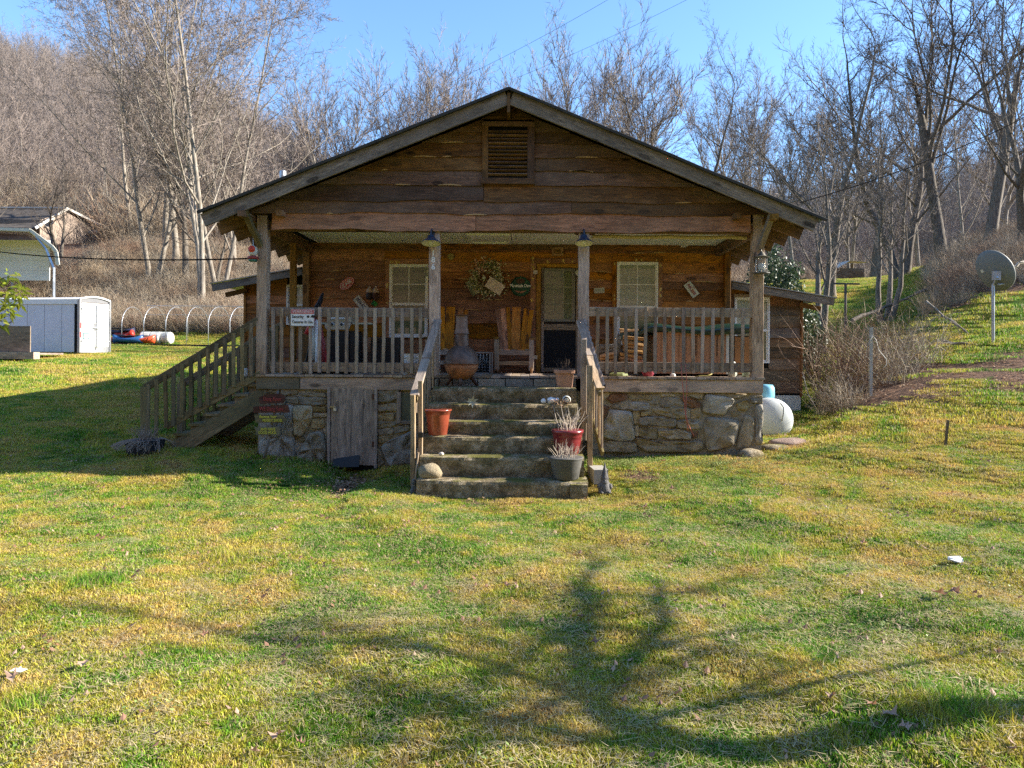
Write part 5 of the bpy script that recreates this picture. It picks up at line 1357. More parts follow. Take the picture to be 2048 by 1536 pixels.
# rocking chairs
def rocking_chair(label, c, front):
    """c = centre of the floor contact"""
    t = thing('rocking_chair', c, label, 'rocking chair', 'slatted wooden rocking chairs')
    W = .31
    zs = .42
    # fan-shaped back of five slats
    cols = [M_CHAIR, M_CHAIR, M_CHAIR, M_CHAIR, M_CHAIR]
    xs0 = [-.215, -.135, .0, .135, .215]; xs1 = [-.325, -.225, .0, .215, .315]; wd = [.085, .095, .26, .095, .085]
    hs = [.88, .90, .93, .90, .87]
    for k in range(5):
        a = c + Vector((xs0[k], .22, zs - .04)); b = c + Vector((xs1[k], .40, zs - .04 + hs[k] * .92))
        if k == 2:
            for (q0, q1, ww) in ((-.075, -.13, .08), (.015, .02, .165)):
                beam('back_slat', c + Vector((q0, .22, zs - .04)), c + Vector((q1 if q0 < 0 else .03, .40, zs - .04 + hs[k] * .92)), .022, ww, M_CHAIR, t, up=(1, 0, 0), jit=.002, n=3)
        else: beam('back_slat', a, b, .022, wd[k], cols[k], t, up=(1, 0, 0), jit=.002, n=3)
    for k in range(5):
        x = -.24 + k * .12; beam('seat_slat', c + Vector((x, -.22, zs + .01)), c + Vector((x, .24, zs - .05)), .095, .022, M_CHAIR if k % 2 else M_RAIL, t, n=2)
    beam('seat_rail', c + Vector((-W, -.23, zs - .045)), c + Vector((W, -.23, zs - .045)), .03, .085, M_RAIL, t, n=3)
    beam('front_stretcher', c + Vector((-W, -.23, .19)), c + Vector((W, -.23, .19)), .03, .07, M_RAIL, t, n=3)
    beam('back_brace', c + Vector((-.3, .33, .78)), c + Vector((.34, .33, .78)), .025, .05, M_RAFT, t, n=2)
    for s_ in (-1, 1):
        beam('front_leg', c + Vector((s_ * W, -.25, .06)), c + Vector((s_ * W, -.25, .62)), .04, .085, M_RAIL, t, up=(1, 0, 0), n=3)
        beam('rear_leg', c + Vector((s_ * W, .2, .06)), c + Vector((s_ * W, .28, .66)), .04, .07, M_RAFT, t, up=(1, 0, 0), n=2)
        beam('armrest', c + Vector((s_ * (W + .02), -.30, .635)), c + Vector((s_ * (W + .02), .32, .66)), .10, .025, M_RAFT, t, n=3)
        m = MB(); pts = []
        for k in range(11):
            f = -1 + 2 * k / 10; pts.append(c + Vector((s_ * W, f * .48, .02 + .09 * f * f)))
        m.tube(pts, .024, 6); m.build('rocker', M_RAFT, t)
cy = 1.55
rocking_chair('orange-brown slatted rocking chair beside the front door', Vector((P(1028, 0, cy - .25).x, cy, FZ)), True)
rocking_chair('orange-brown slatted rocking chair behind the chiminea', Vector((P(890, 0, cy - .25).x, cy, FZ)), True)

# chiminea on the top step
def chiminea():
    Y0, z0 = -.22, STEPS[0][1] + .004
    c = Vector((P(923, 0, Y0).x, Y0, z0))
    t = thing('chiminea', c, 'rusty bulbous iron chiminea with tall neck on the top step', 'chiminea')
    cop = plain('aged_copper', (.15, .095, .072), .5, .45, var=.45, scale=14); low = plain('rust_orange', (.34, .14, .06), .75, .2, var=.6, scale=11)
    k = 1.0
    zb = lambda v: P(923, v, Y0).z - z0
    MB().lathe([(.275, zb(727)), (.272, zb(722)), (.255, zb(712)), (.215, zb(703)), (.16, zb(696)), (.115, zb(692))], 32, cap=False).build('body_upper', cop, t, Matrix.Translation(c), smooth=True)
    MB().lathe([(.29, zb(727) - .006), (.29, zb(727) + .006)], 32).build('rim', cop, t, Matrix.Translation(c))
    MB().lathe([(.27, zb(727.5)), (.255, zb(738)), (.20, zb(750)), (.13, zb(757)), (.05, zb(760))], 32).build('body_lower', low, t, Matrix.Translation(c), smooth=True)
    MB().lathe([(.115, zb(694)), (.11, zb(680)), (.105, zb(669))], 24, cap=False).build('neck', cop, t, Matrix.Translation(c), smooth=True)
    MB().lathe([(.125, zb(668)), (.125, zb(666.5))], 24).build('collar', cop, t, Matrix.Translation(c))
    MB().lathe([(.115, zb(667)), (.095, zb(656)), (.09, zb(640)), (.088, zb(632))], 24, cap=False).build('chimney', plain('pinkish_iron', (.22, .135, .10), .7, .2, var=.3, scale=14), t, Matrix.Translation(c), smooth=True)
    MB().lathe([(.09, zb(632)), (.115, zb(631.5)), (.115, zb(630))], 24).build('chimney_rim', M_RUST, t, Matrix.Translation(c))
    for an in (-90, 28, 152):
        a = R(an); d = Vector((math.cos(a), math.sin(a) * .6, 0)); m = MB()
        m.tube([c + d * .15 + Vector((0, 0, zb(748))), c + d * .2 + Vector((0, 0, .1)), c + d * .27 + Vector((0, 0, .012))], [.04, .03, .018], 8); m.build('leg', plain('leg_iron', (.12, .075, .06), .6, .4) if an == -90 else M_RUST, t, smooth=True)
chiminea()

def potted(name, c, prof, mat, label, soil_r, twigs, th, seed, square=False, col=None, extra=None, tw=.0035):
    t = thing(name, c, label, 'pot')
    MB().lathe(prof, 32 if not square else 24, sq=6 if square else None).build('pot_body', mat, t, Matrix.Translation(c), smooth=not square)
    zr = prof[-1][1]
    MB().lathe([(soil_r, zr - .035), (soil_r * .5, zr - .02), (.001, zr - .018)], 16, sq=6 if square else None, cap=False).build('soil', plain('soil_%s_%d' % (name, seed), (.035, .025, .018), .95, var=.5, scale=40), t, Matrix.Translation(c))
    rr = random.Random(seed); m = MB()
    for k in range(twigs):
        a = rr.uniform(0, 6.28); r_ = rr.uniform(0, soil_r * .8); q = c + Vector((r_ * math.cos(a), r_ * math.sin(a), zr - .03)); d = Vector((math.cos(a) * .35, math.sin(a) * .35, 1)); ln = th * rr.uniform(.5, 1.1)
        pts = [q]; nd = d
        for j in range(4): nd = nd + Vector((rr.gauss(0, .22), rr.gauss(0, .22), rr.gauss(0, .1))); pts.append(pts[-1] + nd.normalized() * ln / 4)
        m.tube(pts, [tw, tw * .9, tw * .8, tw * .6, tw * .35], 4, cap=False)
        if rr.random() < .6: m.tube([pts[2], pts[2] + (nd + Vector((rr.gauss(0, .7), rr.gauss(0, .7), .3))).normalized() * ln * .4], [tw * .6, tw * .3], 3, cap=False)
    if twigs: tag(m.build('dry_stems', col or plain('dry_stem_%s_%d' % (name, seed), (.30, .24, .18), .9, var=.3), t), kind='stuff')
    return t
# terracotta square pot on the top step
Y0 = -.3; c = Vector((P(1129, 0, Y0).x, Y0, STEPS[0][1] + .004))
potted('flower_pot', c, [(.118, 0), (.12, .01), (.142, .215), (.165, .22), (.168, .265), (.152, .27)], plain('terracotta', (.42, .23, .15), .8, var=.15), 'square terracotta pot with bare stems on the top step', .145, 16, .24, 4, True, col=plain('brown_stem', (.10, .07, .05), .9))
# big glossy red pot, left, on the fourth step
S4 = STEPS[3]; Y0 = S4[0] + .16; zc = S4[1]
c = Vector((P(876.5, 0, Y0).x, Y0, zc + .004)); sc_ = (Y0 + 11.2) / F_PX
hr = (873 - 822) * sc_
potted('flower_pot', c, [(.125, 0), (.135, .01), (.172, hr * .78), (.175, hr * .83), (.182, hr * .84), (.188, hr * .94), (.2, hr * .95), (.2, hr), (.185, hr)], plain('glossy_terracotta', (.25, .055, .028), .22, var=.15, spec=.6, bmp=.03), 'large empty orange-red plastic pot at the left of the fourth step', .17, 0, .1, 5)
# burgundy pot on step 4-5 right
S5 = STEPS[4]; Y0 = S5[0] + .2; sc_ = (Y0 + 11.2) / F_PX
c = Vector((P(1136, 0, Y0).x, Y0, S5[1] + .004)); hr = (911 - 861) * sc_
potted('flower_pot', c, [(.135, 0), (.15, .01), (.195, hr * .6), (.2, hr * .72), (.208, hr * .74), (.2, hr * .78), (.21, hr * .80), (.205, hr * .86), (.222, hr * .88), (.228, hr), (.205, hr)], plain('burgundy_glaze', (.19, .022, .026), .25, var=.15, spec=.6, bmp=.03), 'glossy burgundy pot with dry stems at the right of the fifth step', .19, 34, .40, 6, col=plain('pale_stem', (.40, .33, .26), .9), tw=.005)
# grey pot on step 6 right
S6 = STEPS[5]; Y0 = S6[0] + .17; sc_ = (Y0 + 11.2) / F_PX
c = Vector((P(1134, 0, Y0).x, Y0, S6[1] + .004)); hr = (961 - 918) * sc_
potted('flower_pot', c, [(.16, 0), (.17, .01), (.195, hr * .5), (.2, hr * .53), (.215, hr * .85), (.228, hr * .96), (.235, hr), (.215, hr)], plain('grey_plastic', (.10, .095, .085), .7, var=.3, scale=9), 'wide grey plastic pot with dry stems at the right of the bottom step', .2, 36, .27, 7, col=plain('pale_stem2', (.40, .33, .26), .9), tw=.0045)
# dark square planter with dead trailing plant at the foot of the side stairs
x_, y_ = P(292, 0, -.15).x, -.15; z_ = g1(x_, y_)
c = Vector((x_, y_, z_ - .02))
t = potted('planter', c, [(.20, 0), (.21, .01), (.235, .21), (.24, .22)], plain('dark_planter', (.018, .02, .028), .6, var=.2), 'dark square planter with dead trailing plant at the foot of the side stairs', .2, 60, .3, 8, True, col=plain('dead_trail', (.30, .23, .18), .9), tw=.004)
rr = random.Random(2); m = MB()
for k in range(120):
    a = rr.uniform(0, 6.28); q = c + Vector((.2 * math.cos(a), .2 * math.sin(a), .22)); pts = [q]
    dr = Vector((math.cos(a) - .7, math.sin(a) - .4, .5))
    for j in range(5): dr = dr + Vector((rr.gauss(0, .3), rr.gauss(0, .3), -.42)); pts.append(pts[-1] + dr.normalized() * .06)
    m.tube(pts, .003, 3, cap=False)
tag(m.build('trailing_stems', plain('dead_trail2', (.34, .27, .22), .9), t), kind='stuff')

# boulders / stones on steps
def blob(name, c, r, sc_, mat, label, cat, seed, rot=0., n=18):
    m = MB(); m.sphere(Vector((0, 0, 0)), 1, n, n // 2 + 2)
    vs = []
    for v in m.v:
        q = Vector(v); d = 1 + .22 * mnoise.noise(q * 1.1 + Vector((seed, 0, 0))) + .07 * mnoise.noise(q * 3.7 + Vector((0, seed, 0)))
        vs.append((q.x * d * sc_[0] * r, q.y * d * sc_[1] * r, max(q.z * d, -.72) * sc_[2] * r))
    m.v = vs
    o = m.build(name, mat, None, Matrix.Translation(c) @ Matrix.Rotation(rot, 4, 'Z'), smooth=True)
    return tag(o, label, cat) if label else o
blob('rock', Vector((P(862, 0, -1.72).x, -1.72, S6[1] + .085)), .15, (1.08, .8, .78), M_ROCKY, 'rounded ochre rock resting on the left end of the bottom step', 'rock', 3)
blob('pebble', Vector((P(884, 0, S5[0] + .08).x, S5[0] + .08, S5[1] + .02)), .032, (1.1, .8, .75), plain('white_pebble', (.55, .50, .43), .7), 'small white pebble on the fifth step', 'pebble', 5)
# fallen white jug figurine on the second step
def goose():
    Y0 = STEPS[1][0] + .08; c = P(1105, 796, Y0); c.z = STEPS[1][1] + .05
    t = thing('toppled_figurine', c, 'white ceramic figurine lying on its side at the right of the second step', 'figurine')
    Mx = Matrix.Translation(c) @ Matrix.Rotation(R(82), 4, 'Y')
    MB().lathe([(.035, -.075), (.05, -.06), (.055, -.01), (.04, .03), (.028, .05), (.032, .085), (.02, .1)], 16).build('body', M_WHITE2, t, Mx, smooth=True)
    MB().sphere(c + Vector((-.135, -.01, -.01)), .04, 12, 8).build('head', M_WHITE2, t, smooth=True)
    c2 = P(1133, 794, Y0); c2.z = STEPS[1][1] + .063
    t2 = thing('fallen_jar', c2, 'dark mouthed round jar lying on the right end of the second step', 'jar')
    Mj = Matrix.Translation(c2) @ Matrix.Rotation(R(95), 4, 'X') @ Matrix.Rotation(R(-20), 4, 'Z')
    MB().lathe([(.03, -.09), (.058, -.06), (.066, -.0), (.06, .04), (.05, .05)], 18, cap=True).build('jar_body', C_CREAM, t2, Mj, smooth=True)
    MB().lathe([(.052, .051), (.04, .052), (.001, .03)], 18, cap=False).build('jar_mouth', plain('dark_brown_mouth', (.03, .012, .010), .5), t2, Mj)
    m = MB(); rr = random.Random(4)
    for k in range(140):
        q = P(1118, 804, Y0 - .04) + Vector((rr.gauss(0, .09), rr.uniform(-.08, .02), rr.uniform(-.08, .03))); d = Vector((rr.gauss(0, 1), rr.gauss(0, 1), rr.gauss(0, .6))).normalized(); s_ = d.orthogonal().normalized() * .008
        m.add([q, q + d * .02 + s_, q + d * .045, q + d * .02 - s_], [(0, 1, 2, 3)])
    tag(m.build('dry_weed', M_LEAFD, None, origin=P(1118, 804, Y0 - .04)), 'withered brown weed growing from the crack below the toppled figurine', 'weed')
goose()
# agave-like rosette in second riser
m = MB(); q = P(944, 803, STEPS[1][0] - .06)
for k in range(13):
    a = k * 2.4; d = Vector((math.cos(a), -.25 * abs(math.sin(a)) - .1, .75 * math.sin(a) + .15)).normalized(); s_ = d.cross(Vector((0, 1, 0))).normalized() * .014
    ln = .06 + .05 * (k % 3) / 2; m.add([q, q + d * ln * .5 + s_, q + d * ln, q + d * ln * .5 - s_], [(0, 1, 2, 3)])
tag(m.build('rosette_weed', plain('silver_leaf', (.33, .34, .26), .7), None, origin=q), 'silvery rosette weed growing from the joint of the second step', 'weed')
# cinder block by right handrail
x_, y_ = P(1198, 0, -1.25).x, -1.25; z_ = g1(x_, y_)
m = MB(); m.box((0, 0, 0), (.2, .4, .2)); m.box((0, -.198, 0), (.17, .01, .17))
m = MB(); m.bb(-.1, .1, -.2, .2, -.1, .1)
o = m.build('concrete_block', plain('block_grey', (.32, .30, .26), .9, var=.2, scale=20), None, Matrix.Translation((x_, y_, z_ + .07)) @ Matrix.Rotation(.1, 4, 'Z')); tag(o, 'grey concrete block on the ground beside the right handrail', 'block')
o2 = MB().bb(-.11, .11, -.25, .25, -.1, .08).build('concrete_block', M_STEP, None, Matrix.Translation((P(1158, 0, -1.8).x, -1.7, .12))); tag(o2, 'weathered block at the right end of the bottom step', 'block')
# gnome
def gnome():
    Y0 = -1.75; c = Vector((P(1211, 0, Y0).x, Y0, 0)); c.z = g1(c.x, Y0) - .01
    t = thing('garden_gnome', c, 'weathered stone garden gnome with pointed hat right of the steps', 'gnome')
    gm = rock_mat('gnome_stone', (.05, .045, .045, 1), (.16, .15, .145, 1), (.28, .27, .26, 1), sc=12.)
    m = MB(); m.lathe([(.075, 0), (.085, .02), (.09, .07), (.075, .13), (.055, .17)], 16); m.sphere(Vector((-.05, -.06, .03)), .035, 8, 6, (1, 1.4, .7)); m.sphere(Vector((.05, -.06, .03)), .035, 8, 6, (1, 1.4, .7))
    m.sphere(Vector((-.075, -.03, .10)), .03, 8, 6, (1, 1, 1.4)); m.sphere(Vector((.075, -.03, .10)), .03, 8, 6, (1, 1, 1.4)); m.build('body', gm, t, Matrix.Translation(c), smooth=True)
    m = MB(); m.sphere(Vector((0, -.01, .185)), .052, 12, 8); m.sphere(Vector((0, -.062, .185)), .013, 8, 6); m.build('head', gm, t, Matrix.Translation(c), smooth=True)
    m = MB(); m.lathe([(.001, .10), (.03, .12), (.045, .155), (.04, .18)], 12, Matrix.Translation((0, -.035, 0))); m.build('beard', gm, t, Matrix.Translation(c), smooth=True)
    MB().lathe([(.06, .2), (.05, .22), (.032, .3), (.014, .37), (.004, .42)], 14).build('pointed_hat', gm, t, Matrix.Translation(c), smooth=True)
gnome()
# little goose statue at left of the steps foot
x_, y_ = P(829, 0, -1.75).x, -1.75; z_ = g1(x_, y_)
m = MB(); m.lathe([(.05, 0), (.055, .05), (.035, .1), (.022, .15), (.03, .19), (.01, .22)], 12)
tag(m.build('small_statue', rock_mat('statue_stone', (.06, .06, .06, 1), (.18, .18, .17, 1), (.3, .3, .29, 1), sc=12.), None, Matrix.Translation((x_, y_, z_ - .02)), smooth=True), 'small grey stone statue at the foot of the left handrail', 'statue')

# arrow sign post with four painted boards
def arrow_sign():
    Y0 = -.32; a = P(545, 915, Y0); a.z = g1(a.x, Y0) - .05
    t = thing('arrow_signpost', a, 'crooked stick with four hand painted direction boards by the left wall', 'signpost')
    m = MB(); b = P(556, 782, Y0 + .04); m.tube([P(529, 915, Y0), P(537, 880, Y0), P(543, 850, Y0 + .02), P(552, 815, Y0 + .03), b], [.026, .024, .022, .02, .015], 7); m.build('stick', plain('grey_stick', (.20, .18, .16), .9, var=.4, scale=14), t, smooth=True)
    red = wood('red_sign_board', (.035, .016, .014, 1), (.075, .032, .027, 1), (.13, .07, .06, 1), .4); ol = wood('olive_sign_board', (.06, .052, .038, 1), (.14, .125, .09, 1), (.24, .215, .16, 1), .4)
    B = [([(518, 795), (530, 789), (562, 787), (571, 794), (566, 806), (520, 808)], red, 'Dang Floor', (545, 798), C_DKRED, .085),
         ([(507, 813), (576, 810), (580, 825), (507, 826)], red, "WE Dang Sure", (543, 818), C_DKRED, .085),
         ([(509, 829), (566, 830), (575, 840), (571, 845), (512, 845)], ol, None, None, None, 0),
         ([(509, 855), (559, 853.5), (560, 869), (511, 870), (513, 862)], plain('yellowish_board', (.17, .15, .085), .8, var=.3), None, None, None, 0)]
    for k, (pl, mt, tx, tp, tm, sz) in enumerate(B):
        cc = [P(u, v, Y0 - .04) for u, v in pl]; c0 = sum(cc, Vector()) / len(cc)
        poly = [(q.x - c0.x, q.z - c0.z) for q in cc][::-1]
        MB().prism(poly, -.012, .012).build('direction_board', mt, t, Matrix.Translation(c0))
        if tx: ftext(tx, P(tp[0], tp[1], Y0 - .055), 0, 0, 0, sz, tm, t, .72, .001)
    for tx, u, v, sz in (('Remove Your', 536, 833.5, .058), ('MUDDY SHOES', 545, 841, .056), ('AND HAVE', 536, 858.5, .058), ('GOOD MUCK', 535, 865.5, .056)):
        ftext(tx, P(u, v, Y0 - .055), 0, 0, 0, sz, C_YEL, t, .8, .002)
arrow_sign()

# grill
def grill():
    Y0 = 1.3; c = Vector((P(690, 0, Y0).x, Y0, FZ))
    t = thing('gas_grill', c, 'gas grill with steel hood and black cabinet behind the left railing', 'grill')
    def X(u): return P(u, 0, Y0 - .25).x
    def Z(v): return P(690, v, Y0 - .25).z
    MB().bb(X(657), X(697), Y0 - .22, Y0 + .25, FZ + .08, Z(662)).build('cabinet', M_BLACK, t)
    MB().bb(X(698), X(712), Y0 - .20, Y0 + .25, FZ + .08, Z(662)).build('side_cabinet', M_BLACK, t)
    MB().prism([(X(650), Z(655)), (X(654), Z(659)), (X(696), Z(659)), (X(702), Z(646)), (X(655), Z(646)), (X(650), Z(650))][::1], Y0 - .27, Y0 - .2).build('control_panel', M_SILVER, t)
    for u in (664.5, 683.5):
        q = P(u, 649, Y0 - .28); MB().lathe([(.034, 0), (.034, .012)], 14).build('dial_ring', M_WHITE2, t, Matrix.Translation(q) @ Matrix.Rotation(R(90), 4, 'X')); MB().lathe([(.026, .012), (.022, .04)], 14).build('knob', M_BLACK, t, Matrix.Translation(q) @ Matrix.Rotation(R(90), 4, 'X'))
    m = MB(); m.prism([(0, 0), (0, .16), (.1, .24), (.36, .24), (.48, .12), (.48, 0)], 0, X(701) - X(653), Matrix.Translation((X(653), Y0 - .24, Z(645))) @ Matrix.Rotation(R(90), 4, 'Z') @ Matrix.Scale(-1, 4, (0, 1, 0)))
    m.build('hood', plain('hood_steel', (.50, .49, .43), .35, .5), t)
    m = MB(); m.tube([(X(659), Y0 - .29, Z(637)), (X(692), Y0 - .29, Z(637))], .012, 8); m.build('hood_handle', M_WHITE2, t)
    for (a, b) in ((630, 651), (704, 742)):
        MB().bb(X(a), X(b), Y0 - .22, Y0 + .2, Z(648), Z(645)).build('side_shelf', plain('shelf_%d' % a, (.50, .48, .36), .5), t)
    for s_ in (660, 708):
        MB().lathe([(.06, -.02), (.06, .02)], 14).build('wheel', M_BLACK, t, Matrix.Translation((X(s_), Y0, FZ + .06)) @ Matrix.Rotation(R(90), 4, 'Y'))
grill()
# dark storage cabinet/bin left of the left window on porch, bucket, dog crate
Y0 = 1.9
o = MB(); x0, x1 = P(776, 0, Y0).x, P(802, 0, Y0).x; o.bb(x0 - .28, x1, Y0 - .2, Y0 + .15, FZ, P(0, 678, Y0).z)
for k in range(14): o.bb(x0 - .28 + k * .035, x0 - .27 + k * .035, Y0 - .21, Y0 - .2, FZ + .03, P(0, 682, Y0).z)
tag(o.build('storage_cabinet', plain('brown_plastic', (.05, .04, .032), .6, var=.2), None, origin=(x0, Y0, FZ)), 'dark ribbed storage cabinet under the left window', 'cabinet')
def bucket():
    Y0 = .25; c = Vector((P(823, 0, Y0).x, Y0, FZ))
    t = thing('bucket', c, 'white plastic bucket with grey rim behind the railing by the steps', 'bucket')
    MB().lathe([(.125, 0), (.13, .01), (.145, .27), (.155, .275), (.155, .30), (.145, .31), (.15, .345), (.14, .345)], 24).build('bucket_body', M_WHITE2, t, Matrix.Translation(c), smooth=False)
    m = MB(); m.tube([c + Vector((-.15, 0, .29)), c + Vector((-.12, -.12, .18)), c + Vector((0, -.165, .12)), c + Vector((.12, -.12, .18)), c + Vector((.15, 0, .29))], .004, 5); m.build('handle', M_STEEL, t)
bucket()
def crate():
    Y0 = 1.2; x0, x1 = P(948, 0, Y0).x, P(980, 0, Y0).x; z1_ = P(960, 705, Y0).z
    t = thing('wire_crate', Vector((x0, Y0, FZ)), 'folded wire dog crate between the chiminea and the rocking chair', 'crate')
    m = MB()
    for (a, b) in (((x0, z1_), (x1, z1_)), ((x0, FZ + .01), (x1, FZ + .01)), ((x0, FZ), (x0, z1_)), ((x1, FZ), (x1, z1_))): m.bar((a[0], Y0, a[1]), (b[0], Y0, b[1]), .022, .022)
    m.bar((x1, Y0, z1_), (x1 + .1, Y0 + .5, z1_), .02, .02); m.bar((x1 + .04, Y0, FZ), (x1 + .04, Y0, z1_), .018, .018)
    m.build('crate_frame', plain('grey_frame_metal', (.25, .25, .24), .5, .4), t)
    m = MB()
    for k in range(5): m.tube([(x0 + (x1 - x0) * k / 5, Y0, z1_), (x0 + (x1 - x0) * (k + .5) / 5, Y0, FZ), (x0 + (x1 - x0) * (k + 1) / 5, Y0, z1_)], .004, 4, cap=False)
    for k in range(7): z = FZ + (z1_ - FZ) * k / 7; m.tube([(x0, Y0 + .02, z), (x1, Y0 + .02, z)], .0025, 4, cap=False)
    m.build('wires', M_STEEL, t)
    MB().bb(x0 + .01, x1 - .01, Y0 + .05, Y0 + .25, FZ + .01, z1_ - .03).build('crate_tray', M_DARK, t)
crate()
# pole lying along the floor under the left railing
m = MB(); a, b = P(603, 740, .14), P(700, 741, .14); a.z = b.z = FZ + .035; m.tube([a, a.lerp(b, .25)], .033, 10, 0); m.tube([a.lerp(b, .25), b], .026, 10, 1)
tag(m.build('rolled_tube', [plain('pale_blue', (.32, .38, .48), .5), M_BLACK], None, origin=a), 'blue and black rolled tube lying on the porch floor under the left railing', 'tube')
m = MB(); a = P(492, 735, .2); m.lathe([(.035, 0), (.035, .11), (.02, .13)], 12, Matrix.Translation((P(492, 0, .3).x, .3, P(492, 745, .3).z - .06)))
tag(m.build('white_cup', M_WHITE2, None), 'white cup on the top tread of the side staircase', 'cup')

# firewood
LW = thing('dummy', (0, 0, 0), None, None) if False else None
def log(a, b, r, mat, seed, label, grp='split logs in the firewood stack'):
    rr = random.Random(seed); n = 7; a = Vector(a); b = Vector(b); M = frame(a, b); Ln = (b - a).length
    prof = []
    for k in range(n):
        an = 6.28 * k / n; rad = r * (rr.uniform(.6, 1.15)); prof.append((rad * math.cos(an), rad * math.sin(an) * .8))
    vs = []; fs = []
    for i in range(4):
        for (p_, q_) in prof: vs.append((-Ln / 2 + Ln * i / 3 + (rr.uniform(-.015, .015) if i in (0, 3) else 0), p_ * rr.uniform(.94, 1.06), q_ * rr.uniform(.94, 1.06)))
    for i in range(3):
        for k in range(n): fs.append((i * n + k, i * n + n + k, i * n + n + (k + 1) % n, i * n + (k + 1) % n))
    fs.append(tuple(range(n))); fs.append(tuple(3 * n + k for k in range(n - 1, -1, -1)))
    m = MB(); m.add(vs, fs); o = m.build('split_log', mat, None, M); tag(o, label, 'log', grp); return o
M_LOGB = bark_mat('log_bark', (.05, .04, .035, 1), (.15, .13, .11, 1), (.27, .25, .22, 1), 3.)
lx = lambda u: P(u, 0, .5).x; lz = lambda v: P(1200, v, .5).z
LOGS = [((1201, 712), (1230, 706), .05), ((1200, 718), (1231, 713), .045), ((1203, 725), (1230, 719), .045), ((1204, 731), (1231, 727), .05), ((1199, 694), (1236, 692), .075), ((1196, 703), (1228, 700), .06),
        ((1196, 738), (1232, 737), .06), ((1240, 664), (1276, 659), .03), ((1240, 659), (1276, 661.5), .028), ((1247, 674), (1288, 678), .05), ((1246, 683), (1287, 690), .055), ((1246, 692), (1286, 697), .05), ((1247, 701), (1285, 705), .05),
        ((1240, 708), (1284, 716), .055), ((1240, 716), (1286, 724), .055), ((1240, 738), (1276, 737), .05), ((1243, 724), (1280, 731), .045)]
desc = ['top pale log of the low left pile', 'log just under the top of the low left pile', 'third pale log down in the low left pile', 'fourth log down in the low left pile', 'round bark covered log on top of the low left pile', 'dark bark covered log at the back of the low left pile',
        'bottom log of the low left pile', 'thin log second from the top of the tall pile', 'pale squared log topping the tall pile', 'log third from the top of the tall pile', 'wide log in the upper tall pile', 'split log in the middle of the tall pile', 'middle log with orange edge in the tall pile', 'sloping log in the lower tall pile', 'broad sloping log near the bottom of the tall pile', 'bottom log of the tall pile beside the hot tub', 'lowest sloping log of the tall pile']
for k, (a, b, r_) in enumerate(LOGS):
    Y = .42 + .04 * (k % 3)
    log(P(a[0], a[1], Y), P(b[0], b[1], Y), r_ * .9, M_LOGB if k in (4, 5) else M_LOG, k, 'split firewood: ' + desc[k])
for k in range(8):
    Y = .72; a, b = P(1200 + (k % 2) * 44, 738 - (k // 2) * 11, Y), P(1236 + (k % 2) * 48, 738 - (k // 2) * 11, Y); log(a, b, .07, M_LOGB, 60 + k, 'bark covered firewood in the hidden rear row behind the right railing', 'rear row of the firewood stack')
m = MB(); m.sphere(P(1237, 690, .5), .07, 10, 8, (.6, .6, 2.8)); tag(m.build('upright_log', M_LOGB, None, origin=P(1237, 690, .5), smooth=True), 'dark bark log standing upright between the two firewood piles', 'log')

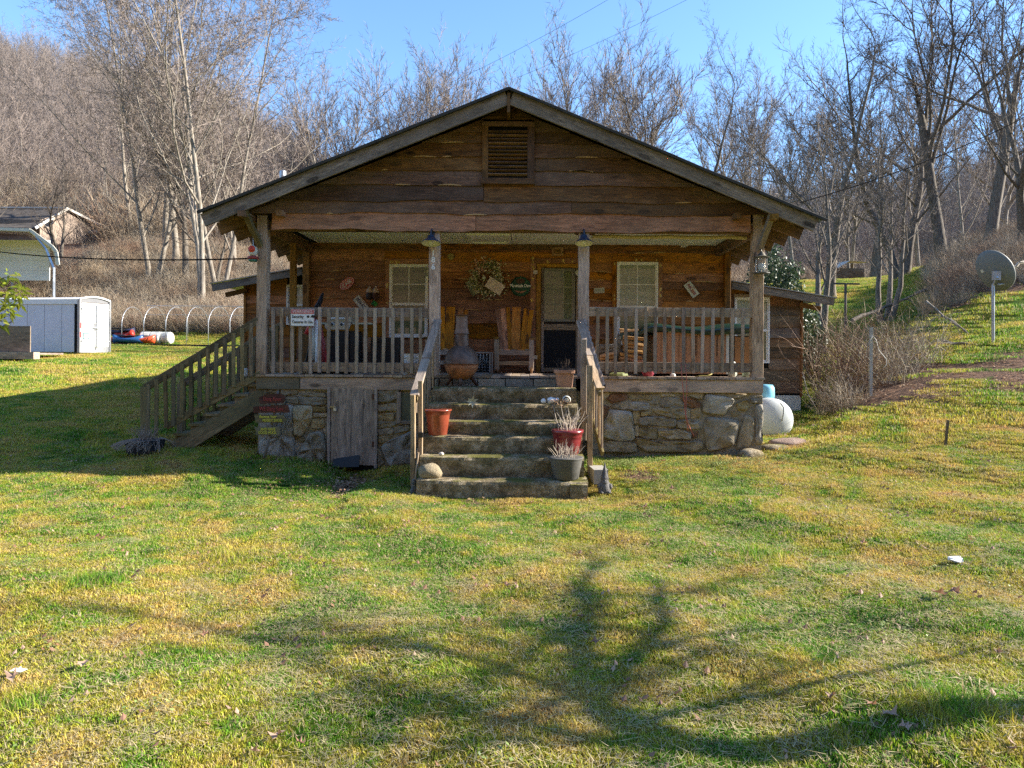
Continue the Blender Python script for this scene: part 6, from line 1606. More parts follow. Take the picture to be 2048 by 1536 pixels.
# hot tub
def hot_tub():
    Yf = .55; x0, x1 = P(1312, 0, Yf).x, P(1506, 0, Yf).x; zt = P(1400, 665, Yf).z; zb = FZ + .02
    t = thing('hot_tub', Vector(((x0 + x1) / 2, 1.3, FZ)), 'square hot tub with tan slatted sides and green cover behind the right railing', 'hot tub')
    tan = plain('tan_cladding', (.46, .235, .115), .55, var=.12, scale=4, bmp=.05); tan2 = plain('dark_tan_cladding', (.34, .15, .05), .5, var=.12, bmp=.05)
    xl = P(1293, 0, 1.35).x
    us = [1312, 1322, 1334, 1347, 1358, 1372, 1383, 1394, 1408, 1420, 1434, 1445, 1453]
    for a, b in zip(us[:-1], us[1:]):
        MB().bb(P(a, 0, Yf).x + .004, P(b, 0, Yf).x - .004, Yf, Yf + .03, zb + .02, zt).build('side_slat', tan, t)
    MB().bb(P(1452, 0, Yf).x, P(1458, 0, Yf).x, Yf - .01, Yf + .04, zb + .02, zt).build('corner_trim', C_CREAM, t)
    MB().bb(P(1307, 0, Yf).x, P(1313, 0, Yf).x, Yf - .01, Yf + .03, zb + .02, zt).build('corner_trim', C_CREAM, t)
    MB().bb(P(1470, 0, Yf).x, P(1501, 0, Yf).x, Yf, Yf + .03, zb + .02, zt - .07).build('side_panel', tan2, t)
    MB().add([(P(1312, 0, Yf).x, Yf + .01, zb + .02), (xl, 1.9, zb + .02), (xl, 1.9, zt), (P(1312, 0, Yf).x, Yf + .01, zt - .06)], [(0, 1, 2, 3)]).build('left_side_panel', tan2, t)  # left side in the darker tan, its shade put into the colour
    MB().bb(x0 + .1, x1, Yf + .06, 1.95, zb, zt - .05).build('tub_core', M_DARK, t)
    MB().bb(x0 - .12, x1 + .03, Yf + .02, 1.98, zt - .0, zt + .05).build('tub_rim', plain('blue_grey_rim', (.05, .075, .10), .5, var=.5, scale=12), t)
    for u in (1382.5, 1391.5, 1434): MB().bb(P(u, 0, Yf).x - .006, P(u, 0, Yf).x + .006, Yf - .004, Yf + .004, P(0, 709, Yf).z, P(0, 669, Yf).z).build('vent_slot', M_DARK, t)
    MB().lathe([(.03, 0), (.03, .02), (.02, .02)], 14).build('light_ring', M_SILVER, t, Matrix.Translation(P(1339, 662, Yf - .0)) @ Matrix.Rotation(R(90), 4, 'X'))
    m = MB(); n = 26; vs = []; fs = []
    xa, xb = P(1277, 0, Yf).x, P(1508, 0, Yf).x
    for i in range(n + 1):
        f = i / n; x = xa + (xb - xa) * f; e = min(1, f * 8) ** .5
        sag = .025 * math.sin(f * 9) - .02 * math.sin(f * math.pi)
        zb_ = zt - .005 + .035 * math.sin(f * 6 + 1) + (1 - e) * -.1
        for (y, z) in ((Yf - .04, zb_), (Yf - .06, zb_ + .05), (Yf - .03, zt + .12 * e + sag), (1.2, zt + .17 * e + sag), (2.0, zt + .15 * e + sag), (2.0, zb_)): vs.append((x, y, z))
    for i in range(n):
        for k in range(5): fs.append((i * 6 + k, i * 6 + 6 + k, i * 6 + 7 + k, i * 6 + 1 + k))
    fs.append(tuple(range(6))); fs.append(tuple(n * 6 + k for k in range(5, -1, -1)))
    m.add(vs, fs); m.build('vinyl_cover', plain('green_vinyl', (.018, .045, .032), .22, var=.3, spec=.7), t, smooth=True)
hot_tub()
# small stuff under the right railing
c = P(1296, 748, .25); m = MB(); m.lathe([(.06, 0), (.075, .005), (.11, .07), (.115, .09), (.1, .09)], 20, Matrix.Translation((c.x, .25, FZ)))
tag(m.build('pink_bowl', plain('pink_plastic', (.35, .06, .10), .4), None, origin=(c.x, .25, FZ), smooth=True), 'pink plastic bowl on the floor under the right railing', 'bowl')
for (u, w_, h_, mt, lb) in ((1346, .045, .05, M_WHITE2, 'tiny white box on the floor under the right railing'), (1237, .16, .06, plain('green_bag', (.22, .25, .10), .7, var=.6, scale=15), 'crumpled greenish bag on the floor below the firewood'), (1493, .07, .1, plain('green_white_can', (.30, .36, .26), .5, var=.8, scale=14), 'green and white can at the right end of the porch floor'), (1465, .07, .25, plain('milky_jug', (.50, .52, .44), .5, var=.3), 'milky jug beside the gap of the hot tub')):
    c = P(u, 745, .3); m = MB(); m.lathe([(w_ * .9, 0), (w_, h_ * .2), (w_ * .9, h_ * .8), (w_ * .5, h_)], 10, Matrix.Translation((c.x, .3, FZ)), sq=3)
    tag(m.build('small_container', mt, None, origin=(c.x, .3, FZ)), lb, 'container')
c = P(1258, 735, .38); m = MB()
for k in range(7): m.box((c.x - .12 + k * .04, .38 + random.uniform(-.02, .02), c.z + random.uniform(-.04, .03)), (.07, .03, .09), None, k % 2)
tag(m.build('paper_rubbish', [plain('pale_aqua', (.40, .50, .47), .6), plain('pale_blue2', (.42, .48, .58), .6)], None, origin=c), 'crumpled pale blue and aqua packaging under the tall firewood pile', 'packaging')
m = MB(); pts = [P(1390, 754, .12), P(1400, 752, .1), P(1415, 752, .1), P(1423, 748, .12), P(1424, 742, .18)]; m.tube(pts, .012, 7)
tag(m.build('yellow_hose', plain('yellow_hose', (.50, .42, .14), .5), None, origin=pts[0], smooth=True), 'short yellow hose end on the floor edge under the right railing', 'hose')
m = MB()
for (pts) in ([(1362, 728, -.02), (1364, 757, -.06), (1367, 790, -.06), (1371, 830, -.08), (1376, 862, -.08)], [(1371, 728, -.02), (1373, 757, -.06), (1374, 785, -.06), (1372, 800, -.06), (1372, 830, -.07), (1377, 850, -.07), (1388, 872, -.08)]):
    m.tube([P(*q) for q in pts], .006, 5)
tag(m.build('red_cord', plain('faded_red_cord', (.45, .12, .08), .6), None, origin=P(1367, 728, 0), smooth=True), 'thin red cord dangling from the right railing down the stone wall', 'cord')

# propane tank with blue dome
def tank():
    D = 13.1; Y0 = D - 11.2; r_ = 43.5 * D / F_PX; c = P(1543, 840, Y0)
    t = thing('propane_tank', c - Vector((0, 0, r_)), 'white horizontal propane tank at the right corner of the stone wall', 'propane tank')
    wp = plain('tank_white', (.62, .64, .62), .35, var=.06, scale=2.5, bmp=.02)
    prof = [(.001, -.42 * r_)] + [(r_ * math.sin(a), -.42 * r_ * math.cos(a)) for a in [math.pi / 2 * k / 10 for k in range(1, 11)]] + [(r_, 1.9)] + [(r_ * math.cos(a), 1.9 + .42 * r_ * math.sin(a)) for a in [math.pi / 2 * k / 8 for k in range(1, 8)]]
    MB().lathe(prof, 40).build('tank_shell', wp, t, Matrix.Translation(c) @ Matrix.Rotation(R(-90), 4, 'X'), smooth=True)
    dome = plain('blue_dome', (.22, .52, .68), .35, var=.1)
    cc = P(1530, 785, Y0 + .4); MB().lathe([(.17, -.12), (.18, -.05), (.175, .09), (.14, .15), (.001, .16)], 20).build('blue_dome', dome, t, Matrix.Translation(cc), smooth=True)
    m = MB(); m.tube([c + Vector((.12, -.42 * r_ * .75, r_ * .80)), c + Vector((.17, -.42 * r_ * .9, r_ * .6)), c + Vector((.16, -.42 * r_, r_ * .35)), c + Vector((.14, -.42 * r_, 0))], .012, 6); m.build('strap', plain('grey_strap', (.3, .31, .3), .6), t)
    for yy in (.3, 1.6): MB().bb(c.x - .25, c.x + .25, Y0 + yy, Y0 + yy + .1, c.z - r_ - .1, c.z - r_ * .75).build('foot', M_STEEL, t)
tank()
for k, (u, v, Y, sx, lb) in enumerate(((1577, 893, .5, .30, 'flat slab of rock poking out below the propane tank'), (1548, 897, .2, .22, 'mossy flat stone in front of the propane tank'), (1503, 898, -.1, .2, 'dark rough rock at the right foot of the stone wall'))):
    p_ = P(u, v, Y); z_ = g1(p_.x, Y); blob('rock', Vector((p_.x, Y, z_ + .02)), sx, (1.1, .8, .28 if k < 2 else .55), M_STEP if k else M_ROCKR, lb, 'rock', 11 + k)
# ------------------------------------------------------------------ things in the yard
# enclosed white trailer
def trailer():
    D = 26.2; Yr = D - 11.2
    g = lambda u, v, Y=Yr: P(u, v, Y)
    # rear face turned a little to the right: near corner at u 157, far corner at 218
    cN = g(158, 706); s = D / F_PX
    zt = P(158, 598, Yr).z; zb = P(158, 704, Yr).z
    Dn = 26.2; Df = 27.4
    A_ = Vector((P(158, 0, Yr).x, Yr, 0)); B_ = Vector((P(218, 0, Df - 11.2).x, Df - 11.2, 0))
    ex = (B_ - A_).normalized(); ey = Vector((-ex.y, ex.x, 0))            # length direction, away and left
    ey = Vector((P(-330, 0, Yr + 1.6).x - A_.x, 1.6, 0)).normalized()
    W = (B_ - A_).length; Lg = 6.6
    t = thing('enclosed_trailer', A_ + Vector((0, 0, zb - .3)), 'white enclosed cargo trailer with grey sides parked on the left lawn', 'trailer')
    def q(x, y, z): return A_ + ex * x + ey * y + Vector((0, 0, z))
    grey = plain('grey_aluminium', (.62, .65, .72), .4, .1, var=.08, scale=2); wh = plain('bright_white', (.80, .80, .80), .4, var=.03, bmp=.0); trim = plain('trim_aluminium', (.45, .45, .46), .35, .5)
    m = MB(); 
    for k in range(9):
        a, b = Lg * k / 9, Lg * (k + 1) / 9
        m = MB(); m.add([q(0, a + .006, zb), q(0, b - .006, zb), q(0, b - .006, zt - .18), q(0, a + .006, zt - .18)], [(0, 1, 2, 3)]); m.add([q(.02, a + .006, zb), q(.02, b - .006, zb), q(.02, b - .006, zt - .18), q(.02, a + .006, zt - .18)], [(3, 2, 1, 0)])
        for r_ in range(24): m.box(q(-.004, a + .006, zb + .06 + r_ * (zt - zb - .3) / 24), (.012, .012, .012))
        m.build('side_panel', grey, t)
    rise = .17; n = 10; prof = [(W * i / n, zt + rise * math.sin(math.pi * (.12 + .76 * i / n)) - rise * math.sin(math.pi * .12)) for i in range(n + 1)]
    m = MB(); vs = []; fs = []
    for (x, z) in prof: vs += [q(x, -.0, z), q(x, Lg, z)]
    for i in range(n): fs.append((2 * i, 2 * i + 2, 2 * i + 3, 2 * i + 1))
    m.add(vs, fs); m.build('roof_skin', wh, t, smooth=True)
    m = MB(); m.add([q(x, .002, z) for x, z in prof] + [q(W, .002, zt - .1), q(0, .002, zt - .1)], [tuple(range(n + 2, -1, -1))]); m.build('rear_header', plain('dark_grey_header', (.16, .16, .17), .6), t)
    m = MB(); m.tube([q(x, -.03, z + .01) for x, z in prof], .035, 6); m.build('roof_trim', wh, t)
    m = MB(); m.bar(q(-.0, 0, zt - .1), q(-.0, Lg, zt - .1), .07, .17); m.build('side_rail', wh, t)
    for x in (.0, W): m = MB(); m.bar(q(x, -.0, zb - .02), q(x, -.0, zt), .09, .09, up=(1, 0, 0)); m.build('corner_post', trim, t)
    m = MB(); m.bar(q(.0, .12, zb - .02), q(.0, .12, zt - .16), .05, .12, up=(1, 0, 0)); m.build('dark_edge', M_DARK, t)
    for k in (0, 1):
        a, b = .06 + k * (W - .1) / 2, .05 + (k + 1) * (W - .1) / 2 - .02
        m = MB(); m.add([q(a, -.05, zb + .2), q(b, -.05, zb + .2), q(b, -.05, zt - .13), q(a, -.05, zt - .13), q(a, -.0, zb + .2), q(b, -.0, zb + .2), q(b, -.0, zt - .13), q(a, -.0, zt - .13)], [(0, 1, 2, 3), (4, 0, 3, 7), (1, 5, 6, 2), (3, 2, 6, 7)]); d = m.build('rear_door', wh, t)
        xh = a if k == 0 else b
        m = MB()
        for z in (zt - .35, zb + .42): m.bar(q(xh + (-.02 if k == 0 else .02), -.065, z), q(xh + (.14 if k == 0 else -.14), -.065, z), .02, .04)
        m.build('hinge', trim, d)
    xm = W / 2
    m = MB(); m.tube([q(xm + .03, -.08, zb + .12), q(xm + .03, -.08, zt - .18)], .014, 6); m.tube([q(xm - .14, -.09, zb + .93), q(xm + .12, -.09, zb + .9)], .022, 6); m.bar(q(xm - .07, -.07, zb + .8), q(xm - .07, -.07, zb + 1.1), .03, .05, up=(1, 0, 0)); m.build('lock_bar', trim, t)
    m = MB(); m.add([q(.0, -.03, zb - .02), q(W, -.03, zb - .02), q(W, -.03, zb + .19), q(0, -.03, zb + .19)], [(0, 1, 2, 3)]); m.build('rear_sill', plain('sill_grey', (.30, .30, .30), .6), t)
    m = MB(); m.add([q(.1, -.053, zb + .48), q(.36, -.053, zb + .48), q(.36, -.053, zb + .72), q(.1, -.053, zb + .72)], [(0, 1, 2, 3)]); pp = m.build('plate_frame', plain('teal_frame', (.02, .10, .12), .5), t)
    m = MB(); m.add([q(.14, -.056, zb + .52), q(.32, -.056, zb + .52), q(.32, -.056, zb + .68), q(.14, -.056, zb + .68)], [(0, 1, 2, 3)]); m.build('plate', C_CREAM, pp)
    for z in (zb + .55, zb + .9): m = MB(); m.add([q(-.02, -.052, z), q(.03, -.052, z), q(.03, -.052, z + .2), q(-.02, -.052, z + .2)], [(0, 1, 2, 3)]); m.build('tail_light', C_RED, t)
    # wheel and fender dark gap
    for yy in (4.1,):
        Mw = Matrix.Translation(q(.25, yy, zb - .0)) @ Matrix.Rotation(math.atan2(ey.y, ey.x), 4, 'Z') @ Matrix.Rotation(R(90), 4, 'X')
        w_ = MB().lathe([(.17, -.1), (.33, -.1), (.35, -.06), (.35, .06), (.33, .1), (.17, .1)], 22).build('tyre', M_BLACK, t, Mw); MB().lathe([(.17, -.105), (.05, -.07), (.001, -.08)], 16).build('rim', M_SILVER, w_, Mw)
    m = MB(); m.add([q(-.006, 2.55, zb), q(-.006, 3.1, zb + .02), q(-.006, 3.1, zb + .36), q(-.006, 3.0, zb + .36)], [(0, 1, 2, 3)]); m.build('wheel_arch', M_DARK, t)
    m = MB(); m.bar(q(.15, .9, zb - .08), q(.15, 3.2, zb - .08), .1, .12); m.build('chassis', M_DARK, t)
    # lettering and state outline on the side
    Mf = Matrix((-ey, Vector((0, 0, 1)), (-ey).cross(Vector((0, 0, 1))))).transposed().to_4x4()
    def side_text(s_, y, z, size, mat, shear=0.):
        c = bpy.data.curves.new('lettering', 'FONT'); c.body = s_; c.size = size; c.extrude = .002; c.align_x = 'RIGHT'; c.align_y = 'CENTER'; c.shear = shear; c.offset = .004; c.materials.append(mat); c.resolution_u = 2
        M_ = Mf.copy(); M_.translation = q(-.012, y, z); link(to_mesh(bpy.data.objects.new('lettering', c)), t, M_)
    side_text('CONSTRUCTION', 3.15, zb + 1.35, .27, C_NAVY, .15); side_text('& SUPPLY', 4.2, zb + 1.62, .18, C_NAVY, .15)
    outl = [(4.6, 1.72), (4.3, 1.80), (4.0, 1.68), (3.6, 1.64), (3.3, 1.67), (3.05, 1.6), (3.03, 1.45), (2.88, 1.3), (2.86, 1.15), (2.98, 1.08), (3.05, 1.06), (3.35, .92), (3.9, .9), (4.5, .95)]
    m = MB(); m.tube([q(-.012, y, zb + z) for y, z in outl], .012, 4); m.build('map_outline', C_NAVY, t)
    st_ = MB(); pts = []
    for k in range(10):
        a = math.pi / 2 + k * math.pi / 5; r_ = .11 if k % 2 == 0 else .045; pts.append(q(-.012, 3.95 - r_ * math.cos(a) * 1.0, zb + 1.12 + r_ * math.sin(a)))
    st_.add(pts + [q(-.012, 3.95, zb + 1.12)], [(10, k, (k + 1) % 10) for k in range(10)]); st_.build('star', C_RED, t)
    return q, zb
TQ, TZB = trailer()
# flat dump trailer with plywood side in front of it
def flat_trailer():
    t = thing('flat_trailer', P(20, 706, 12.2), 'low flat trailer with brown plywood side in front of the white trailer', 'trailer')
    a, b = P(-240, 0, 12.3).x, P(60, 0, 12.3).x; zt, zb = P(40, 652, 12.3).z, P(40, 703, 12.3).z
    MB().bb(a, b, 12.3, 12.34, zb - .05, zt).build('plywood_side', wood('plywood', (.09, .07, .05, 1), (.19, .155, .12, 1), (.28, .24, .19, 1), .2), t)
    MB().bb(a, P(67, 0, 12.0).x, 12.0, 12.3, P(40, 712, 12).z - .1, P(40, 704, 12).z).build('deck_edge', M_RAIL, t)
    MB().bb(a, b, 12.34, 14, zb - .1, zb - .04).build('deck', M_RAIL, t)
flat_trailer()

# metal carport roof on steel legs, standing on the bank
def carport():
    D = 38.; Y0 = D - 11.2; s = D / F_PX
    t = thing('carport', P(60, 600, Y0), 'white metal carport with arched roof on steel legs at the left edge', 'carport')
    wh = plain('carport_white', (.80, .81, .76), .45, var=.06, scale=2); Lg = 7.
    x = lambda u: P(u, 0, Y0).x; z = lambda v: P(60, v, Y0).z
    prof = [(x(-120), z(524)), (x(-112), z(492)), (x(-40), z(462)), (x(-4), z(459)), (x(59), z(461)), (x(104), z(494)), (x(112), z(504)), (x(116), z(530))]
    m = MB(); vs = []; fs = []
    for (a, b) in prof: vs += [(a, Y0, b), (a - 5.2, Y0 + Lg, b + 1.0)]
    for i in range(len(prof) - 1): fs.append((2 * i, 2 * i + 2, 2 * i + 3, 2 * i + 1))
    m.add(vs, fs); o = m.build('roof_sheet', wh, t); o.modifiers.new('t', 'SOLIDIFY').thickness = .05
    m = MB()
    for i in range(4, len(prof) - 1): m.bar((prof[i][0], Y0 - .03, prof[i][1] + .02), (prof[i + 1][0], Y0 - .03, prof[i + 1][1] + .02), .05, .16)
    for i in range(0, 4): m.bar((prof[i][0], Y0 - .03, prof[i][1] + .02), (prof[i + 1][0], Y0 - .03, prof[i + 1][1] + .02), .05, .16)
    m.build('front_trim', C_CREAM, t)
    # added pale sheet for the bright roof underside, placed forward to catch sky light
    m = MB()
    for k in range(4):
        zz_ = z(556) + .02 + k * (z(494) + .6 - z(556)) / 4; m.bb(x(-110) - 1.2, x(108) - 1.3, Y0 + 1.5, Y0 + 1.55, zz_ + .004, z(556) + .02 + (k + 1) * (z(494) + .6 - z(556)) / 4 - .004)
    m.build('added_underside_sheet', wh, t)
    for (u, yy) in ((107, 0), (23, 4.2), (-110, 0)):
        m = MB(); xx = x(u) if yy == 0 else P(u, 0, Y0 + yy).x; zt = P(u, 535, Y0 + yy).z
        m.tube([(xx, Y0 + yy, g1(xx, Y0 + yy) - .3), (xx, Y0 + yy, zt)], .07, 4); m.tube([(xx, Y0 + yy, zt - .1), (xx - .45 * (1 if u > 0 else -1), Y0 + yy, zt + 1.0), (xx - 1.0 * (1 if u > 0 else -1), Y0 + yy, zt + 1.7)], .07, 4)
        m.build('leg', M_STEEL, t)
carport()

# tan house on the bank at the left
def far_house():
    D = 60.; Y0 = D - 11.2
    t = thing('tan_house', P(100, 500, Y0), 'tan stucco house with dark roof on the bank at the far left', 'house')
    # right-hand gable wall runs back to the right
    g = lambda u, v, Y=Y0: P(u, v, Y)
    st = plain('tan_stucco', (.33, .255, .205), .85, var=.12, scale=.8)
    A_, Bk = g(78, 0, Y0), g(205, 0, Y0 + 7)
    zt0 = g(78, 440).z; zb = g(78, 500).z - 2; zp = g(122, 417, Y0 + 2.4).z; ze = g(205, 462, Y0 + 7).z
    Pk = P(122, 0, Y0 + 2.4)
    m = MB(); m.add([(A_.x, A_.y, zb), (Bk.x, Bk.y, zb), (Bk.x, Bk.y, ze), (Pk.x + .3, Pk.y, zp - .3), (A_.x, A_.y, zt0)], [(0, 1, 2, 3, 4)]); m.build('gable_wall', st, t)
    F_ = g(-320, 0, Y0 - 2)
    m = MB(); m.add([(F_.x, F_.y, zb), (A_.x, A_.y, zb), (A_.x, A_.y, zt0), (F_.x, F_.y, zt0)], [(0, 1, 2, 3)]); m.build('front_wall', plain('brown_wall', (.16, .13, .11), .9), t)
    rf = plain('dark_shingle', (.09, .075, .065), .9, var=.5, scale=3); ed = plain('white_fascia', (.62, .58, .52), .6)
    zl = g(-320, 0, Y0).z
    m = MB(); e0 = Vector((A_.x + .3, A_.y - 1.0, g(78, 458).z - .1)); e1 = Vector((F_.x, F_.y - 1, e0.z)); p0 = Vector((Pk.x + .5, Pk.y, zp)); p1 = Vector((F_.x, Pk.y, zp))
    b0 = Vector((Bk.x + .6, Bk.y + .5, ze - .1)); b1 = Vector((F_.x, Bk.y + .5, ze - .1))
    m.add([e0, p0, p1, e1, b0, b1], [(0, 1, 2, 3), (1, 4, 5, 2)]); o = m.build('roof', rf, t); o.modifiers.new('t', 'SOLIDIFY').thickness = .12
    m = MB(); m.bar(p0, b0 + Vector((.3, .3, 0)), .08, .2); m.bar(e0, p0, .08, .22); m.bar(p0 + Vector((0, -.1, .05)), p1 + Vector((0, -.1, .05)), .1, .12); m.build('fascia', ed, t)
    wq = g(158, 463, Y0 + 4.2); wm = MB(); dx = (Bk - A_); dx.z = 0; dx.normalize()
    M_ = Matrix((dx, Vector((-dx.y, dx.x, 0)), Vector((0, 0, 1)))).transposed().to_4x4(); M_.translation = wq + Vector((dx.y, -dx.x, 0)) * .06
    w_ = MB().box((0, 0, 0), (.75, .1, 1.35)).build('window', plain('orange_frame', (.42, .22, .07), .6), t, M_); MB().box((.05, -.06, 0), (.5, .02, 1.1)).build('pane', M_GLASS, w_, M_)
    for (u, v, r_) in ((101, 449, .42), ):
        q = g(u, v, Y0 + 1.1) + Vector((.2, -.4, 0)); MB().lathe([(.001, .0), (r_ * .6, .05), (r_, .16)], 20, cap=False).build('satellite_dish', M_WHITE2, t, Matrix.Translation(q) @ Matrix.Rotation(R(70), 4, 'X'))
    q = g(189, 466, Y0 + 5.6) + Vector((.1, -.4, 0)); MB().sphere(q, .32, 12, 8, (1.6, .8, .7)).build('wall_tank', plain('pale_tank', (.5, .5, .48), .5), t, smooth=True)
    Mb = MB(); Mb.bb(A_.x - 7, A_.x + 3.2, Y0 + .6, Y0 + 8, zb, zb + .6).build('footing', M_MORTAR, t)
far_house()

# hoop-house frames (each pipe hoop is a part)
def hoops():
    D = 33.5; Y0 = D - 11.2
    t = thing('hoop_house_frame', P(400, 690, Y0), 'row of bare white pipe hoops of an uncovered hoop house on the lawn', 'hoop house')
    us = [243, 287, 331, 372.5, 416, 459, 500]
    for u in us:
        x0 = P(u, 0, Y0).x; r_ = .56; zt = P(u + 24, 611, Y0).z; zb_ = g1(x0, Y0) - .1; x1 = P(u + 24 * 2 - 4, 0, Y0 + 2.2).x
        pts = [(x0, Y0, zb_)]
        zsp = zt - .95
        for k in range(13):
            a = math.pi * (1 - k / 12); f = (1 - math.cos(math.pi * k / 12)) / 2
            pts.append((x0 + (x1 - x0) * f, Y0 + 2.2 * f, zsp + .95 * math.sin(a)))
        pts.append((x1, Y0 + 2.2, g1(x1, Y0 + 2.2) - .1))
        m = MB(); m.tube(pts, .014, 5); m.build('hoop', M_STEEL, t, smooth=True)
    xa, xb = P(243, 0, Y0).x, P(560, 0, Y0).x
    m = MB(); z1_ = P(400, 612, Y0 + 1).z; m.tube([(xa + .6, Y0 + 1.1, z1_), (xb, Y0 + 1.1, z1_)], .016, 4)
    z2_ = P(400, 630, Y0 + 2).z; m.tube([(xa, Y0 + 2.1, z2_), (xb, Y0 + 2.1, z2_)], .012, 4); m.build('ridge_pipe', M_STEEL, t)
    m = MB(); m.bar((xa - 1.6, Y0 - .3, g1(xa, Y0) + .02), (xb, Y0 - .3, g1(xb, Y0) + .02), .12, .08); m.build('base_board', M_BLACK, t)
hoops()
def barrel(u, v, Y, ln, r_, mat, label, grp, rot=0.):
    x = P(u, 0, Y).x; z = g1(x, Y) + r_
    m = MB(); m.lathe([(r_ * .9, -ln / 2), (r_, -ln * .45), (r_, -.05), (r_ * .96, 0), (r_, .05), (r_, ln * .45), (r_ * .9, ln / 2)], 16)
    o = m.build('barrel', mat, None, Matrix.Translation((x, Y, z)) @ Matrix.Rotation(rot, 4, 'Z') @ Matrix.Rotation(R(90), 4, 'Y'), smooth=False); return tag(o, label, 'barrel', grp)
wb = plain('milky_barrel', (.55, .54, .48), .5, var=.12)
barrel(302, 660, 23.2, .9, .30, wb, 'left one of the two white barrels lying behind the hoops', 'white barrels by the hoop house', .1)
barrel(326, 660, 23.4, .85, .30, wb, 'right one of the two white barrels lying behind the hoops', 'white barrels by the hoop house', -.1)
def kayak(u, Y, ln, mat, label, rot, tz=.0, lift=0.):
    x = P(u, 0, Y).x; z = g1(x, Y) + .08 + lift; n = 14; vs = []; fs = []
    for i in range(n + 1):
        f = i / n; w_ = .36 * math.sin(math.pi * (f * .96 + .02)) ** .6; h_ = .30 * (.75 + .5 * (2 * f - 1) ** 2)
        for (a, b) in ((-1, .9), (-.8, .3), (0, 0), (.8, .3), (1, .9), (.45, 1.1), (-.45, 1.1)): vs.append((ln * (f - .5), a * w_, b * h_))
    for i in range(n):
        for k in range(7): fs.append((i * 7 + k, i * 7 + (k + 1) % 7, i * 7 + 7 + (k + 1) % 7, i * 7 + 7 + k))
    fs.append(tuple(range(6, -1, -1))); fs.append(tuple(n * 7 + k for k in range(7)))
    m = MB(); m.add(vs, fs); o = m.build('kayak', mat, None, Matrix.Translation((x, Y, z)) @ Matrix.Rotation(rot, 4, 'Z') @ Matrix.Rotation(tz, 4, 'X'), smooth=True)
    t2 = MB().lathe([(.22, 0), (.26, .03), (.22, .05)], 14, Matrix.Diagonal((1.7, 1, 1, 1))).build('cockpit_rim', M_BLACK, o, Matrix.Translation((x, Y, z + .32)) @ Matrix.Rotation(rot, 4, 'Z'))
    return tag(o, label, 'kayak', 'kayaks lying behind the trailer')
kr = plain('kayak_red', (.50, .035, .02), .4, var=.2); kb = plain('kayak_blue', (.03, .11, .28), .4, var=.2); ko = plain('kayak_orange', (.60, .09, .03), .4, var=.15)
kayak(231, 22.6, 1.5, kr, 'red kayak nearest to the white trailer', .1)
kayak(256, 22.2, 1.4, kb, 'blue kayak lying between the red ones', .05)
kayak(253, 22.9, 1.3, kr, 'red kayak propped up on top of the blue one', -.5, .5, .22)
kayak(279, 22.4, 1.4, ko, 'orange kayak nearest to the white barrels', .1)
kayak(238, 23.2, 1.5, plain('kayak_navy', (.03, .03, .06), .5), 'dark kayak behind the red kayaks', .0, 0, .3)

# satellite dish on a pole
def dish():
    Y0 = 4.8; a = P(1986, 709, Y0); a.z = g1(a.x, Y0) - .1; top = P(1986, 570, Y0)
    t = thing('satellite_dish', a, 'grey satellite dish on a steel pole on the right slope', 'satellite dish')
    m = MB(); m.tube([a, top], .035, 10); m.build('pole', M_STEEL, t)
    c = P(1991, 543, Y0 - .05); fwd = Vector((.80, .35, .35)).normalized()
    # back of the reflector faces the camera; concave side looks up and to the right-back
    zax = Vector((.52, .78, .34)).normalized(); xax = zax.cross(Vector((0, 0, 1))).normalized(); yax = zax.cross(xax)
    M_ = Matrix((xax, yax, zax)).transposed().to_4x4(); M_.translation = c
    M_ = M_ @ Matrix.Rotation(R(-27), 4, 'Z') @ Matrix.Diagonal((.34, .50, 1, 1))
    m = MB(); m.lathe([(.001, .0), (.3, .012), (.6, .045), (.85, .09), (1.0, .125), (1.02, .12), (1.0, .105), (.85, .075), (.6, .03), (.3, -.004), (.001, -.015)], 40, cap=False); m.build('reflector', plain('dish_grey', (.19, .195, .18), .55, var=.06), t, M_, smooth=True)
    m = MB(); m.tube([top, c + Vector((0, -.06, -.15)), c], .03, 8); m.box(c + Vector((0, -.03, -.1)), (.16, .08, .2)); m.tube([c + Vector((.05, 0, -.3)), c + Vector((.25, .05, -.28)), c + zax * .75 + Vector((.2, 0, -.3))], .02, 6); m.sphere(c + zax * .78 + Vector((.2, 0, -.3)), .06, 8, 6); m.build('bracket', M_STEEL, t)
    lb = MB().box((0, 0, -.02), (.18, .3, .004)); lb.build('sticker', C_CREAM, t, Matrix.Translation(c) @ (M_.to_3x3().to_4x4()) @ Matrix.Translation((-.62, -.3, -.05)) @ Matrix.Diagonal((.8, .5, 1, 1)))
dish()
# clothes-line T post
Y0 = 13.; a = P(1691, 684, Y0); a.z = g1(a.x, Y0) - .2; b = P(1691, 567, Y0)
t = thing('clothesline_post', a, 'rusty T-shaped clothesline post on the grassy slope behind the shed', 'post')
m = MB(); m.tube([a, b], .045, 8); m.build('upright', plain('rust_grey', (.12, .10, .09), .8, var=.3), t)
m = MB(); c0, c1_ = P(1665, 567, Y0), P(1719, 568, Y0); m.bar(c0, c1_, .07, .05); m.build('crossbar', plain('rust_grey2', (.10, .085, .075), .8), t)
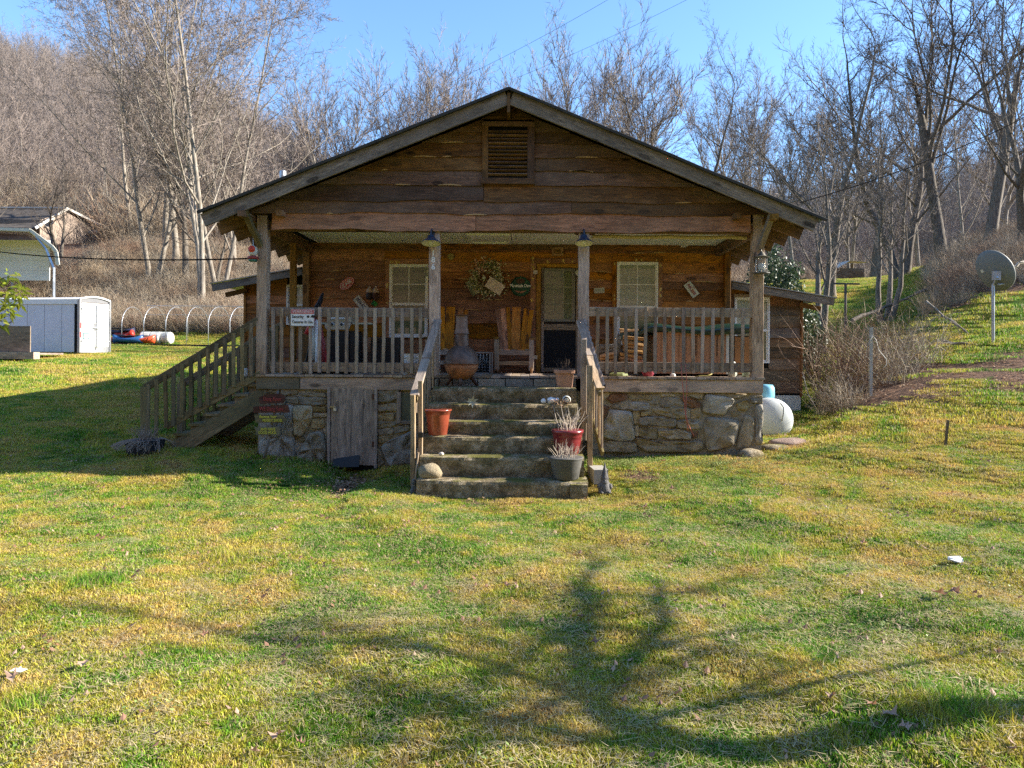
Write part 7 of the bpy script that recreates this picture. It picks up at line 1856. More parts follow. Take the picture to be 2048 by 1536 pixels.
# white post with dangling cable
Y0 = 2.6; a = P(1741, 780, Y0); a.z = g1(a.x, Y0) - .1; b = P(1742, 655, Y0)
t = thing('utility_post', a, 'pale square post with dangling cables on the right bank', 'post')
m = MB(); m.bar(a, b, .055, .055, up=(0, 1, 0)); m.build('post', plain('pale_post', (.42, .41, .37), .7, var=.2), t)
m = MB(); p0 = P(1745, 672, Y0 - .05); m.tube([P(1738, 678, Y0 - .05), p0, P(1752, 680, Y0 - .05), P(1757, 700, Y0 - .03), P(1772, 718, Y0), P(1773, 728, Y0), P(1766, 737, Y0)], .009, 5); m.tube([p0, P(1735, 690, Y0 - .05), P(1733, 712, Y0 - .05), P(1741, 722, Y0 - .05)], .006, 5); m.build('cable', plain('cable_grey', (.36, .35, .32), .6), t, smooth=True)
# wooden stake
Y0 = -.9; a = P(1890, 895, Y0); a.z = g1(a.x, Y0) - .05; b = P(1896, 840, Y0)
tag(MB().bar(a, b, .03, .03, up=(0, 1, 0)).build('stake', M_STAIR, None, origin=a), 'thin brown wooden stake in the lawn at the right', 'stake')
# cable from the right wing to the ground
m = MB(); m.tube([P(1604, 742, 4.0), P(1610, 765, 3.9), P(1617, 790, 3.8), P(1630, 812, 3.6)], .012, 5)
tag(m.build('dangling_wire', plain('wire_grey', (.30, .28, .25), .6), None, origin=P(1604, 742, 4.)), 'grey wire hanging from the right wing down to the bank', 'wire')
# overhead cables
M_CABLE = plain('cable_rubber', (.012, .012, .013), 1., var=.1, bmp=0, spec=0)
def cable(label, pts, r_=.012, n=24):
    a, b = Vector(pts[0]), Vector(pts[1]); sag = pts[2]; m = MB()
    m.tube([a.lerp(b, i / n) - Vector((0, 0, sag * 4 * (i / n) * (1 - i / n))) for i in range(n + 1)], r_, 5)
    tag(m.build('power_line', M_CABLE, None, origin=a), label, 'cable')
cable('thin power line crossing the open sky from upper centre to the ridge', (P(1235, -12, 24), P(900, 166, 30), .15), .008)
cable('second thin power line crossing the sky above the right roof slope', (P(1400, -14, 26), P(1035, 155, 34), .15), .008)
cable('dark cable rising from the right eave to the upper right corner', (P(1600, 405, 6), P(2090, 212, 13), .25), .016)
cable('dark cable running from the left edge to the porch corner', (P(-30, 500, 9), P(506, 517, .6), .12), .014)
# small far shed
Y0 = 52.; c = P(1706, 541, Y0)
t = thing('far_shed', c, 'tiny pale roofed shed beyond the field at the right', 'shed')
m = MB(); m.bb(c.x - 1.1, c.x + 1.0, Y0, Y0 + 2, c.z - 1.5, c.z + .2); m.build('shed_wall', M_WING, t)
m = MB(); m.add([(c.x - 1.5, Y0 - .3, c.z + .2), (c.x - .4, Y0 - .3, c.z + .85), (c.x + 1.3, Y0 - .3, c.z + .7), (c.x - 1.5, Y0 + 2, c.z + .4), (c.x - .4, Y0 + 2, c.z + 1.0), (c.x + 1.3, Y0 + 2, c.z + .9)], [(0, 1, 4, 3), (1, 2, 5, 4)]); m.build('shed_roof', C_CREAM, t)

# white scrap and fallen leaves on the lawn
def leaf_mesh(seed, s=1.):
    rr = random.Random(seed); n = 11; vs = [(0, 0, .012)]; 
    for k in range(n):
        a = 6.283 * k / n; r_ = (.068 if k % 2 else .045) * rr.uniform(.8, 1.2) * s; vs.append((r_ * math.cos(a) * .8, r_ * math.sin(a) * .62, .012 + .055 * s * rr.uniform(-.2, 1) * (1 if k % 2 else .3)))
    fs = [(0, 1 + k, 1 + (k + 1) % n) for k in range(n)]
    me = bpy.data.meshes.new('fallen_leaf'); me.from_pydata(vs, [], fs); return me
LM = [leaf_mesh(k) for k in range(6)]
def ground_at(u, v):
    d = 3.
    for _ in range(60):
        p = P(u, v, d - 11.2)
        if p.z < g1(p.x, p.y): break
        d *= 1.03
    lo, hi = d / 1.03, d
    for _ in range(12):
        mid = (lo + hi) / 2; p = P(u, v, mid - 11.2)
        if p.z < g1(p.x, p.y): hi = mid
        else: lo = mid
    p = P(u, v, hi - 11.2); return p
M_LT = leafm('tan_leaf', (.42, .29, .19), .2, .7)
LV = [(165, 1343, M_LT, 1.1, 'tan maple leaf on the lawn near the lower left corner'), (478, 1265, M_LT, .8, 'pale tan leaf lying left of centre on the lawn'), (512, 1282, M_LEAFD, .8, 'curled brown leaf right of the pale tan one'), (410, 1280, M_LEAFD, .8, 'brown leaf lying left of the pale tan one'),
      (556, 1488, M_LT, 1.1, 'large tan leaf near the bottom edge of the lawn'), (600, 1502, M_LEAFD, .7, 'brown leaf right of the large tan leaf at the bottom'), (510, 1522, M_LT, .9, 'pale leaf on the very bottom edge at the left'), (1192, 1296, M_LEAFD, 1., 'dark curled leaf in the shadow right of centre'),
      (1265, 1239, M_LEAFO, .6, 'small bright rust leaf above the branch shadow'), (1880, 1200, M_LEAFD, 1.2, 'brown leaf clump on the right lawn'), (1910, 1194, M_LEAFD, 1., 'second brown leaf of the clump on the right lawn'), (1665, 1408, M_LEAFO, 1., 'rust leaf between the two right hand leaf clumps'),
      (1745, 1425, M_LEAFO, .9, 'upright rust leaf near the lower right'), (1810, 1470, M_LT, .95, 'large curled tan leaf in the lower right corner'), (1780, 1445, M_LT, 1.1, 'curled tan leaf just left of the largest one'), (1997, 1316, M_LEAFO, .7, 'orange leaf at the right edge of the lawn'),
      (1726, 1094, M_LEAFO, .8, 'rust leaf on the sunlit lawn right of the house'), (1559, 998, M_LEAFO, .8, 'dark rust leaf on the lawn in front of the stone corner'), (1345, 984, M_LEAFO, .9, 'orange leaf on the lawn below the right stone wall'), (1516, 914, M_LEAFO, .9, 'orange leaf at the right foot of the stone wall'),
      (1326, 928, M_LEAFO, .9, 'orange leaf by the dip below the right stone wall'), (1620, 1008, M_LEAFO, .8, 'rust leaf far right of the gnome'), (1290, 1020, M_LEAFD, .8, 'brown leaf right of the gnome'), (28, 1368, M_LT, 1.2, 'tan leaf at the left edge of the lawn')]
for k, (u, v, mt, s_, lb) in enumerate(LV):
    p = ground_at(u, v); me = LM[k % 6].copy(); me.materials.append(mt)
    o = bpy.data.objects.new('fallen_leaf', me); link(o, None, Matrix.Translation(p + Vector((0, 0, .035))) @ Matrix.Rotation(random.uniform(0, 6.28), 4, 'Z') @ Matrix.Rotation(random.uniform(-.5, .5), 4, 'X') @ Matrix.Scale(s_ * (.75 if p.y < -6 else 1.), 4))
    tag(o, lb, 'leaf', 'fallen leaves on the lawn')
p = ground_at(1911, 1131); m = MB(); rr = random.Random(5)
vs = [(rr.uniform(-.07, .07), rr.uniform(-.05, .05), rr.uniform(0, .05)) for _ in range(16)]
m.add(vs, [tuple(rr.sample(range(16), 3)) for _ in range(22)]); tag(m.build('white_scrap', M_WHITE2, None, Matrix.Translation(p + Vector((0, 0, .03)))), 'crumpled white scrap lying on the right lawn', 'litter')
p = ground_at(32, 1366); m = MB(); vs = [(rr.uniform(-.045, .045), rr.uniform(-.035, .035), rr.uniform(0, .03)) for _ in range(16)]
m.add(vs, [tuple(rr.sample(range(16), 3)) for _ in range(20)]); tag(m.build('white_scrap', C_CREAM, None, Matrix.Translation(p + Vector((-.02, .05, .03)))), 'pale scrap at the left edge of the lawn', 'litter')
# ------------------------------------------------------------------ vegetation
big_tree('poplar_a', 21, 30, .25, cfg_big(.013, 1.25, .95, .08, .16, .035, 8, 7), bark=M_BARKP, twig=M_TWIG)
big_tree('poplar_b', 22, 27, .21, cfg_big(.013, 1.1, 1.0, .08, .12, .045, 8, 7), stems=2, bark=M_BARKP, twig=M_TWIG)
big_tree('round_a', 23, 8, .2, cfg_fan(7), bark=M_BARKP, twig=M_TWIG)
big_tree('round_b', 24, 7, .17, cfg_fan(5, .06, .012, 1.1), stems=2, bark=M_BARKP, twig=M_TWIG)
big_tree('oak_a', 25, 7.5, .31, cfg_fan(6, .11, .009, 1.25), bark=M_BARK, twig=M_TWIGD)
big_tree('oak_b', 26, 16, .32, cfg_big(.009, .95, 1.15, .05, .25, .08, 9, 7), stems=2, bark=M_BARK, twig=M_TWIGD)
big_tree('yard_a', 27, 11, .2, cfg_big(.005, .8, .9, .08, .3, .06), stems=2, bark=M_BARK, twig=M_TWIG)
big_tree('yard_b', 28, 9, .15, cfg_big(.005, .8, 1.0, .08, .3, .07), stems=3, bark=M_BARK, twig=M_TWIG)

_x = 0
TOPZ = {k: float(np.percentile([v.co.z for v in m[1].vertices], 99.7)) for k, m in BIG.items()}
def at_px(key, u, vbase, D, label, group, vtop=None, s=1., tilt=0., rz=None, name='bare_tree'):
    x = (u - PX) / F_PX * D; y = D - 11.2; z = g1(x, y)
    return place_tree(key, x, y, label, group, s=s, rz=rz, name=name, tilt=tilt)
GL = 'tall pale trees on the left bank'
at_px('poplar_b', 305, 540, 47, 'tall pale double-stemmed tree on the left bank, leftmost of the tall ones', GL, s=.85, rz=.3)
at_px('poplar_a', 352, 560, 50, 'tall straight pale tree on the bank in the middle of the left group', GL, s=.95)
at_px('poplar_b', 402, 590, 42, 'tall forked pale tree with dark lower trunk nearest to the left eave', GL, s=.95, rz=1.6)
at_px('round_b', 470, 560, 52, 'leaning pale tree on the left bank just above the left eave', GL, s=.85, tilt=.12)
at_px('poplar_a', 262, 480, 62, 'tall thin tree behind the tallest pale trees at the left', GL, s=.8)
at_px('oak_b', 118, 500, 54, 'small dark spreading tree in front of the tan house', 'small trees on the left bank', s=.42)
at_px('oak_a', 20, 500, 75, 'dark spreading tree on the slope behind the tan house', 'small trees on the left bank', s=.5)
at_px('oak_b', 430, 560, 46, 'low dark tree with drooping branches under the left group', 'small trees on the left bank', s=.45)
at_px('poplar_a', 330, 545, 55, 'slender pale tree between the two leftmost tall trees', GL, s=.9, rz=2.1)
at_px('poplar_b', 440, 585, 44, 'pale multi-limbed tree leaning over the left eave', GL, s=.8, rz=3.3, tilt=.06)
at_px('oak_a', 370, 560, 47, 'spreading dark-twigged tree low among the pale trunks', GL, s=.8, rz=.5)
GM = 'bare trees behind the roof'
big_tree('round_c', 33, 9, .2, cfg_fan(6, .05, .012, .8), bark=M_BARKP, twig=M_TWIG)
TOPZ['round_c'] = float(np.percentile([v.co.z for v in BIG['round_c'][1].vertices], 99.7))
def mid(key, u, D, vtop, label, rz=None, grp=GM):
    x = (u - PX) / F_PX * D; y = D - 11.2; z = g1(x, y); H = CAM.z + (PY - vtop) / F_PX * D - z
    h0 = TOPZ[key]
    place_tree(key, x, y, label, grp, s=H / h0, rz=rz)
mid('round_a', 640, 72, 118, 'bare pale tree with fan crown standing above the left roof slope')
mid('round_b', 690, 76, 130, 'bare pale tree right beside the fan-crowned one above the left roof slope', 1.)
mid('round_a', 590, 80, 185, 'smaller bare tree left of the fan-crowned tree behind the left eave')
mid('round_c', 795, 78, 72, 'tallest rounded bare tree above the middle of the left roof slope', 2.)
mid('round_b', 850, 82, 95, 'rounded bare tree right of the tallest one above the left roof slope', .4)
mid('round_b', 900, 88, 130, 'bare tree left of the ridge, lower than its neighbours')
mid('round_c', 975, 86, 135, 'small bare crown showing just left of the roof peak')
mid('round_b', 1045, 90, 150, 'small bare crown showing right behind the roof peak')
mid('round_c', 1110, 76, 80, 'dense bare tree right of the roof peak', .7)
mid('round_b', 1175, 72, 45, 'tall bare tree with reddish twigs above the right roof slope', 2.2)
mid('round_a', 1240, 70, 55, 'pale branched bare tree left of the dark forked one', 1.4)
mid('oak_a', 1315, 52, 70, 'dark forked bare tree above the right roof slope', .2)
mid('oak_b', 1385, 56, 75, 'dark bare tree with wavy limbs above the right roof slope', .9)
mid('round_c', 1440, 74, 95, 'pale bare tree behind the dark wavy-limbed one', 3.)
mid('round_a', 1510, 80, 130, 'bare tree with fine reddish crown right of the right roof slope')
GR = 'large bare trees on the right'
for (k_, u, D, vt, lb, rz) in (('yard_a', 1640, 21.5, 110, 'topped bare tree with stump limbs directly behind the right wing', 1.2), ('oak_b', 1660, 34, -20, 'tall leafless tree behind the right wing reaching the top edge', .5), ('yard_b', 1772, 24.5, 150, 'three-stemmed bare tree beside the clothesline post', .4),
        ('oak_b', 1800, 37, -60, 'large dark bare tree behind the three-stemmed one', 2.4), ('oak_a', 1885, 36, -160, 'thick dark bare tree between the clothesline post and the dish', 1.0), ('oak_a', 1975, 33, -200, 'thickest dark tree behind the satellite dish', 4.1), ('oak_b', 2045, 27, -120, 'dark bare tree at the right edge behind the dish', 3.3),
        ('poplar_a', 1930, 52, -40, 'straight bare tree on the field edge at the right', 0), ('round_a', 1590, 60, 150, 'bare tree at the field edge just right of the right eave', 2.), ('round_b', 1700, 66, 170, 'bare tree at the far edge of the right field', 1.), ('oak_a', 1745, 58, 60, 'dark tree at the far edge of the right field', 5.), ('round_a', 1840, 64, 90, 'pale tree at the far edge of the right field', 2.7), ('round_b', 2000, 62, 40, 'pale bare tree far behind the satellite dish', .3), ('poplar_b', 1545, 64, 180, 'thin bare tree low behind the right eave', .3)):
    mid(k_, u, D, vt, lb, rz, GR)
# the out-of-frame tree that throws its branch shadows over the lawn
SH_LIMBS = [  # limbs of the yard tree whose shadow lies on the lawn: ground points of the shadow and limb heights
    [((1.04, -7.82), 3.0), ((.55, -7.65), 3.15), ((.36, -7.35), 3.3), ((.33, -6.7), 3.6), ((.36, -6.1), 3.9), ((.30, -5.6), 4.3)],
    [((.38, -7.38), 3.3), ((.58, -7.0), 3.5), ((.82, -6.4), 3.9), ((.86, -5.9), 4.2), ((1.0, -5.4), 4.6)],
    [((1.04, -7.82), 3.0), ((.3, -7.75), 3.4), ((-.25, -7.55), 3.8), ((-.75, -7.25), 4.2), ((-1.3, -6.95), 4.7)],
    [((1.04, -7.82), 3.0), ((-.4, -6.9), 4.3), ((-1.5, -6.5), 5.0), ((-2.5, -6.25), 5.6), ((-3.4, -6.1), 6.2)],
    [((.33, -6.8), 3.6), ((.05, -6.4), 4.0), ((-.2, -6.1), 4.4)]]
def shadow_tree():
    t = Tree(61); k_ = SUN / SUN.z
    base = Vector((7.35, -7.1, g1(7.35, -7.1) - .2)); top = Vector((1.04, -7.82, 0)) + k_ * 3.0
    t.tube([base, base.lerp(top, .5) + Vector((.05, .03, 0)), top], [.17, .13, .11], 10)
    sub_ = [None, dict(n=5, seg=4, wig=.18, up=.03, kids=6, lo=.15, ang=(30, 65), len=(.4, .65), fall=.3, rmin=.010, tip=.4, fork=True),
            dict(n=4, seg=3, wig=.2, up=.03, kids=5, lo=.15, ang=(30, 60), len=(.4, .6), fall=.3, rmin=.006, tip=.5), dict(n=3, seg=0, wig=.15, up=.02)]
    for li, lm in enumerate(SH_LIMBS):
        pts = [Vector((g[0], g[1], 0)) + k_ * h for g, h in lm]; r0 = (.085, .06, .055, .045, .035)[li]; n = len(pts)
        t.tube(pts, [r0 * (1 - .65 * i / (n - 1)) for i in range(n)], 7)
        for i in range(1, n):
            for _ in range(2):
                q = pts[i - 1].lerp(pts[i], t.r.random()); d = (pts[i] - pts[i - 1]).normalized() + Vector((t.r.gauss(0, .6), t.r.gauss(0, .9), t.r.gauss(0, .5)))
                t.grow(q, d, t.r.uniform(.7, 1.3), r0 * .4, 1, sub_)
    tr, cr = t.meshes('shade_tree', M_BARK, M_TWIG)
    e = bpy.data.objects.new('bare_tree', None); link(e, None, Matrix.Translation(base)); tag(e, 'bare tree outside the frame at the right casting branch shadows on the lawn', 'tree')
    link(bpy.data.objects.new('trunk', tr), e); link(bpy.data.objects.new('crown', cr), e)
shadow_tree()

# evergreen bush behind the right wing
def leafy(name, c, rad, n, mat, label, cat, ls=.05, seed=1, shell=.55, stem=True):
    rr = np.random.default_rng(seed); t = thing(name, c, label, cat)
    d = rr.normal(size=(n, 3)); d /= np.linalg.norm(d, axis=1)[:, None]
    r_ = shell + (1 - shell) * rr.random(n) ** .5
    lump = 1 + .22 * np.sin(d[:, 0] * 5 + seed) * np.cos(d[:, 2] * 6) + .12 * np.sin(d[:, 1] * 11)
    ctr = d * (r_ * lump)[:, None] * np.array(rad); ctr[:, 2] += rad[2] * .9
    a = rr.normal(size=(n, 3)); a /= np.linalg.norm(a, axis=1)[:, None]; b = np.cross(a, rr.normal(size=(n, 3))); b /= np.linalg.norm(b, axis=1)[:, None]
    s_ = ls * rr.uniform(.7, 1.3, n)[:, None]
    co = np.stack([ctr - a * s_, ctr + b * s_ * .4, ctr + a * s_, ctr - b * s_ * .4], 1).reshape(-1, 3)
    me = fast_mesh(name + '_foliage', co, None, np.arange(4 * n).reshape(-1, 4), [mat]); o = bpy.data.objects.new('foliage', me); link(o, t, Matrix.Translation(c))
    if stem:
        m = MB()
        for k in range(9):
            e = Vector((rr.normal() * rad[0] * .5, rr.normal() * rad[1] * .5, rad[2] * rr.uniform(.9, 1.5))); m.tube([(0, 0, -.1), e * .5 + Vector((0, 0, .05)), e], [.05, .035, .012], 5)
        m.build('stems', M_BARK, t, Matrix.Translation(c))
    return t
x, y = P(1552, 0, 7.2).x, 7.2
leafy('evergreen_bush', Vector((x, y, g1(x, y))), (.78, .9, 1.85), 13000, M_LEAFG, 'dense glossy evergreen bush behind the right wing', 'bush', .05, 3)
x, y = P(1614, 0, 8.5).x, 8.5
leafy('evergreen_bush', Vector((x, y, g1(x, y))), (.42, .6, .95), 3500, M_LEAFG, 'lower glossy bush right of the dense evergreen bush', 'bush', .05, 4)
# yellow-green sprig at the left frame edge
def sprig():
    Y0 = -4.2; c = P(-60, 600, Y0); t = thing('rhododendron', Vector((P(-150, 0, Y0).x, Y0, g1(P(-150, 0, Y0).x, Y0))), 'yellow-green leafy branch reaching in at the left edge', 'shrub'); rr = random.Random(8)
    mm, ms = MB(), MB(); b0 = WM[t.name].translation
    ends = [P(u, v, Y0 + rr.uniform(-.2, .3)) for (u, v) in ((20, 552), (40, 575), (35, 600), (22, 625), (2, 640), (-5, 560), (-20, 590), (10, 590), (-40, 620), (-60, 560), (-80, 600), (12, 610), (30, 588), (-10, 630))]
    for e in ends:
        hub = P(-110, 620, Y0); ms.tube([b0 + Vector((rr.uniform(-.1, .1), 0, 0)), hub + Vector((rr.uniform(-.1, .1), 0, 0)), hub.lerp(e, .6) + Vector((0, 0, .06)), e], [.02, .015, .007, .003], 5)
        for k in range(13):
            a = rr.uniform(0, 6.28); d = Vector((math.cos(a), rr.uniform(-.5, .5), math.sin(a) * .6 - .45)).normalized(); s_ = d.cross(Vector((rr.uniform(-.3, .3), 1, rr.uniform(-.3, .3)))).normalized() * rr.uniform(.011, .017); ln = rr.uniform(.07, .12); q = e + Vector((rr.gauss(0, .03), rr.gauss(0, .03), rr.gauss(0, .03)))
            mm.add([q, q + d * ln * .45 + s_, q + d * ln + Vector((0, 0, -.012)), q + d * ln * .45 - s_], [(0, 1, 2, 3)])
    mm.build('foliage', M_LEAFY, t); ms.build('stems', M_BARK, t)
sprig()

# brushy shrubs: tangles of bare arching stems
def tangle_mesh(name, seed, n, rx, rz, mat, w0=.006, arch=.5, segs=5):
    rr = random.Random(seed); t = Tree(seed)
    for k in range(n):
        a = rr.uniform(0, 6.28); r0 = rx * .6 * rr.random() ** .5; q = Vector((r0 * math.cos(a), r0 * math.sin(a), -.03))
        b_ = rr.uniform(0, 6.28); d = Vector((math.cos(b_) * rr.uniform(.1, .8), math.sin(b_) * rr.uniform(.1, .8), 1)); pts = [q]; ln = rz * rr.uniform(.5, 1.25)
        for j in range(segs): d = (d.normalized() + Vector((rr.gauss(0, .22), rr.gauss(0, .22), -arch * .35 * j / segs))); pts.append(pts[-1] + d.normalized() * ln / segs)
        t.ribbon(pts, w0 * rr.uniform(.6, 1.3))
        for _ in range(3):
            j = rr.randrange(1, segs); dd = (pts[j + 1 if j + 1 <= segs else j] - pts[j - 1]).normalized() + Vector((rr.gauss(0, .6), rr.gauss(0, .6), rr.gauss(0, .4)))
            t.ribbon([pts[j], pts[j] + dd.normalized() * ln * .15, pts[j] + dd.normalized() * ln * .27 + Vector((rr.gauss(0, .05), rr.gauss(0, .05), 0))], w0 * .6)
    return fast_mesh(name, [tuple(v) for v in t.wv], t.w3, t.w4, [mat])
M_BR2 = plain('reddish_stem', (.27, .17, .115), .85, var=.4, scale=4, bmp=0); M_BR3 = plain('grey_stem', (.36, .30, .225), .85, var=.4, scale=4, bmp=0)
TG = [tangle_mesh('bramble_tangle%d' % k, 70 + k, 125, .7, 1.0 + .15 * k, (M_BRAMB, M_BR3, M_BR2)[k % 3], .0055) for k in range(5)]
SH = [(1668, 2.6, 'reddish brown thicket close to the right wing wall', 1.1), (1690, 2.4, 'dense grey thicket on the bank left of the pale post', 1.0), (1680, 3.9, 'tall bare thicket behind the right wing corner', 1.35), (1725, 3.9, 'brown thicket behind the pale post', 1.15), (1790, 3.3, 'twiggy thicket right of the pale post', 1.15), (1780, 5.2, 'reddish twiggy thicket under the three-stemmed tree', 1.4), (1840, 4.4, 'arching bramble thicket left of the satellite dish', 1.05), (1720, 6.5, 'thin reedy thicket at the foot of the topped tree', 1.1), (1640, 7.5, 'thicket against the evergreen bush', 1.1)]
for k, (u, Y, lb, s_) in enumerate(SH):
    x = P(u, 0, Y).x; M_ = Matrix.Translation((x, Y, g1(x, Y))) @ Matrix.Rotation(k * 1.7, 4, 'Z') @ Matrix.Scale(s_ * (.72 if Y < 3.5 else 1.1), 4)
    o = bpy.data.objects.new('bare_thicket', TG[k % 5]); link(o, None, M_); tag(o, lb, 'thicket', 'bare thickets on the right bank')
# fallen branches
def branch(u0, v0, u1, v1, Y0, Y1, r_, label, seed, mat=M_BARK):
    rr = random.Random(seed); a, b = P(u0, v0, Y0), P(u1, v1, Y1); m = MB(); n = 6
    pts = [a.lerp(b, i / n) + Vector((rr.gauss(0, .03), 0, rr.gauss(0, .03))) for i in range(n + 1)]
    m.tube(pts, [r_ * (1 - .6 * i / n) for i in range(n + 1)], 6)
    for k in range(5): q = pts[rr.randrange(1, n)]; e = q + Vector((rr.gauss(0, .3), rr.gauss(0, .3), rr.gauss(0, .22))); m.tube([q, q.lerp(e, .5) + Vector((0, 0, .05)), e], [r_ * .4, r_ * .3, r_ * .1], 4)
    tag(m.build('fallen_branch', mat, None, origin=a), label, 'branch', 'fallen branches on the right slope')
branch(1880, 684, 2035, 691, 5.4, 5.2, .04, 'long fallen branch lying across the slope behind the dish pole', 1)
branch(1700, 640, 1830, 590, 12., 14., .07, 'thick fallen limb on the slope behind the three-stemmed tree', 2)
branch(1830, 590, 1960, 540, 14., 16., .06, 'long pale fallen limb rising towards the field', 3, M_BARKP)
branch(1900, 640, 1975, 700, 7.2, 5.8, .03, 'pale arching fallen branch left of the dish pole', 4, M_BARKP)
branch(1855, 600, 1960, 690, 8.2, 6.4, .03, 'bent grey fallen branch above the green patch', 5, M_BARKP)
branch(2048, 520, 1990, 560, 9., 8., .05, 'pale log sticking out behind the dish', 6, M_BARKP)

# --- stuff: thicket on the left bank and hill forest
def scatter(n, ufn, Dfn, seed):
    rr = np.random.default_rng(seed); u = ufn(rr, n); D = Dfn(rr, n); x = (u - PX) / F_PX * D; y = D - 11.2; return x, y, u, D
pts = []; 
x1_, y1_, u1_, D1_ = scatter(2300, lambda r, n: r.uniform(-150, 760, n), lambda r, n: 37.5 + 22 * r.random(n) ** 1.2, 1)
x2_, y2_, u2_, D2_ = scatter(700, lambda r, n: r.uniform(1850, 2350, n), lambda r, n: 21.5 + 14 * r.random(n), 2)
x3_, y3_, u3_, D3_ = scatter(500, lambda r, n: r.uniform(1560, 2300, n), lambda r, n: 62 + 18 * r.random(n), 3)
X_ = np.concatenate([x1_, x2_, x3_]); Y_ = np.concatenate([y1_, y2_, y3_]); n = len(X_)
keep = ~((np.abs(X_ - P(100, 0, 48).x) < 6.5) & (np.abs(Y_ - 46) < 8.5))
X_, Y_ = X_[keep], Y_[keep]; n = len(X_)
r_ = np.random.default_rng(4)
instancer('bramble_thicket', np.stack([X_, Y_, gz(X_, Y_) - .03], 1), np.stack([r_.normal(0, .1, n), r_.normal(0, .1, n), r_.uniform(0, 6.28, n)], 1), np.where(X_ > 5, .65, 1.) * r_.uniform(.45, 1.15, n), r_.integers(0, 5, n), TG, 'brown bramble and leaf litter thicket covering the banks')

def forest_variants():
    out = []
    for k in range(7):
        t = Tree(200 + k); h = 15 + (k % 3) * 2.
        cfg = [dict(n=7, seg=4, wig=.05, up=.03, kids=14, lo=.25, ang=(20, 50), len=(.28, .46), fall=.5, rmin=.04, tip=.2, fork=True, flare=False),
               dict(n=4, seg=0, wig=.12, up=.12, kids=9, lo=.15, ang=(20, 50), len=(.35, .6), fall=.4, rmin=.028, tip=.4),
               dict(n=3, seg=0, wig=.16, up=.08, kids=5, lo=.1, ang=(25, 55), len=(.4, .7), fall=.3, rmin=.018, tip=.5), dict(n=2, seg=0, wig=.2, up=.05)]
        t.grow(Vector((0, 0, -.5)), Vector((0, 0, 1)), h, .12, 0, cfg)
        nv = len(t.tv); co = [tuple(v) for v in t.tv] + [tuple(v) for v in t.wv]
        f4 = list(t.tf) + [tuple(i + nv for i in f) for f in t.w4]; f3 = [tuple(i + nv for i in f) for f in t.w3]
        bark = (M_BARKP, M_BARK, M_BARKP)[k % 3]
        me = fast_mesh('forest_tree%d' % k, co, f3, f4, [bark, M_TWIGF], mi=[0] * len(t.tf) + [1] * (len(t.w4) + len(t.w3)))
        out.append(me)
    return out
FV = forest_variants()
def area(n, u0, u1, D0, D1, seed):
    r = np.random.default_rng(seed); D = np.sqrt(r.uniform(D0 ** 2, D1 ** 2, n)); u = r.uniform(u0, u1, n); return (u - PX) / F_PX * D, D - 11.2
a1 = area(4300, -500, 1300, 92, 262, 11); a2 = area(2300, 1300, 2700, 95, 330, 12)
r = np.random.default_rng(13); a3 = (r.uniform(-120, 120, 1500), r.uniform(-150, -42, 1500))
a4 = area(150, -300, 720, 66, 92, 14)
X_ = np.concatenate([a1[0], a2[0], a3[0], a4[0]]); Y_ = np.concatenate([a1[1], a2[1], a3[1], a4[1]]); n = len(X_)
sc_ = r.uniform(.5, .85, n); sc_[-150:] *= .8; ix_ = r.integers(0, 7, n)
b1 = area(6500, -500, 1300, 60, 190, 31); b2 = area(2500, 1300, 2700, 84, 220, 32)
hk = ~((b1[0] > P(-60, 0, 48).x) & (b1[0] < P(235, 0, 55).x) & (b1[1] < 64)); b1 = (b1[0][hk], b1[1][hk])
X_ = np.concatenate([X_, b1[0], b2[0]]); Y_ = np.concatenate([Y_, b1[1], b2[1]]); nb = len(X_) - n; n = len(X_)
sc_ = np.concatenate([sc_, r.uniform(2., 4.2, nb)]); ix_ = np.concatenate([ix_, r.integers(7, 12, nb)])
instancer('hillside_forest', np.stack([X_, Y_, gz(X_, Y_)], 1), np.stack([r.normal(0, .05, n), r.normal(0, .05, n), r.uniform(0, 6.28, n)], 1), sc_, ix_, FV + TG, 'bare winter forest covering the hillsides')

# --- grass
def grass_patch(seed, n, rad, h, w_, mats=(None,)):
    r = np.random.default_rng(seed); a = r.uniform(0, 6.283, n); q = rad * np.sqrt(r.random(n)); bx, by = q * np.cos(a), q * np.sin(a)
    hh = h * r.uniform(.45, 1.3, n); az = r.uniform(0, 6.283, n); lean = r.uniform(.15, 1.1, n) * hh
    tx, ty = bx + lean * np.cos(az), by + lean * np.sin(az); mx, my = bx + lean * .35 * np.cos(az), by + lean * .35 * np.sin(az)
    s_ = az + 1.57 + r.normal(0, .4, n); wx, wy = w_ * np.cos(s_), w_ * np.sin(s_)
    z0 = np.full(n, -.012)
    co = np.stack([np.stack([bx - wx, by - wy, z0], 1), np.stack([bx + wx, by + wy, z0], 1), np.stack([mx + wx * .8, my + wy * .8, hh * .6], 1), np.stack([mx - wx * .8, my - wy * .8, hh * .6], 1), np.stack([tx, ty, hh], 1)], 1).reshape(-1, 3)
    b = np.arange(n) * 5
    return fast_mesh('grass_patch', co, np.stack([b + 3, b + 2, b + 4], 1), np.stack([b, b + 1, b + 2, b + 3], 1), [M_GRASS])
GP = [grass_patch(k, 120, .13, .013 + .007 * (k % 3), .0026) for k in range(6)] + [grass_patch(20 + k, 60, .09, .06, .002) for k in range(2)] + [grass_patch(30 + k, 110, .3, .030, .004) for k in range(3)]
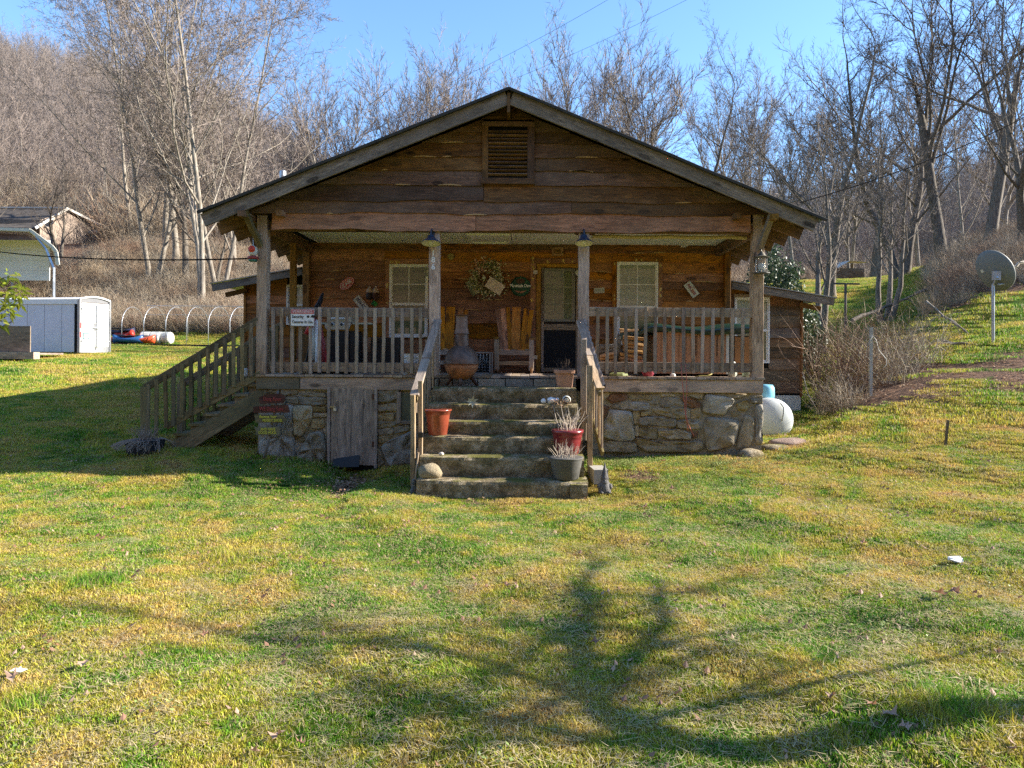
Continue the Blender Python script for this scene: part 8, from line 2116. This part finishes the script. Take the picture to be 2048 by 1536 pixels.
def thatch(seed):
    rr = np.random.default_rng(seed); n = 30; q = rr.normal(0, .10, (n, 2)); az = rr.uniform(0, 6.28, n); ln = rr.uniform(.03, .10, n); w_ = .0022
    dx, dy = np.cos(az) * ln, np.sin(az) * ln; z = rr.uniform(.008, .03, n); z2 = z + rr.uniform(-.008, .02, n)
    co = np.stack([np.stack([q[:, 0] - np.sin(az) * w_, q[:, 1] + np.cos(az) * w_, z], 1), np.stack([q[:, 0] + np.sin(az) * w_, q[:, 1] - np.cos(az) * w_, z], 1), np.stack([q[:, 0] + dx, q[:, 1] + dy, z2], 1)], 1).reshape(-1, 3)
    return fast_mesh('thatch_patch', co, np.arange(3 * n).reshape(-1, 3), None, [M_STRAW])
GP += [thatch(k) for k in range(3)]
r = np.random.default_rng(21)
def gsc(n, D0, D1, ulo, uhi, p=2.):
    D = (r.uniform(D0 ** p, D1 ** p, n)) ** (1 / p); u = r.uniform(ulo, uhi, n); return (u - PX) / F_PX * D, D - 11.2
segs = []
for (nn, D0, D1, k0, k1) in ((17000, 2.4, 6.2, 0, 6), (26000, 6.2, 12.2, 0, 6), (14000, 11.0, 18, 8, 11), (16000, 18, 38, 8, 11), (9000, 38, 66, 8, 11)):
    x, y = gsc(nn, D0, D1, -60, 2110); k = r.integers(k0, k1, nn); s_ = r.uniform(.7, 1.15, nn)
    cl = np.sin(x * 1.9 + 1.3 * np.sin(y * 1.3)) * np.cos(y * 2.3 + x * .7) + .5 * np.sin(x * 5.1) * np.sin(y * 4.3)
    tall = (cl > 1.12) & (r.random(nn) < .55) & (k0 == 0); k = np.where(tall, r.integers(6, 8, nn), k)
    s_ = s_ * (1 + .25 * np.clip(cl, -.6, 1)) * np.where(D0 > 15, 1.3, 1.)
    if D1 < 13:
        th = r.random(nn) < .08 + .12 * (cl < -.2); k = np.where(th, r.integers(11, 14, nn), k)
        hole = ((cl < -.5) & (r.random(nn) < .55)) | (np.sin(x * 7.3 + 2 * np.sin(y * 5.1)) * np.cos(y * 8.7 + x) > .8); x = np.where(hole, x + 500, x)
    segs.append((x, y, k, s_))
X_ = np.concatenate([s[0] for s in segs]); Y_ = np.concatenate([s[1] for s in segs]); K_ = np.concatenate([s[2] for s in segs]); S_ = np.concatenate([s[3] for s in segs])
inside = (X_ > -4.35) & (X_ < 3.9) & (Y_ > -.03) & (Y_ < 11); inside |= (X_ > -1.55) & (X_ < .98) & (Y_ > -1.95) & (Y_ < .1); inside |= (np.abs(X_) < 6.2) & (Y_ > 3.95) & (Y_ < 10)
lt = litter(X_, Y_); keep = (~inside) & (r.random(len(X_)) > lt * 1.15)
X_, Y_, K_, S_ = X_[keep], Y_[keep], K_[keep], S_[keep]; n = len(X_)
instancer('lawn_grass', np.stack([X_, Y_, gz(X_, Y_)], 1), np.stack([np.zeros(n), np.zeros(n), r.uniform(0, 6.28, n)], 1), S_, K_, GP, 'short patchy winter lawn, part green and part straw coloured')
# leaf litter on banks, in the cellar-door ditch and sparsely on the lawn
def litter_meshes():
    out = []
    for k in range(3):
        rr = random.Random(k); mm = MB()
        for j in range(26):
            a = rr.uniform(0, 6.28); q = Vector((rr.gauss(0, .16), rr.gauss(0, .16), rr.uniform(.0, .03))); d = Vector((math.cos(a), math.sin(a), rr.uniform(-.3, .5))).normalized(); s_ = d.cross(Vector((rr.gauss(0, .4), rr.gauss(0, .4), 1))).normalized(); l_ = rr.uniform(.025, .055)
            mm.add([q, q + d * l_ * .5 + s_ * l_ * .35, q + d * l_, q + d * l_ * .5 - s_ * l_ * .35], [(0, 1, 2, 3)])
        me = bpy.data.meshes.new('litter_patch'); me.from_pydata(mm.v, [], mm.f); me.materials.append((M_LEAFD, M_LT, M_LEAFD)[k]); out.append(me)
    return out
LP = litter_meshes()
for k in range(3):
    rr = random.Random(90 + k); mm = MB()
    for j in range(2):
        q = Vector((rr.gauss(0, .05), rr.gauss(0, .05), 0)); a = rr.uniform(0, 6.28); l_ = rr.uniform(.025, .055); d = Vector((math.cos(a), math.sin(a), rr.uniform(-.1, .5))); s_ = Vector((-math.sin(a), math.cos(a), rr.uniform(-.2, .4)))
        mm.add([q, q + d * l_ * .4 + s_ * l_ * .4, q + d * l_ + Vector((0, 0, .01)), q + d * l_ * .6 - s_ * l_ * .35], [(0, 1, 2), (0, 2, 3)])
    me = bpy.data.meshes.new('lawn_leaf'); me.from_pydata(mm.v, [], mm.f); me.materials.append((M_LEAFD, M_LT, M_LEAFO)[k]); LP.append(me)
x, y = gsc(26000, 8.5, 45, -60, 2110); lt = litter(x, y); k1 = (r.random(len(x)) < lt * .9)
inside = (x > -4.35) & (x < 3.9) & (y > -.02) & (y < 11); inside |= (x > -1.55) & (x < .98) & (y > -1.95) & (y < .1)
k1 &= ~inside; x, y = x[k1], y[k1]
sx, sy = gsc(1500, 2.8, 14, -60, 2110); ok = ~((sx > -4.35) & (sx < 3.9) & (sy > -.1) | (sx > -1.6) & (sx < 1.) & (sy > -2.)); sx, sy = sx[ok], sy[ok]
xd = r.normal(-2.6, .2, 60); yd = r.uniform(-1.6, -.25, 60); x = np.concatenate([x, xd]); y = np.concatenate([y, yd]); n0 = len(x); x = np.concatenate([x, sx]); y = np.concatenate([y, sy]); n = len(x); li = r.integers(0, 3, n); li[n0:] = r.integers(3, 6, n - n0)
instancer('leaf_litter', np.stack([x, y, gz(x, y) + np.where(np.arange(n) < n0, .005, .022)], 1), np.stack([np.zeros(n), np.zeros(n), r.uniform(0, 6.28, n)], 1), r.uniform(.6, 1.2, n), li, LP, 'brown leaf litter on the banks and in the ditch at the cellar door')

# clover and ground ivy, mostly in the bed right of the steps
def clover(seed):
    rr = random.Random(seed); mm = MB()
    for j in range(34):
        q = Vector((rr.gauss(0, .07), rr.gauss(0, .07), rr.uniform(.015, .05))); a = rr.uniform(0, 6.28); l_ = rr.uniform(.006, .012); t_ = Vector((rr.gauss(0, .35), rr.gauss(0, .35), 1)).normalized(); d = t_.cross(Vector((math.cos(a), math.sin(a), 0))).normalized(); s_ = t_.cross(d)
        mm.add([q - d * l_, q + s_ * l_ * .8, q + d * l_, q - s_ * l_ * .8], [(0, 1, 2, 3)])
    me = bpy.data.meshes.new('clover_patch'); me.from_pydata(mm.v, [], mm.f); me.materials.append(M_CLOV); return me
CL = [clover(k) for k in range(3)]
r = np.random.default_rng(77)
cx = np.concatenate([r.normal(1.55, .28, 90), r.normal(2.9, .5, 110), r.normal(2.1, .5, 70), r.normal(4.3, .4, 40)]); cy = np.concatenate([r.normal(-.55, .18, 90), r.normal(-.7, .22, 110), r.normal(-1.6, .3, 70), r.normal(-.5, .2, 40)])
gx_, gy_ = gsc(900, 3.0, 12.5, -60, 2110); cl = np.sin(gx_ * 2.7 + 1.1) * np.cos(gy_ * 3.1 + .4 * gx_); kk = cl > .45; gx_, gy_ = gx_[kk], gy_[kk]
cx = np.concatenate([cx, gx_]); cy = np.concatenate([cy, gy_]); ok = ~((cx > -4.35) & (cx < 3.95) & (cy > -.06) | (cx > -1.6) & (cx < 1.1) & (cy > -2.)); cx, cy = cx[ok], cy[ok]; n = len(cx)
instancer('ground_clover', np.stack([cx, cy, gz(cx, cy)], 1), np.stack([np.zeros(n), np.zeros(n), r.uniform(0, 6.28, n)], 1), r.uniform(.7, 1.3, n), r.integers(0, 3, n), CL, 'pale green clover and ground ivy in the lawn and below the right stone wall')
